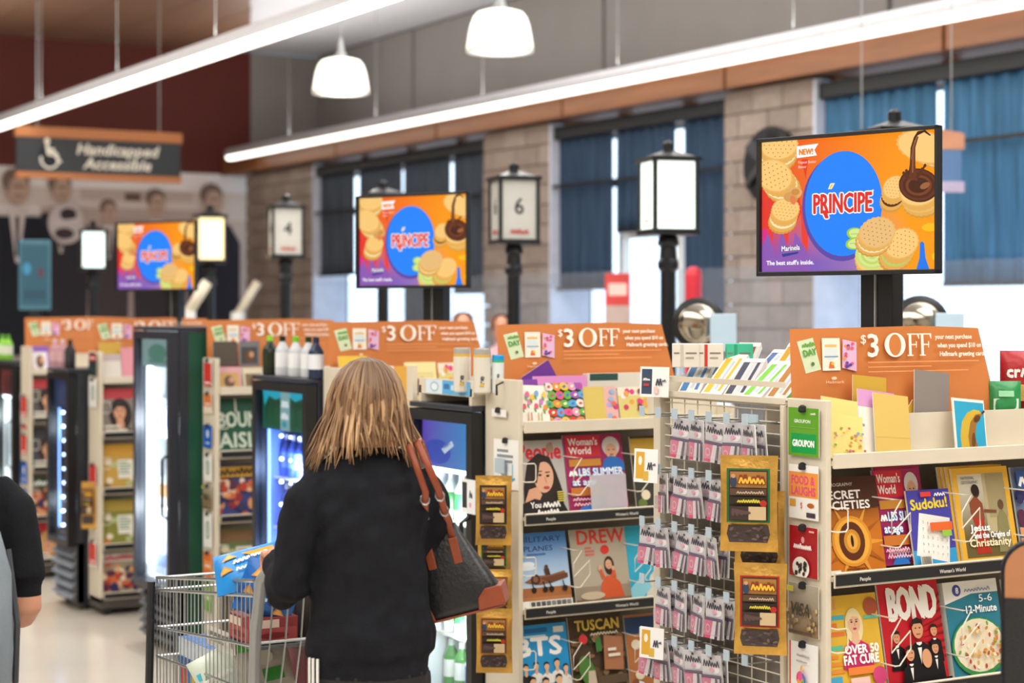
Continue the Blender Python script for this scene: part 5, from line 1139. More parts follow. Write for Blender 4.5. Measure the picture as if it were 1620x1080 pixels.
def cooler(yn, yf, xf, zt, zb, style, lab, head, depth=0.5, side=None, slat='#3a3e46'):
    w = yf-yn; e = empty('drink_cooler', lab, 'cooler', (xf, yf, 0), RZ, 'glass door drink coolers')
    lin_ = {'white': LINERW, 'blue': LINERB, 'dark': LINERD, 'pale': LINERW}[style]; sm = side or FRIDGE
    MB().box(0, 0.03, 0.055, depth, 0.04, zt).build('side_panel', FRIDGE, e, bevel=0.003)
    MB().box(w-0.03, w, 0.055, depth, 0.04, zt).build('side_panel', FRIDGE, e, bevel=0.003)
    if side: MB().box(w, w+0.003, 0.10, depth, 0.06, zt-0.01).build('side_panel', side, e)
    MB().box(0.03, w-0.03, depth-0.02, depth, 0.04, zt).build('back_panel', lin_, e)
    MB().box(0, w, 0.0, depth, zt, zt+0.02).build('top_panel', FRIDGE, e, bevel=0.004)
    MB().box(0.03, w-0.03, 0.055, depth-0.02, zb-0.03, zb).build('floor_panel', lin_, e)
    MB().box(0.03, 0.034, 0.06, depth-0.02, zb, zt).build('liner', lin_, e); MB().box(w-0.034, w-0.03, 0.06, depth-0.02, zb, zt).build('liner', lin_, e)
    MB().box(0.0, w, 0.06, 0.10, 0.04, zb-0.03).build('kick_panel', FRIDGE, e)
    n = 5
    for k in range(n):
        z = 0.07+(zb-0.12)*k/n; hh = (zb-0.12)/n*0.62
        MB().add([(0.02, 0.02, z), (w-0.02, 0.02, z), (w-0.02, 0.06, z+hh), (0.02, 0.06, z+hh), (0.02, 0.03, z-0.006), (w-0.02, 0.03, z-0.006), (w-0.02, 0.07, z+hh-0.006), (0.02, 0.07, z+hh-0.006)],
              [(0, 1, 2, 3), (7, 6, 5, 4), (0, 4, 5, 1), (1, 5, 6, 2), (2, 6, 7, 3), (3, 7, 4, 0)]).build('grille_slat', mat('slat_'+slat[1:], slat, 0.4, metal=0.3), e)
    for x in (0.05, w-0.05): MB().lathe([(0.022, 0), (0.022, 0.04)], 10, x, 0.12).build('foot', BLACKP, e)
    f = 0.04; dz0, dz1 = zb-0.05, zt-0.005
    df = MB()
    df.box(0, f, 0, 0.05, dz0, dz1); df.box(w-f, w, 0, 0.05, dz0, dz1); df.box(f, w-f, 0, 0.05, dz1-f, dz1); df.box(f, w-f, 0, 0.05, dz0, dz0+f)
    do = df.build('door', BLACKP if style != 'white' else FRIDGE, e)
    MB().box(f, w-f, 0.02, 0.026, dz0+f, dz1-f).build('glass_pane', FGLASS, do)
    MB().tube([(w-0.02, 0, 0.7), (w-0.02, -0.03, 0.72), (w-0.02, -0.03, 1.0), (w-0.02, 0, 1.02)], 0.008, 6).build('handle', BLACKP, do)
    hh = 0.17 if style != 'white' else 0.14
    d = Draw(100, 60, w-2*f-0.004, hh, x0=f+0.002, z0=dz1-f-hh-0.002); head(d); d.build('header_panel', e, attr_mat('backlit_header_'+style, 0.3, emit=0.85) if 'backlit_header_'+style not in MATS else MATS['backlit_header_'+style], loc=(0, 0.035, 0))
    gz1 = dz1-f-hh; ns = 4 if style != 'white' else 3
    for k in range(ns):
        z = zb+(gz1-zb)*k/ns+0.0
        if k: MB().box(0.035, w-0.035, 0.09, depth-0.03, z-0.008, z).build('shelf', WHITEP, e)
    if style == 'white': MB().box(0.05, 0.105, 0.06, 0.075, zb+0.06, gz1+0.02).build('light_strip', LEDW, e)
    if style in ('pale',): MB().box(f, w-f, 0.05, 0.07, gz1-0.02, gz1+0.012).build('light_strip', LEDW, e)
    if style in ('blue', 'dark'):
        m = MB(); nn = 9
        for k in range(nn): MB().lathe([(0.002, -0.008), (0.009, -0.004), (0.009, 0.004), (0.002, 0.008)], 8).build('led', LEDB, e, loc=(w*0.33, 0.058, zb+0.05+(gz1-zb-0.08)*k/(nn-1)))
        for x in (0.5, 0.66): 
            for k in range(4): MB().lathe([(0.002, -0.006), (0.006, -0.003), (0.006, 0.003), (0.002, 0.006)], 8).build('led', LEDB, e, loc=(w*x, 0.058, gz1-0.03-(gz1-zb-0.08)*k/(nn-1)))
        MB().box(0.036, 0.046, 0.06, 0.07, zb+0.03, gz1).build('light_strip', lamp_mat('blue_side_strip', '#7fa8ff', 3.0) if 'blue_side_strip' not in MATS else MATS['blue_side_strip'], e)
    lc, pw = {'white': ((0.92, 0.96, 1.0), 34), 'blue': ((0.45, 0.6, 1.0), 30), 'dark': ((0.8, 0.88, 1.0), 7), 'pale': ((0.95, 1.0, 0.97), 13)}[style]
    for zz in ((zb+gz1)*0.5+0.25, (zb+gz1)*0.5-0.2):
        l = bpy.data.lights.new('cooler_lamp', 'POINT'); l.energy = pw/4; l.color = lc; l.shadow_soft_size = 0.03; lo = bpy.data.objects.new('cooler_lamp', l); COL.objects.link(lo); lo.location = e.matrix_basis @ Vector((w*0.5, 0.09, zz))
    return e, w, gz1, ns
def stock(E, zb, xf, yf, cols, lab, grp, h=0.19, r=0.03):
    e, w, gz1, ns = E; rr = random.Random(int(yf*10))
    for k in range(ns):
        z = zb+(gz1-zb)*k/ns+0.001; n = int((w-0.09)/(2*r+0.006)); hh = min(h, (gz1-zb)/ns-0.03)
        for q in range(n):
            u = 0.045+r+q*(w-0.09-2*r)/max(1, n-1); p = e.matrix_basis @ Vector((u, 0.14, z))
            bottle_obj(p, r, hh, cols[(k*2+q//2) % len(cols)], lab+', '+('lowest shelf', 'second shelf', 'third shelf', 'top shelf')[k]+', '+ORD[q]+' from left', grp)
def hd_blue(d):
    d.grad(0, 0, 100, 60, lambda x, y: mixc('#6a4ac0', '#2a9ad8', x/100), 6, 2); d.ell(30, 20, 26, 16, '#2f4fc0'); d.poly([(38, 24), (58, 36), (62, 30), (44, 18)], '#d8e6f4'); d.scrib(43, 24, 14, 6, '#5a78c8', 3, rot=28)
def hd_teal(d):
    d.rect(0, 0, 100, 60, '#12604a'); d.poly([(0, 60), (100, 60), (96, 36), (86, 52), (70, 46), (60, 52), (40, 52), (30, 46), (14, 52), (4, 36)], '#25b6cf')
    for x in (18, 32, 66, 82): d.ell(x, 26, 12, 22, '#0c4a30'); d.ell(x, 20, 8, 16, '#125a38')
    d.rect(40, 0, 60, 60, '#8fb8b8'); d.scrib(43, 36, 14, 12, '#f2f6f4', 3); d.scrib(43, 18, 14, 12, '#f2f6f4', 3); d.ell(50, 10, 5, 5, '#2f9fb0')
def hd_plain(a, b): return lambda d: (d.rect(0, 0, 100, 60, a), d.ell(50, 30, 30, 20, b), d.rect(20, 8, 80, 14, b))
MIX = [('#4a8f4a', '#e8eee8', '#d8e8e0'), ('#d8e4e8', '#4a6ac0', '#2f4fa8'), ('#e8eee8', '#3f9f5a', '#e8e8e8'), ('#9ad0a0', '#f0f4f0', '#4aa05a')]
E = cooler(5.655, 6.14, 3.10, 1.39, 0.34, 'pale', 'black cooler with blue header and green drinks beside the jerky column', hd_blue); stock(E, 0.34, 3.10, 6.14, MIX, 'green and white bottle in the cooler beside the jerky bags', 'bottles in the cooler beside the jerky column')
E = cooler(7.10, 7.70, 3.10, 1.44, 0.34, 'blue', 'charcoal cooler glowing blue with a teal header left of the woman', hd_teal); stock(E, 0.34, 3.10, 7.70, [('#3a5ac0', '#6f8fe0', '#dfe8f8'), ('#2f4a9a', '#8fa8e8', '#e8f0ff'), ('#4a6ad0', '#22306a', '#c9d8f8')], 'blue lit water bottle in the glowing blue cooler', 'bottles in the glowing blue cooler')
E = cooler(8.80, 9.36, 3.10, 1.645, 0.36, 'white', 'tall cooler with white vertical light and black sides', hd_plain('#8fa8a4', '#5a8a78'), side=GREEN); stock(E, 0.36, 3.10, 9.36, [('#c9d8ea', '#8fa8d8', '#e8f0fa'), ('#d8e4ee', '#6a78c0', '#4a5aa8'), ('#dfe8ee', '#c99a6a', '#f0f4f8'), ('#e8eef4', '#d8c8a0', '#f4f8fa')], 'pale drink bottle in the tall white lit cooler', 'bottles in the tall white cooler')
E = cooler(10.50, 10.93, 3.085, 1.385, 0.42, 'dark', 'slim black cooler with rows of small lights at left', hd_plain('#2a3a5a', '#3a4a6a'), slat='#8a93a0'); stock(E, 0.42, 3.085, 10.93, [('#8a8478', '#b9a888', '#d8d4c8'), ('#6a7a6a', '#a8b8a8', '#d0d8d0')], 'drink bottle in the slim black cooler', 'bottles in the slim black cooler')
E = cooler(12.15, 12.62, 3.20, 1.39, 0.36, 'pale', 'cooler cut off by the left edge of the picture', hd_plain('#7a3a34', '#5a2a2a')); stock(E, 0.36, 3.09, 12.62, [('#a8d8d0', '#d8f0ea', '#e8f8f4'), ('#8fc8c0', '#e8f4f0', '#d0ece4')], 'aqua drink bottle in the cooler at the left edge', 'bottles in the cooler at the left edge')
# price sign on the second cooler's glass
p = at(741, 815, 6.30); slab('price_card', 'white price card with dark square on the cooler glass', 'price card', atX(741, 812, 3.096), 0.10, 0.12, lambda d: (d.rect(0, 0, 100, 130, '#eef0f2'), d.rect(6, 20, 40, 118, '#2a2f38'), d.scrib(58, 60, 22, 34, '#3a3f52', 2, 5), d.ell(66, 34, 8, 10, '#e8a8c0')), 0, 0.002, rz=RZ)
# tray over the second cooler with canisters
tr = empty('cooler_tray', 'cream tray with a blue price strip on top of the second cooler', 'tray', (3.11, 6.08, 1.411), RZ)
MB().box(0.0, 0.42, 0.02, 0.40, 0.035, 0.045).build('tray_floor', CREAM, tr); MB().box(0.0, 0.42, 0.0, 0.006, 0.03, 0.088).build('front_rail', CREAM, tr, bevel=0.002)
for x in (0.0, 0.39): MB().box(x, x+0.02, 0.0, 0.40, 0.0, 0.06).build('bracket', CREAM, tr)
MB().box(-0.10, -0.05, 0.0, 0.02, 0.0, 0.13).build('bracket', CREAM, tr)
d = Draw(100, 16, 0.34, 0.05, x0=0.06, z0=0.034); d.rect(0, 0, 100, 16, '#d8e8f2'); d.rect(38, 0, 100, 16, '#5fb0e0'); d.ell(20, 8, 10, 6, '#a8c4d8'); d.ell(20, 8, 7, 4, '#e8f0f4'); d.rect(42, 6, 54, 12, '#3a78b0'); d.rect(58, 5, 92, 11, '#bfe0f4'); d.build('price_strip', tr, loc=(0, -0.001, 0))
for px, cc, tx, tc, l in ((731, ('#dcd6c8', '#d8b04a', '#a8a39a'), 're', '#222', 'white and gold canister with vertical letters, left one of the pair'), (763, ('#dcd6c8', '#d8b04a', '#a8a39a'), 're', '#222', 'white and gold canister with vertical letters, right one of the pair'), (788, ('#e0e6e6', '#3fb070', '#1f9ad8'), 'ore', '#1f2a3a', 'slim white canister with a blue cap')):
    a = at(px, 597, 6.42 if px > 750 else 6.52); bottle_obj((a.x, a.y, 1.458), 0.031 if px < 780 else 0.022, 0.158 if px < 780 else 0.135, cc, l, 'canisters over the cooler', 'canister', tx, tc, rz=-0.55, prof='can')
# bottles on top of the blue cooler and the slim cooler
for k, (px, cc, l) in enumerate(((427, ('#1f2a1c', '#24301f', '#8fd03a'), 'dark bottle with lime cap, leftmost on the blue cooler'), (447, ('#c8ccd0', '#e6eaec', '#1c2420'), 'white labelled bottle with black top, second on the blue cooler'), (468, ('#c8ccd0', '#e6eaec', '#6fc02a'), 'white labelled bottle with green top, third on the blue cooler'), (488, ('#c8ccd0', '#e6eaec', '#223a20'), 'white labelled bottle with dark green top, fourth on the blue cooler'), (500, ('#22304a', '#dfe4ea', '#22304a'), 'navy bottle at the right end on the blue cooler'))):
    q = atX(px, 600, 3.155); bottle_obj((q.x, q.y, 1.461), 0.033, 0.175, cc, l, 'bottles on top of the blue cooler')
for k, (px, cc, l) in enumerate(((87, ('#c0929c', '#d8b0b4', '#e0c0c4'), 'pink bottle on the slim cooler, left one'), (99, ('#c0929c', '#d8b0b4', '#e0c0c4'), 'pink bottle on the slim cooler, right one'), (111, ('#2a2a2e', '#3a3a40', '#1a1a1e'), 'black bottle on the slim cooler'))):
    q = atX(px, 580, 3.14); bottle_obj((q.x, q.y, 1.406), 0.032, 0.17, cc, l, 'bottles on top of the slim cooler')
for px, l in ((4, 'lime green bottle on the left edge cooler, left one'), (13, 'lime green bottle on the left edge cooler, right one')):
    q = atX(px, 580, 3.25); bottle_obj((q.x, q.y, 1.411), 0.033, 0.17, ('#7fc23a', '#dfe8d0', '#5aa02a'), l, 'bottles on top of the left edge cooler')

# ================================================================ SHOPPING CART
RW = 0.0032
cart = empty('shopping_cart', 'grey wire shopping cart pushed by the woman in black', 'cart', (1.83, 4.53, 0))
LF, RF, LR, RR = Vector((0.03, 0.86, 0)), Vector((0.45, 0.86, 0)), Vector((0, 0, 0)), Vector((0.48, 0, 0))
ZP = [(0.933, 1.035), (0.896, 0.996), (0.782, 0.862), (0.694, 0.74), (0.60, 0.61), (0.52, 0.50)]       # rail heights front, rear
def pt(a, z): return Vector((a.x, a.y, z))
def side(F, R_, name):
    m = MB()
    for k, (zf, zr) in enumerate(ZP): m.tube([pt(F, zf), pt(R_, zr)], 0.0055 if k < 2 else 0.0042, 6)
    n = 26
    for k in range(n+1):
        q = k/n; p = F.lerp(R_, q); m.tube([pt(p, ZP[0][0]+(ZP[0][1]-ZP[0][0])*q), pt(p, ZP[-1][0]+(ZP[-1][1]-ZP[-1][0])*q)], 0.002, 5)
    return m.build(name, STEEL, cart)
side(LF, LR, 'side_basket'); side(RF, RR, 'side_basket')
m = MB()
for zf, zr in ZP: m.tube([pt(LF, zf), pt(RF, zf)], 0.0045, 6)
for k in range(15): p = LF.lerp(RF, k/14); m.tube([pt(p, ZP[0][0]), pt(p, ZP[-1][0])], 0.002, 5)
m.build('front_basket', STEEL, cart)
m = MB()
for k in range(20): p = LF.lerp(LR, k/19); q = RF.lerp(RR, k/19); z = 0.52-0.02*k/19; m.tube([pt(p, z), pt(q, z)], 0.0022, 5)
for k in range(9): p = LF.lerp(RF, k/8); q = LR.lerp(RR, k/8); m.tube([pt(p, 0.52), pt(q, 0.50)], 0.0025, 5)
m.build('basket_floor', STEEL, cart)
m = MB()                                            # rear gate with child seat back leaning forward
for z, yy in ((1.03, 0.02), (0.86, 0.05), (0.72, 0.09), (0.56, 0.06)): m.tube([(0.01, yy, z), (0.47, yy, z)], 0.0045, 6)
for k in range(11): x = 0.02+0.045*k; m.tube([(x, 0.02, 1.04), (x, 0.05, 0.86), (x, 0.09, 0.72), (x, 0.06, 0.52)], 0.003, 6)
m.build('rear_gate', STEEL, cart)
m = MB(); m.box(0.02, 0.46, 0.06, 0.26, 0.838, 0.846); m.build('child_seat', mat('cart_seat_grey', '#6f7375', 0.5), cart)
for x, s_ in ((-0.005, 1), (0.485, -1)):
    MB().tube([(x+0.10*s_, -0.10, 1.088), (x+0.04*s_, -0.10, 1.086), (x+0.01*s_, -0.085, 1.075), (x, -0.06, 1.045), (x, -0.02, 0.9), (x, 0.0, 0.55), (x, 0.02, 0.30)], [0.018, 0.018, 0.019, 0.02, 0.02, 0.019, 0.018], 10, sy=0.8).build('frame_tube', GREYM, cart, smooth=True)
    MB().tube([(x, 0.02, 0.30), (x, 0.05, 0.20), (x, 0.80, 0.16)], 0.016, 8).build('chassis_tube', GREYM, cart, smooth=True)
MB().tube([(0.02, -0.10, 1.088), (0.46, -0.10, 1.088)], 0.017, 10).build('handle', mat('handle_grey', '#8a8d8f', 0.4), cart, smooth=True)
MB().tube([(0.018, 0.875, 0.92), (0.012, 0.88, 0.6), (0.012, 0.88, 0.25), (0.012, 0.82, 0.18)], 0.013, 8).build('corner_bumper', BLACKP, cart)
MB().tube([(0.462, 0.875, 0.92), (0.468, 0.88, 0.6), (0.468, 0.88, 0.25), (0.468, 0.82, 0.18)], 0.013, 8).build('corner_bumper', BLACKP, cart)
for x in (0.03, 0.45):
    for y in (0.06, 0.80):
        w_ = MB(); w_.lathe([(0.05, -0.014), (0.062, -0.010), (0.062, 0.010), (0.05, 0.014)], 16, M=Matrix.Translation((x, y, 0.063)) @ Matrix.Rotation(PI/2, 4, 'Y')); w_.build('wheel', BLACKP, cart)
        MB().box(x-0.02, x+0.02, y-0.02, y+0.02, 0.12, 0.17).build('wheel_fork', GREYM, cart)
d = Draw(100, 20, 0.22, 0.055); d.rect(0, 0, 100, 20, '#d9d6cc'); d.rect(6, 11, 80, 15, '#7a7870'); d.rect(6, 5, 60, 8, '#9a988f'); d.ell(90, 10, 5, 5, '#8a887f')
q = d.build('cart_notice', cart, loc=(0.03, 0.32, 0.80), rot=(0.0, 0, -PI/2))

# groceries in the cart
CT = cart.matrix_basis
def pillow(name, lab, cat, loc, w, h, th, col, M3, prints):
    nx, ny = 10, 10; m = MB(); vs = []; fs = []
    for s_ in (-1, 1):
        for j in range(ny+1):
            for k in range(nx+1):
                a, b = k/nx, j/ny; bul = (math.sin(PI*a)*math.sin(PI*b))**0.5 if 0 < a < 1 and 0 < b < 1 else 0
                vs.append(((a-.5)*w, s_*(0.001+th/2*bul)+0.003*bul*math.sin(9*a+7*b), (b-.5)*h))
    n1 = (nx+1)*(ny+1)
    for s_ in (0, 1):
        for j in range(ny):
            for k in range(nx):
                q = s_*n1+j*(nx+1)+k; f = (q, q+1, q+nx+2, q+nx+1); fs.append(f if s_ == 0 else f[::-1])
    m.add(vs, fs); o = m.build(name, mat('film_'+col[1:], col, 0.3, var=0.12, scale=9, bump=0.2, bscale=25), None, smooth=True)
    o.matrix_world = Matrix.Translation(loc) @ M3; tag(o, lab, cat)
    d = Draw(100, 100, w*0.8, h*0.8, z0=-h*0.4); prints(d); me = d.build('bag_print', o, GLOSS)
    for v in me.data.vertices:            # wrap the print over the bulging front
        a, b = v.co.x/w+.5, v.co.z/h+.5; bul = (max(0, math.sin(PI*a))*max(0, math.sin(PI*b)))**0.5
        v.co.y += -(0.001+th/2*bul)+0.003*bul*math.sin(9*a+7*b)-0.004
    return o
def pr_chips(d):
    for x, y, r in ((18, 82, 20), (10, 40, -20), (84, 14, 10)): d.poly([(x-14, y-8), (x+14, y-4), (x-2, y+16)], '#e0923a'); d.poly([(x-9, y-5), (x+9, y-3), (x-1, y+10)], '#f0b45a')
    d.poly([(40, 84), (96, 92), (92, 70), (60, 66)], '#e89a3a'); d.scrib(26, 54, 62, 14, '#e8f4fc', 8, rot=8); d.scrib(30, 28, 44, 12, '#cfe8fa', 6, rot=8); d.ell(70, 34, 16, 10, '#0f3f8a')
Rz = lambda a: Matrix.Rotation(a, 4, 'Z'); Rx = lambda a: Matrix.Rotation(a, 4, 'X'); Ry = lambda a: Matrix.Rotation(a, 4, 'Y')
pillow('snack_bag', 'bright blue snack bag lying highest in the cart seat', 'snack bag', at(397, 898, 5.02), 0.20, 0.13, 0.06, '#1f86d0', Rz(-0.5) @ Ry(-0.25) @ Rx(-0.7), pr_chips)
pillow('snack_bag', 'deeper blue snack bag standing behind the cart gate wires', 'snack bag', at(425, 935, 4.98), 0.16, 0.15, 0.06, '#1a66b8', Rz(-0.45) @ Ry(0.35), pr_chips)
pillow('produce_bag', 'grey and green produce bag leaning in the cart', 'produce bag', at(415, 1040, 5.06), 0.15, 0.19, 0.09, '#9a9488', Rz(-0.5) @ Ry(-0.2), lambda d: (d.rect(0, 70, 40, 100, '#3fae3a'), d.rect(50, 10, 96, 34, '#2f7f2f'), d.ell(60, 56, 20, 14, '#b5aea2')))
pillow('produce_bag', 'green and white bag low in the cart', 'produce bag', at(352, 1064, 5.22), 0.16, 0.14, 0.07, '#d8e4d4', Rz(-0.5) @ Ry(-0.5), lambda d: (d.rect(0, 0, 100, 40, '#3aa83a'), d.rect(0, 60, 100, 78, '#4ab8d0'), d.rect(10, 44, 80, 56, '#f0f4ee')))
def gbox(name, lab, x0, x1, y0, y1, z0, z1, col, prints):
    o = MB().box(0, x1-x0, 0, y1-y0, 0, z1-z0).build(name, mat('box_'+col[1:], col, 0.5, var=0.05), None, bevel=0.003); o.matrix_world = CT @ Matrix.Translation((x0, y0, z0)); tag(o, lab, 'box')
    d = Draw(100, 100, x1-x0, z1-z0, x0=0); prints(d); d.build('box_print', o, loc=(0, -0.001, 0))
    d = Draw(100, 100, y1-y0, z1-z0, x0=-(y1-y0)); prints(d); d.build('box_print', o, loc=(-0.001, 0, 0), rot=(0, 0, -PI/2))
gbox('grocery_box', 'blue and white grocery box at the front of the cart', 0.05, 0.20, 0.46, 0.72, 0.53, 0.775, '#3f74b8', lambda d: (d.rect(0, 78, 100, 100, '#cdd8e4'), d.rect(8, 14, 30, 64, '#b8443c'), d.rect(44, 8, 66, 60, '#c9b23a'), d.rect(0, 66, 100, 76, '#28549a')))
gbox('grocery_box', 'pinkish red boxed item right in the cart beside the woman', 0.21, 0.45, 0.12, 0.36, 0.53, 0.835, '#b3686a', lambda d: (d.rect(10, 10, 90, 40, '#c98a80'), d.rect(10, 55, 90, 90, '#a8585c')))
gbox('carton', 'dark carton with a pale emblem on the cart seat beside the woman', 0.19, 0.45, 0.075, 0.24, 0.85, 0.985, '#35302c', lambda d: (d.rect(10, 10, 42, 90, '#5a5450'), d.rect(13, 14, 39, 86, '#35302c'), d.ell(26, 56, 8, 12, '#b9b2a8'), d.rect(16, 24, 36, 30, '#8a847c')))
gbox('meat_tray', 'red wrapped meat tray under the blue snack bags', 0.02, 0.16, 0.08, 0.24, 0.85, 0.92, '#8d3034', lambda d: (d.rect(4, 8, 96, 60, '#a8484a'), d.rect(10, 60, 60, 92, '#e0c8b8'), d.ell(50, 30, 30, 12, '#7a2428')))
gbox('sauce_carton', 'red and blue carton low at the rear of the cart', 0.03, 0.16, 0.13, 0.30, 0.53, 0.67, '#2a5aa0', lambda d: (d.rect(30, 10, 60, 90, '#d8432f'), d.rect(66, 40, 96, 90, '#e0d040')))

# ================================================================ PEOPLE
from mathutils import noise
def loft(m, rings, n=20):
    vs = []; fs = []
    for (cx, cy, cz, rx, ry) in rings:
        for k in range(n): a = 2*PI*k/n; vs.append((cx+rx*math.cos(a), cy+ry*math.sin(a), cz))
    for j in range(len(rings)-1):
        for k in range(n): fs.append((j*n+k, j*n+(k+1) % n, (j+1)*n+(k+1) % n, (j+1)*n+k))
    fs += [tuple(range(n-1, -1, -1)), tuple(range((len(rings)-1)*n, len(rings)*n))]
    m.add(vs, fs)
def make_person(name, lofts, tubes, mats, voxel, loc, rz, label, fold=0.004, folds_on=()):
    """lofts: (material key, rings); tubes: (material key, points, radii). One continuous surface grown over them all."""
    m = MB(); samples = []
    for key, rings in lofts:
        loft(m, rings); samples += [(key, Vector(r[:3]), (r[3]+r[4])/2, r[3], r[4]) for r in rings]
    for key, pts, rad in tubes:
        m.tube(pts, rad, 12)
        for (a, b), (ra, rb) in zip(zip(pts, pts[1:]), zip(rad, rad[1:])):
            for q in (0, .25, .5, .75, 1.0): samples.append((key, Vector(a).lerp(Vector(b), q), ra+(rb-ra)*q, ra+(rb-ra)*q, ra+(rb-ra)*q))
    o = bpy.data.objects.new('tmp', m.mesh('tmp')); COL.objects.link(o)
    r = o.modifiers.new('r', 'REMESH'); r.mode = 'VOXEL'; r.voxel_size = voxel
    s_ = o.modifiers.new('s', 'SMOOTH'); s_.iterations = 4; s_.factor = 0.5
    dg = bpy.context.evaluated_depsgraph_get(); dg.update()
    me = bpy.data.meshes.new_from_object(o.evaluated_get(dg)); bpy.data.objects.remove(o)
    keys = list(mats); 
    for k in keys: me.materials.append(mats[k])
    nP = len(me.polygons); cen = np.zeros(nP*3); me.polygons.foreach_get('center', cen); cen = cen.reshape(-1, 3)
    SP = np.array([s[1] for s in samples]); SX = np.array([s[3] for s in samples]); SY = np.array([s[4] for s in samples]); SK = np.array([keys.index(s[0]) for s in samples])
    idx = np.zeros(nP, int)
    for c in range(0, nP, 20000):
        df = cen[c:c+20000, None, :]-SP[None]; rr = (SX+SY)/2
        D = np.sqrt((df[:, :, 0]/SX*rr)**2+(df[:, :, 1]/SY*rr)**2+df[:, :, 2]**2)-rr
        idx[c:c+20000] = SK[D.argmin(1)]
    me.polygons.foreach_set('material_index', idx.astype('i4')); me.polygons.foreach_set('use_smooth', [True]*nP)
    fi = {keys.index(k) for k in folds_on}
    if fi:
        vset = set()
        for p in me.polygons:
            if p.material_index in fi: vset.update(p.vertices)
        nv = len(me.vertices); co = np.zeros(nv*3); me.vertices.foreach_get('co', co); co = co.reshape(-1, 3); nm = np.array([tuple(q.vector) for q in me.vertex_normals])
        for vi in vset:
            c = co[vi]
            f = noise.noise(Vector((c[0]*4+3, c[1]*4, c[2]*10+c[0]*5)))+0.5*noise.noise(Vector((c[0]*14, c[1]*14, c[2]*24-c[0]*9)))
            co[vi] = c+nm[vi]*(fold*f)
        me.vertices.foreach_set('co', co.ravel())
    me.update(); ob = bpy.data.objects.new(name, me); COL.objects.link(ob); ob.location = loc; ob.rotation_euler = (0, 0, rz)
    return tag(ob, label, 'person')
SKIN = mat('skin', '#c98f74', 0.5, var=0.06, scale=20)
FLEECE = mat('black_fleece', '#1b1c21', 0.9, var=0.15, scale=30, bump=0.3, bscale=300, spec=0.15)
TRACK = mat('black_track_pants', '#0f1015', 0.6, var=0.1)
SHOE = mat('dark_shoe', '#2a2a2e', 0.6)
def fingers(tip, fwd, right, up, s=1.0):
    """four fingers wrapped over a bar and a thumb under it"""
    out = []
    for k, L in enumerate((0.92, 1.0, 0.96, 0.8)):
        b = tip+right*((k-1.5)*0.019); out.append(('skin', [b-fwd*0.01, b+fwd*0.03*L+up*0.008, b+fwd*0.05*L-up*0.012, b+fwd*0.045*L-up*0.034, b+fwd*0.022-up*0.042], [0.0095, 0.009, 0.0085, 0.008, 0.007]))
    b = tip+right*0.034-fwd*0.03; out.append(('skin', [b, b+right*0.018+fwd*0.02-up*0.01, b+right*0.016+fwd*0.045-up*0.03], [0.011, 0.010, 0.008]))
    return out
wp = at(584, HOR, 4.55)
V = Vector
lh = V((-0.205, 0.315, 1.112)); rh = V((0.09, 0.33, 1.11))
lofts = [('pants', [(0, -0.01, 0.78, 0.16, 0.125), (0, -0.015, 0.86, 0.178, 0.135), (0, -0.01, 0.95, 0.17, 0.125)]),
         ('jacket', [(0, -0.01, 0.905, 0.188, 0.146), (0, -0.012, 0.96, 0.186, 0.146), (0, -0.005, 1.06, 0.172, 0.134), (0, 0.0, 1.15, 0.170, 0.130), (0, 0.0, 1.25, 0.178, 0.130), (0, 0.0, 1.32, 0.176, 0.118), (0, 0.0, 1.37, 0.135, 0.092), (0, 0.005, 1.405, 0.085, 0.075), (0, 0.01, 1.44, 0.068, 0.068)]),
         ('skin', [(0, 0.02, 1.42, 0.048, 0.05), (0, 0.025, 1.46, 0.047, 0.05)]),
         ('skin', [(0.0, 0.045, 1.405, 0.022, 0.028), (0.0, 0.045, 1.425, 0.048, 0.06), (0, 0.042, 1.46, 0.064, 0.082), (0, 0.038, 1.50, 0.072, 0.092), (0, 0.033, 1.545, 0.070, 0.092), (0, 0.03, 1.58, 0.052, 0.07), (0, 0.03, 1.598, 0.022, 0.03)])]
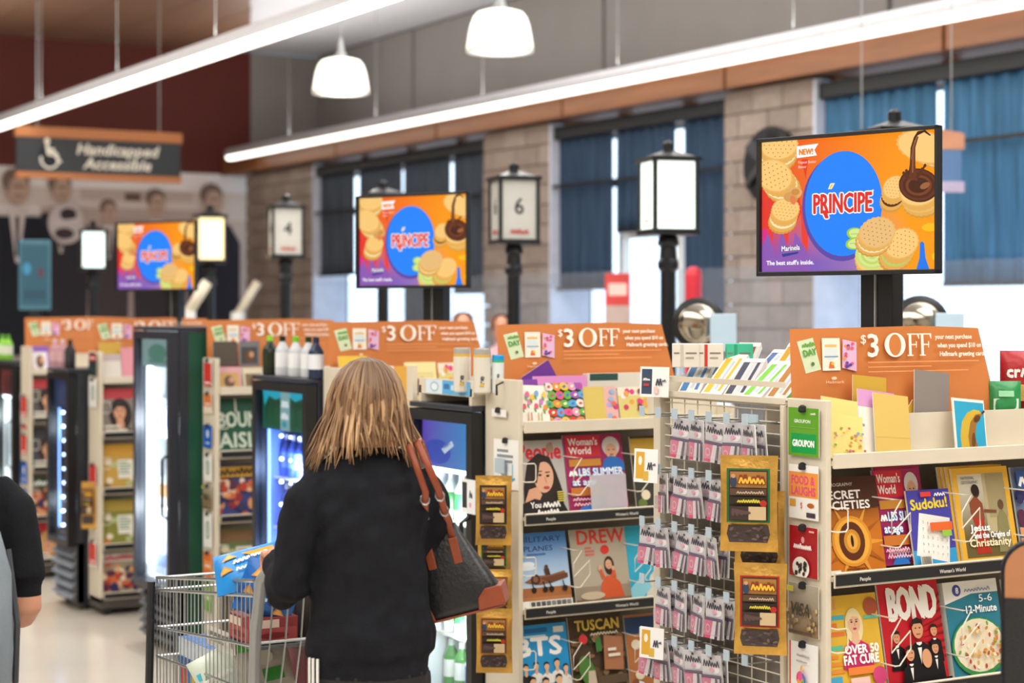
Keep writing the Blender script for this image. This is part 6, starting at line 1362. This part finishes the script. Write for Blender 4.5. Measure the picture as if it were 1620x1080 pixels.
tubes = [('jacket', [V((-0.14, 0, 1.325)), V((-0.195, -0.005, 1.27)), V((-0.222, -0.012, 1.17)), V((-0.232, -0.005, 1.085)), V((-0.232, 0.06, 1.062)), V((-0.222, 0.16, 1.078)), V((-0.212, 0.245, 1.098))], [0.058, 0.062, 0.060, 0.058, 0.056, 0.048, 0.042]),
         ('jacket', [V((0.14, 0, 1.325)), V((0.185, 0.01, 1.27)), V((0.195, 0.05, 1.17)), V((0.19, 0.09, 1.09)), V((0.17, 0.16, 1.07)), V((0.13, 0.26, 1.09))], [0.058, 0.062, 0.058, 0.054, 0.05, 0.042]),
         ('skin', [V((-0.212, 0.235, 1.096)), V((-0.208, 0.275, 1.106)), V((-0.205, 0.31, 1.112))], [0.027, 0.03, 0.03]), ('skin', [V((0.13, 0.25, 1.09)), V((0.105, 0.29, 1.102)), V((0.09, 0.325, 1.11))], [0.027, 0.03, 0.03]),
         ('pants', [V((-0.09, -0.01, 0.84)), V((-0.095, 0.0, 0.62)), V((-0.095, 0.005, 0.45)), V((-0.095, -0.02, 0.25)), V((-0.095, -0.03, 0.07))], [0.092, 0.08, 0.064, 0.058, 0.05]), ('pants', [V((0.09, -0.01, 0.84)), V((0.095, 0.0, 0.62)), V((0.095, 0.01, 0.45)), V((0.095, 0.0, 0.25)), V((0.095, -0.01, 0.07))], [0.092, 0.08, 0.064, 0.058, 0.05]),
         ('shoe', [V((-0.095, -0.05, 0.045)), V((-0.098, 0.05, 0.045)), V((-0.1, 0.13, 0.032))], [0.042, 0.042, 0.03]), ('shoe', [V((0.095, -0.03, 0.045)), V((0.098, 0.07, 0.045)), V((0.1, 0.15, 0.032))], [0.042, 0.042, 0.03]),
         ('skin', [V((0, 0.115, 1.50)), V((0, 0.138, 1.478)), V((0, 0.122, 1.468))], [0.010, 0.013, 0.011]), ('skin', [V((-0.07, 0.03, 1.50)), V((-0.077, 0.025, 1.48))], [0.014, 0.012]), ('skin', [V((0.07, 0.03, 1.50)), V((0.077, 0.025, 1.48))], [0.014, 0.012])]
tubes += fingers(lh, V((0, 1, 0)), V((1, 0, 0)), V((0, 0, 1))) + fingers(rh, V((0, 1, 0)), V((-1, 0, 0)), V((0, 0, 1)))
WRZ = math.radians(-10)
woman = make_person('person', lofts, tubes, {'skin': SKIN, 'jacket': FLEECE, 'pants': TRACK, 'shoe': SHOE}, 0.0085, (wp.x, wp.y, 0), WRZ, 'person with shoulder length blonde hair in black fleece jacket pushing the cart', 0.015, ('jacket',))
woman.scale = (0.86, 0.90, 1.0)
for s_ in (-1, 1): MB().lathe([(0.001, -0.006), (0.009, -0.002), (0.009, 0.002), (0.001, 0.006)], 10).build('eye', mat('eye_dark', '#2a211c', 0.2), woman, loc=(s_*0.028, 0.126, 1.508), rot=(PI/2, 0, 0))
MB().tube([(-0.022, 0.124, 1.447), (0, 0.132, 1.445), (0.022, 0.124, 1.447)], [0.003, 0.005, 0.003], 6).build('mouth', mat('lip', '#a8584e', 0.4), woman)
# white side stripes
for k in range(3):
    a0 = math.radians(200+k*9)
    st = MB(); P = []
    for z, cx, cy, r in ((0.905, -0.09, -0.01, 0.100), (0.84, -0.09, -0.01, 0.100), (0.75, -0.092, -0.006, 0.096), (0.62, -0.095, 0.0, 0.0835), (0.45, -0.095, 0.005, 0.068), (0.25, -0.095, -0.02, 0.062), (0.1, -0.095, -0.03, 0.054)):
        P.append(V((cx+(r+0.004)*math.cos(a0), cy+(r+0.004)*math.sin(a0), z)))
    st.tube(P, 0.0042, 6); st.build('side_stripe', WHITEP, woman)
# hair: a soft shell and separate locks
hr = random.Random(5); HC = V((0, 0.03, 1.52)); yaw = math.radians(-28)
shell = MB(); prof = [(0.004, 1.622), (0.04, 1.616), (0.068, 1.597), (0.086, 1.565), (0.096, 1.525), (0.104, 1.48), (0.112, 1.44), (0.110, 1.415)]
vs = []; fs = []; cs = []; n = 30
for j, (r_, z) in enumerate(prof):
    for k in range(n+1):
        a = math.radians(40+280*k/n)+PI/2+yaw; vs.append((HC.x+r_*math.cos(a), HC.y-0.008+r_*1.12*math.sin(a), z)); cs.append(mixc('#5a4130', '#86603f', j/7))
for j in range(len(prof)-1):
    for k in range(n): q = j*(n+1)+k; fs.append((q, q+1, q+n+2, q+n+1))
shell.add(vs, fs, cs)
for L in range(420):
    a = hr.uniform(42, 318); A = math.radians(a)+PI/2+yaw; back = 1-abs(a-180)/140
    ca, sa = math.cos(A), math.sin(A); flare = hr.uniform(0.0, 0.03)+0.055*(abs(ca) ** 2)*hr.uniform(0.3, 1.2); zend = 1.432-0.05*abs(ca)**1.5+hr.uniform(-0.035, 0.02)
    o_ = hr.uniform(0.0, 0.014); st = hr.uniform(0, 0.5); P = []; R_ = []
    w0 = hr.uniform(0.0028, 0.0062)
    for q in range(9):
        t = q/8
        if t < 0.5:
            th = (0.12+t/0.5*1.35); r_ = (0.093+o_)*math.sin(th); z = 1.528+(0.094+o_*0.6)*math.cos(th)
        else:
            s2 = (t-0.5)/0.5; r_ = 0.0925+o_+flare*s2**1.3+0.006*math.sin(6*s2+L); z = 1.537+(zend-1.537)*s2
        wob = (0.10*math.sin(4*t+L)+0.05*math.sin(9*t+2*L))*t
        P.append((HC.x+r_*math.cos(A+wob), HC.y-0.008+r_*1.1*math.sin(A+wob), z)); R_.append(w0*(0.6+0.6*math.sin(PI*min(1, t+0.1)))*(1 if q < 8 else 0.25))
    c0 = mixc('#493424', '#7a593d', hr.random()); c1 = mixc('#6d4d36', '#cfa87c', hr.random()**1.5)
    k0 = len(shell.f); shell.tube(P, R_, 6, col=(0.5, 0.5, 0.5), sy=0.6)
    for fi in range(k0, len(shell.f)):
        ring = min(8, (fi-k0)//6); t0, t1 = ring/8, min(1, (ring+1)/8)
        if fi-k0 < 48: e0, e1 = mixc(c0, c1, t0*1.1), mixc(c0, c1, t1*1.1); shell.c[fi] = [e0, e0, e1, e1]
        else: shell.c[fi] = [c1]*len(shell.f[fi])
shell.build('hair', HAIRM, woman, smooth=True)

# shoulder bag
BL = mat('black_leather', '#16171b', 0.35, var=0.12, bump=0.15, bscale=80); TAN = mat('tan_leather', '#8a3f22', 0.4, var=0.15, scale=20)
WM = Matrix.Translation((wp.x, wp.y, 0)) @ Matrix.Rotation(WRZ, 4, 'Z')
bag = empty('shoulder_bag', 'black leather shoulder bag with reddish tan straps and corners', 'handbag', at(728, 968, 4.64), 0)
bag.rotation_euler = (0.0, -0.26, math.radians(-36)); bag.scale = (0.80, 0.80, 0.95); bpy.context.view_layer.update()
def bagring(z, hx, hy): return (0, 0, z, hx, hy)
m = MB(); RN = [(0.0, 0.148, 0.062), (0.02, 0.152, 0.066), (0.08, 0.128, 0.056), (0.15, 0.094, 0.040), (0.21, 0.066, 0.022), (0.235, 0.058, 0.010)]
vs = []; fs = []; n = 24
for z, hx, hy in RN:
    for k in range(n):
        a = 2*PI*k/n; c, s2 = math.cos(a), math.sin(a); vs.append((hx*math.copysign(abs(c)**0.5, c), hy*math.copysign(abs(s2)**0.5, s2), z))
for j in range(len(RN)-1):
    for k in range(n): fs.append((j*n+k, j*n+(k+1) % n, (j+1)*n+(k+1) % n, (j+1)*n+k))
fs += [tuple(range(n-1, -1, -1)), tuple(range((len(RN)-1)*n, len(RN)*n))]
m.add(vs, fs); m.build('bag_body', BL, bag, smooth=True)
for sx in (-1, 1):
    for sy in (-1, 1):
        pm_ = MB(); pts = [(sx*0.155, 0.0), (sx*0.07, 0.0), (sx*0.078, 0.032), (sx*0.105, 0.052), (sx*0.148, 0.052)]
        if sx*sy > 0: pts = pts[::-1]
        pm_.prism(pts, sy*0.060, sy*0.0715); pm_.build('corner_patch', TAN, bag, bevel=0.003)
    MB().box(sx*0.145-0.012, sx*0.145+0.012, -0.068, 0.068, -0.002, 0.05).build('corner_patch', TAN, bag, bevel=0.004)
MB().box(-0.15, 0.15, -0.066, 0.066, -0.006, 0.0).build('bag_base', TAN, bag, bevel=0.003)
IV = bag.matrix_basis.inverted(); 
def strap(pts, wd):
    m = MB()
    for a, b in zip(pts, pts[1:]): m.bar(a, b, wd, 0.006)
    return m
mid1 = IV @ at(683, 775, 4.47); top1, top2 = IV @ at(654, 703, 4.49), IV @ at(660, 702, 4.62)
for sy in (-1, 1):
    Pm = [V((sy*0.042, -0.035, 0.16)), V((sy*0.04, -0.028, 0.235)), mid1+V((sy*0.02, 0, 0)), top1+V((sy*0.014, 0, 0)), (top1+top2)/2+V((sy*0.014, 0, 0.008)), top2+V((sy*0.014, 0, 0)), (V((sy*0.04, 0.02, 0.25))+top2)/2, V((sy*0.04, 0.03, 0.2))]
    m = MB(); m.tube(Pm, 0.011, 8, sy=0.45); m.build('strap', TAN, bag, smooth=True)
    MB().box(sy*0.042-0.014, sy*0.042+0.014, -0.046, -0.034, 0.13, 0.20).build('strap_tab', TAN, bag, bevel=0.003)
    for f_ in (0.3, 0.62): p = V((sy*0.04, -0.028, 0.235)).lerp(mid1+V((sy*0.02, 0, 0)), f_*1.3); MB().tube([p+V((0.014*math.cos(q), -0.006, 0.014*math.sin(q))) for q in [k*PI/4 for k in range(8)]], 0.0028, 6, closed=True).build('buckle', STEEL, bag)

# person at the left edge, arm bent, grey backpack
mp_ = at(-98, HOR, 4.70); KN = mat('black_knit', '#14151a', 0.85, var=0.12, bump=0.15, bscale=120, spec=0.2); JEAN = mat('dark_jeans', '#2a3346', 0.8, var=0.1)
lofts = [('pants', [(0, 0, 0.78, 0.165, 0.125), (0, 0, 0.88, 0.175, 0.13), (0, 0, 0.96, 0.17, 0.125)]), ('shirt', [(0, 0, 0.92, 0.178, 0.135), (0, 0, 1.05, 0.17, 0.13), (0, 0, 1.2, 0.18, 0.13), (0, 0, 1.29, 0.175, 0.115), (0, 0, 1.345, 0.12, 0.085), (0, 0.005, 1.38, 0.07, 0.065)]),
         ('skin', [(0, 0.01, 1.36, 0.05, 0.052), (0, 0.02, 1.44, 0.048, 0.05)]), ('skin', [(0, 0.04, 1.40, 0.03, 0.035), (0, 0.04, 1.43, 0.055, 0.068), (0, 0.038, 1.48, 0.072, 0.09), (0, 0.032, 1.54, 0.075, 0.095), (0, 0.03, 1.59, 0.055, 0.072), (0, 0.03, 1.61, 0.022, 0.03)])]
tubes = [('shirt', [V((0.13, 0, 1.29)), V((0.185, -0.01, 1.235)), V((0.205, -0.03, 1.13)), V((0.211, -0.043, 1.055))], [0.055, 0.06, 0.058, 0.060]), ('skin', [V((0.212, -0.045, 1.07)), V((0.213, -0.048, 0.985)), V((0.205, -0.02, 0.965)), V((0.19, 0.08, 0.99)), V((0.16, 0.19, 1.03))], [0.044, 0.046, 0.044, 0.038, 0.026]),
         ('skin', [V((0.16, 0.18, 1.028)), V((0.145, 0.23, 1.045)), V((0.14, 0.27, 1.05))], [0.028, 0.032, 0.03]), ('shirt', [V((-0.13, 0, 1.29)), V((-0.185, -0.01, 1.235)), V((-0.2, -0.02, 1.12)), V((-0.205, -0.02, 1.04))], [0.055, 0.06, 0.058, 0.058]), ('skin', [V((-0.205, -0.02, 1.05)), V((-0.21, 0.0, 0.96)), V((-0.205, 0.05, 0.85)), V((-0.2, 0.08, 0.78))], [0.044, 0.044, 0.036, 0.026]), ('skin', [V((-0.2, 0.08, 0.79)), V((-0.2, 0.09, 0.74)), V((-0.198, 0.1, 0.70))], [0.027, 0.032, 0.03]),
         ('pants', [V((-0.09, 0, 0.84)), V((-0.095, 0.0, 0.45)), V((-0.095, -0.02, 0.07))], [0.092, 0.068, 0.052]), ('pants', [V((0.09, 0, 0.84)), V((0.095, 0.02, 0.45)), V((0.095, 0.0, 0.07))], [0.092, 0.068, 0.052]), ('shoe', [V((-0.095, -0.04, 0.045)), V((-0.1, 0.13, 0.034))], [0.044, 0.03]), ('shoe', [V((0.095, -0.02, 0.045)), V((0.1, 0.15, 0.034))], [0.044, 0.03]), ('skin', [V((0, 0.115, 1.51)), V((0, 0.14, 1.488)), V((0, 0.122, 1.476))], [0.011, 0.014, 0.011])]
tubes += fingers(V((0.14, 0.275, 1.05)), V((0, 1, 0)), V((-1, 0, 0)), V((0, 0, 1)))+fingers(V((-0.198, 0.1, 0.695)), V((0, 0.3, -0.95)), V((0, 1, 0)), V((-1, 0, 0)))
man_ = make_person('person', lofts, tubes, {'skin': SKIN, 'shirt': KN, 'pants': JEAN, 'shoe': SHOE}, 0.011, (mp_.x, mp_.y, 0), math.radians(-14), 'person in black short sleeved top with bent elbow at the left edge', 0.004, ('shirt',))
hc = MB(); vs = []; fs = []; prof = [(0.004, 1.625), (0.05, 1.617), (0.078, 1.59), (0.089, 1.55), (0.088, 1.50), (0.078, 1.455)]; n = 24
for j, (r_, z) in enumerate(prof):
    for k in range(n+1): a = math.radians(45+270*k/n)+PI/2; vs.append((r_*math.cos(a), 0.028+r_*1.15*math.sin(a), z))
for j in range(len(prof)-1):
    for k in range(n): q = j*(n+1)+k; fs.append((q, q+1, q+n+2, q+n+1))
hc.add(vs, fs, mixc('#2a201a', '#3a2a20', 0.5)); hc.build('hair', HAIRM, man_, smooth=True)
bp = empty('backpack', 'grey backpack worn by the person at the left edge', 'backpack', man_.matrix_basis @ V((0.02, -0.235, 0.78)), math.radians(-14))
GB = mat('grey_backpack_cloth', '#7d8790', 0.8, var=0.12, bump=0.2, bscale=150); GD = mat('dark_backpack_cloth', '#3f4348', 0.8, var=0.1)
def rbox(hx, hy, z0, z1, rr=0.5, n=20, taper=0.8):
    m = MB(); vs = []; fs = []; Z = [(0, .8), (.06, .96), (.3, 1), (.7, .97), (.92, taper), (1, taper*0.6)]
    for f_, s3 in Z:
        for k in range(n):
            a = 2*PI*k/n; c, s2 = math.cos(a), math.sin(a); vs.append((hx*s3*math.copysign(abs(c)**rr, c), hy*s3*math.copysign(abs(s2)**rr, s2), z0+(z1-z0)*f_))
    for j in range(len(Z)-1):
        for k in range(n): fs.append((j*n+k, j*n+(k+1) % n, (j+1)*n+(k+1) % n, (j+1)*n+k))
    fs += [tuple(range(n-1, -1, -1)), tuple(range((len(Z)-1)*n, len(Z)*n))]; m.add(vs, fs); return m
rbox(0.165, 0.085, 0, 0.46).build('bag_body', GB, bp, smooth=True); rbox(0.13, 0.03, 0.03, 0.22).build('front_pocket', GD, bp, loc=(0, -0.085, 0), smooth=True)
MB().tube([(0.168, 0.0, 0.05), (0.172, -0.02, 0.2), (0.15, 0.0, 0.38)], 0.008, 6).build('side_strap', GD, bp)
for s_ in (-1, 1): MB().tube([(s_*0.09, 0.07, 0.42), (s_*0.10, 0.13, 0.55), (s_*0.11, 0.23, 0.585), (s_*0.12, 0.34, 0.52), (s_*0.135, 0.37, 0.40), (s_*0.15, 0.30, 0.26), (s_*0.15, 0.08, 0.12)], 0.016, 8, sy=0.4).build('shoulder_strap', GB, bp, smooth=True)

# two people standing far behind the registers, only their heads show
def far_person(px, dd, zt, lab, hairc, shirt):
    p = at(px, HOR, dd); s = zt/1.62
    lf = [('pants', [(0, 0, 0.80*s, .16, .12), (0, 0, .95*s, .16, .12)]), ('shirt', [(0, 0, .92*s, .17, .13), (0, 0, 1.2*s, .18, .13), (0, 0, 1.29*s, .17, .11), (0, 0, 1.36*s, .08, .07)]), ('skin', [(0, .01, 1.33*s, .05, .05), (0, .02, 1.44*s, .05, .05)]), ('skin', [(0, .03, 1.39*s, .03, .035), (0, .03, 1.43*s, .058, .07), (0, .03, 1.49*s, .074, .092), (0, .03, 1.55*s, .074, .092), (0, .03, 1.60*s, .03, .04)])]
    tb = []
    for q in (-1, 1):
        tb += [('shirt', [V((q*.14, 0, 1.29*s)), V((q*.2, 0, 1.2*s)), V((q*.22, 0, 1.02*s))], [.055, .055, .045]), ('skin', [V((q*.22, 0, 1.03*s)), V((q*.22, .06, .85*s)), V((q*.21, .1, .76*s))], [.04, .033, .028]), ('pants', [V((q*.09, 0, .85*s)), V((q*.095, 0, .45*s)), V((q*.095, 0, .06))], [.09, .065, .05]), ('shoe', [V((q*.095, -.04, .04)), V((q*.1, .13, .034))], [.042, .03])]
    o = make_person('person', lf, tb, {'skin': SKIN, 'shirt': shirt, 'pants': JEAN, 'shoe': SHOE}, 0.014, (p.x, p.y, 0), PI-0.4, lab, 0.0, ())
    c = MB(); vs = []; fs = []; n = 20; pf = [(.004, 1.618), (.05, 1.61), (.08, 1.585), (.088, 1.54), (.084, 1.49)]
    for j, (r_, z) in enumerate(pf):
        for k in range(n+1): a = math.radians(50+260*k/n)+PI/2; vs.append((r_*math.cos(a), .026+r_*1.15*math.sin(a), z*s))
    for j in range(len(pf)-1):
        for k in range(n): q = j*(n+1)+k; fs.append((q, q+1, q+n+2, q+n+1))
    c.add(vs, fs, lin(hairc)); c.build('hair', HAIRM, o, smooth=True)
far_person(732, 14.6, 1.74, 'person far behind the registers, head right of the middle screen post', '#8a5a38', mat('white_shirt', '#d8d4d0', 0.8))
far_person(792, 15.2, 1.72, 'person far behind the registers, head beside the numbered lantern post', '#7a5038', mat('pink_shirt', '#c8a0a8', 0.8))

# ================================================================ SMALLER BACKGROUND THINGS
CHROME = mat('chrome_dome', '#b9b2a4', 0.12, metal=1.0, var=0.1)
def bagger(px, py, dd, lab):
    p = at(px, py, dd); e = empty('register_mirror', lab, 'mirror', (p.x, p.y, 0), math.radians(-38), 'round black register fittings'); z = p.z
    MB().tube([(0, 0.03, 0), (0, 0.03, z)], 0.02, 8).build('post', BLACKM, e); MB().lathe([(0.14, 0), (0.14, 0.02)], 20, 0, 0.03).build('foot', BLACKM, e)
    M = Matrix.Translation((0, 0, z)) @ Matrix.Rotation(PI/2, 4, 'X')
    MB().lathe([(0.105, -0.03), (0.118, 0.0), (0.118, 0.02), (0.10, 0.03)], 28, M=M).build('rim', BLACKP, e, smooth=True)
    MB().lathe([(0.10, 0.022), (0.085, 0.045), (0.055, 0.062), (0.02, 0.068)], 24, M=M).build('dome', CHROME, e, smooth=True)
    MB().box(0.055, 0.17, -0.10, -0.092, z-0.12, z+0.045).build('panel', mat('pale_blue_panel', '#bcd6ea', 0.4, var=0.03), e, bevel=0.004)
bagger(1105, 512, 8.2, 'round black register mirror with a pale blue panel behind the second header'); bagger(1455, 512, 7.6, 'round black register mirror with a pale blue panel below the near screen')
# round black fan on the wide block column
p = atX(1222, 262, XW-0.22); e = empty('wall_fan', 'round black fan on the block column behind the near screen', 'fan', p, RZ)
M = Matrix.Rotation(PI/2, 4, 'X')
MB().lathe([(0.30, -0.05), (0.32, 0.0), (0.32, 0.04), (0.30, 0.07)], 28, M=M).build('housing', BLACKP, e); MB().lathe([(0.06, 0.07), (0.05, 0.11)], 16, M=M).build('hub', BLACKM, e)
for k in range(5): MB().box(0.05, 0.28, -0.095, -0.085, -0.05, 0.05, M=Matrix.Rotation(k*2*PI/5, 4, 'Y') @ Matrix.Rotation(0.35, 4, 'X')).build('blade', BLACKM, e)
MB().box(-0.05, 0.05, 0.05, 0.08, -0.05, 0.05).build('bracket', BLACKM, e)
# teal kiosk screen before the mural
p = at(55, 425, 16.5); e = empty('kiosk', 'teal screen kiosk standing before the mural at left', 'kiosk', (p.x, p.y, 0), -0.3)
MB().box(-0.14, 0.14, 0, 0.08, 1.75, 2.38).build('screen_frame', mat('teal_frame', '#3f6f80', 0.4), e, bevel=0.008); d = Draw(100, 200, 0.24, 0.55, z0=1.79); d.rect(0, 0, 100, 200, '#3f8299'); d.ell(22, 120, 14, 20, '#5ad0ff'); d.ell(72, 108, 10, 16, '#8a4a5a'); d.rect(10, 20, 90, 50, '#356f84'); d.build('display', e, attr_mat('kiosk_glow', 0.3, emit=0.45), loc=(0, -0.001, 0))
MB().box(-0.05, 0.05, 0.0, 0.06, 0.02, 1.75).build('post', BLACKM, e); MB().box(-0.2, 0.2, -0.15, 0.2, 0, 0.02).build('foot', BLACKM, e)
# pale angled boom arms near the corner window
for px, lab in ((312, 'pale angled boom arm right of the far screen'), (392, 'pale angled boom arm beside the bright corner window')):
    a = at(px-16, 498, 15.0 if px < 350 else 19.0); b = at(px+16, 446, 15.0 if px < 350 else 19.0); e = empty('boom_arm', lab, 'arm', (a.x, a.y, 0), 0)
    o = MB(); o.tube([(0, 0, a.z), (b.x-a.x, b.y-a.y, b.z)], 0.045, 10); o.build('arm', CREAM, e, smooth=True)
    MB().lathe([(0.12, 0), (0.12, 0.03), (0.05, 0.06), (0.05, a.z)], 14).build('post', CREAM, e); MB().lathe([(0.07, a.z-0.06), (0.07, a.z+0.03)], 14).build('joint', WHITEP, e)
# bright retail display between window and door, seen through the glass
def rackbox(px, py0, py1, dd, wpx, col, lab, nm):
    a = at(px, py1, dd); b = at(px, py0, dd); w = wpx*dd/FPX; e = empty(nm, lab, 'display stand', (a.x, a.y, 0), -0.6)
    MB().box(-w/2, w/2, 0, 0.3, 0.0, b.z-0.25).build('body', mat('stand_'+col[1:], col, 0.6), e); MB().box(-w/2, w/2, 0.02, 0.05, b.z-0.25, b.z).build('header', mat('stand_head', '#c9403c', 0.5), e)
    d = Draw(100, 30, w*0.9, 0.2, z0=b.z-0.225); d.rect(10, 8, 90, 22, '#e8c8c0'); d.build('lettering', e, loc=(0, 0.019, 0))
    for k in range(3): MB().box(-w/2+0.02, w/2-0.02, -0.12, 0.0, 0.5+k*0.4, 0.52+k*0.4).build('shelf', CREAM, e)
rackbox(977, 432, 500, 14.2, 40, '#b9a49c', 'red topped display stand by the middle window', 'display_stand')
p = at(1097, 500, 13.2); o = empty('bollard_post', 'tall red post near the glass door', 'post', (p.x, p.y, 0)); MB().lathe([(0.06, 0), (0.06, 2.0), (0.05, 2.04), (0.02, 2.06)], 14).build('shaft', mat('red_paint', '#c8283a', 0.4), o); MB().lathe([(0.12, 0), (0.12, 0.03)], 14).build('foot', BLACKM, o)
# goods at the right end behind the near header
p = at(1607, 640, 5.45)
d_ = pillow('candy_bag', 'red candy bag standing right of the near header board', 'snack bag', at(1612, 600, 5.42), 0.11, 0.17, 0.05, '#b8202a', Rz(-0.6), lambda d: (d.text('cr', 4, 56, 24, '#f4ece4', width=44, bold=2), d.scrib(52, 56, 44, 24, '#f4ece4', 3, 8), d.ell(54, 22, 34, 18, '#d9a860')))
pillow('candy_bag', 'green and white candy bag at the right edge', 'snack bag', at(1590, 635, 5.36), 0.09, 0.12, 0.04, '#2f8f4f', Rz(-0.6), lambda d: (d.rect(0, 20, 100, 60, '#d8ecdc'), d.rect(20, 66, 80, 84, '#8fd0a0')))
# rounded upright panel at the very right edge, close to the camera
p = at(1652, HOR, 3.9); e = empty('stand_panel', 'dark rounded panel with tan top and blue black rim at the right edge', 'panel', (p.x, p.y, 0), math.radians(-46))
def rp(w, h, z0, ins=0.0):
    r = 0.07-ins; x = w-ins; zt = z0+h-ins; return [(-x, z0+ins), (x, z0+ins)]+[(x-r+r*math.cos(a), zt-r+r*math.sin(a)) for a in [PI/2*k/8 for k in range(9)]]+[(-x+r+r*math.cos(a), zt-r+r*math.sin(a)) for a in [PI/2+PI/2*k/8 for k in range(9)]]
MB().prism(rp(0.09, 0.80, 0.46), 0, 0.03).build('rim', mat('blue_black_rim', '#141a26', 0.3, metal=0.3, bump=0.4, bscale=120), e, bevel=0.004)
MB().prism([(x, z) for x, z in rp(0.09, 0.80, 0.46, 0.009)], -0.004, 0.002).build('tan_face', mat('tan_laminate', '#b47a52', 0.5), e)
MB().box(-0.081, 0.081, -0.007, -0.003, 0.48, 1.135).build('black_face', mat('black_mesh_face', '#17181c', 0.6, bump=0.4, bscale=200), e)
MB().lathe([(0.14, 0), (0.14, 0.02), (0.03, 0.04), (0.03, 0.46)], 16, 0, 0.015).build('stand', BLACKM, e)
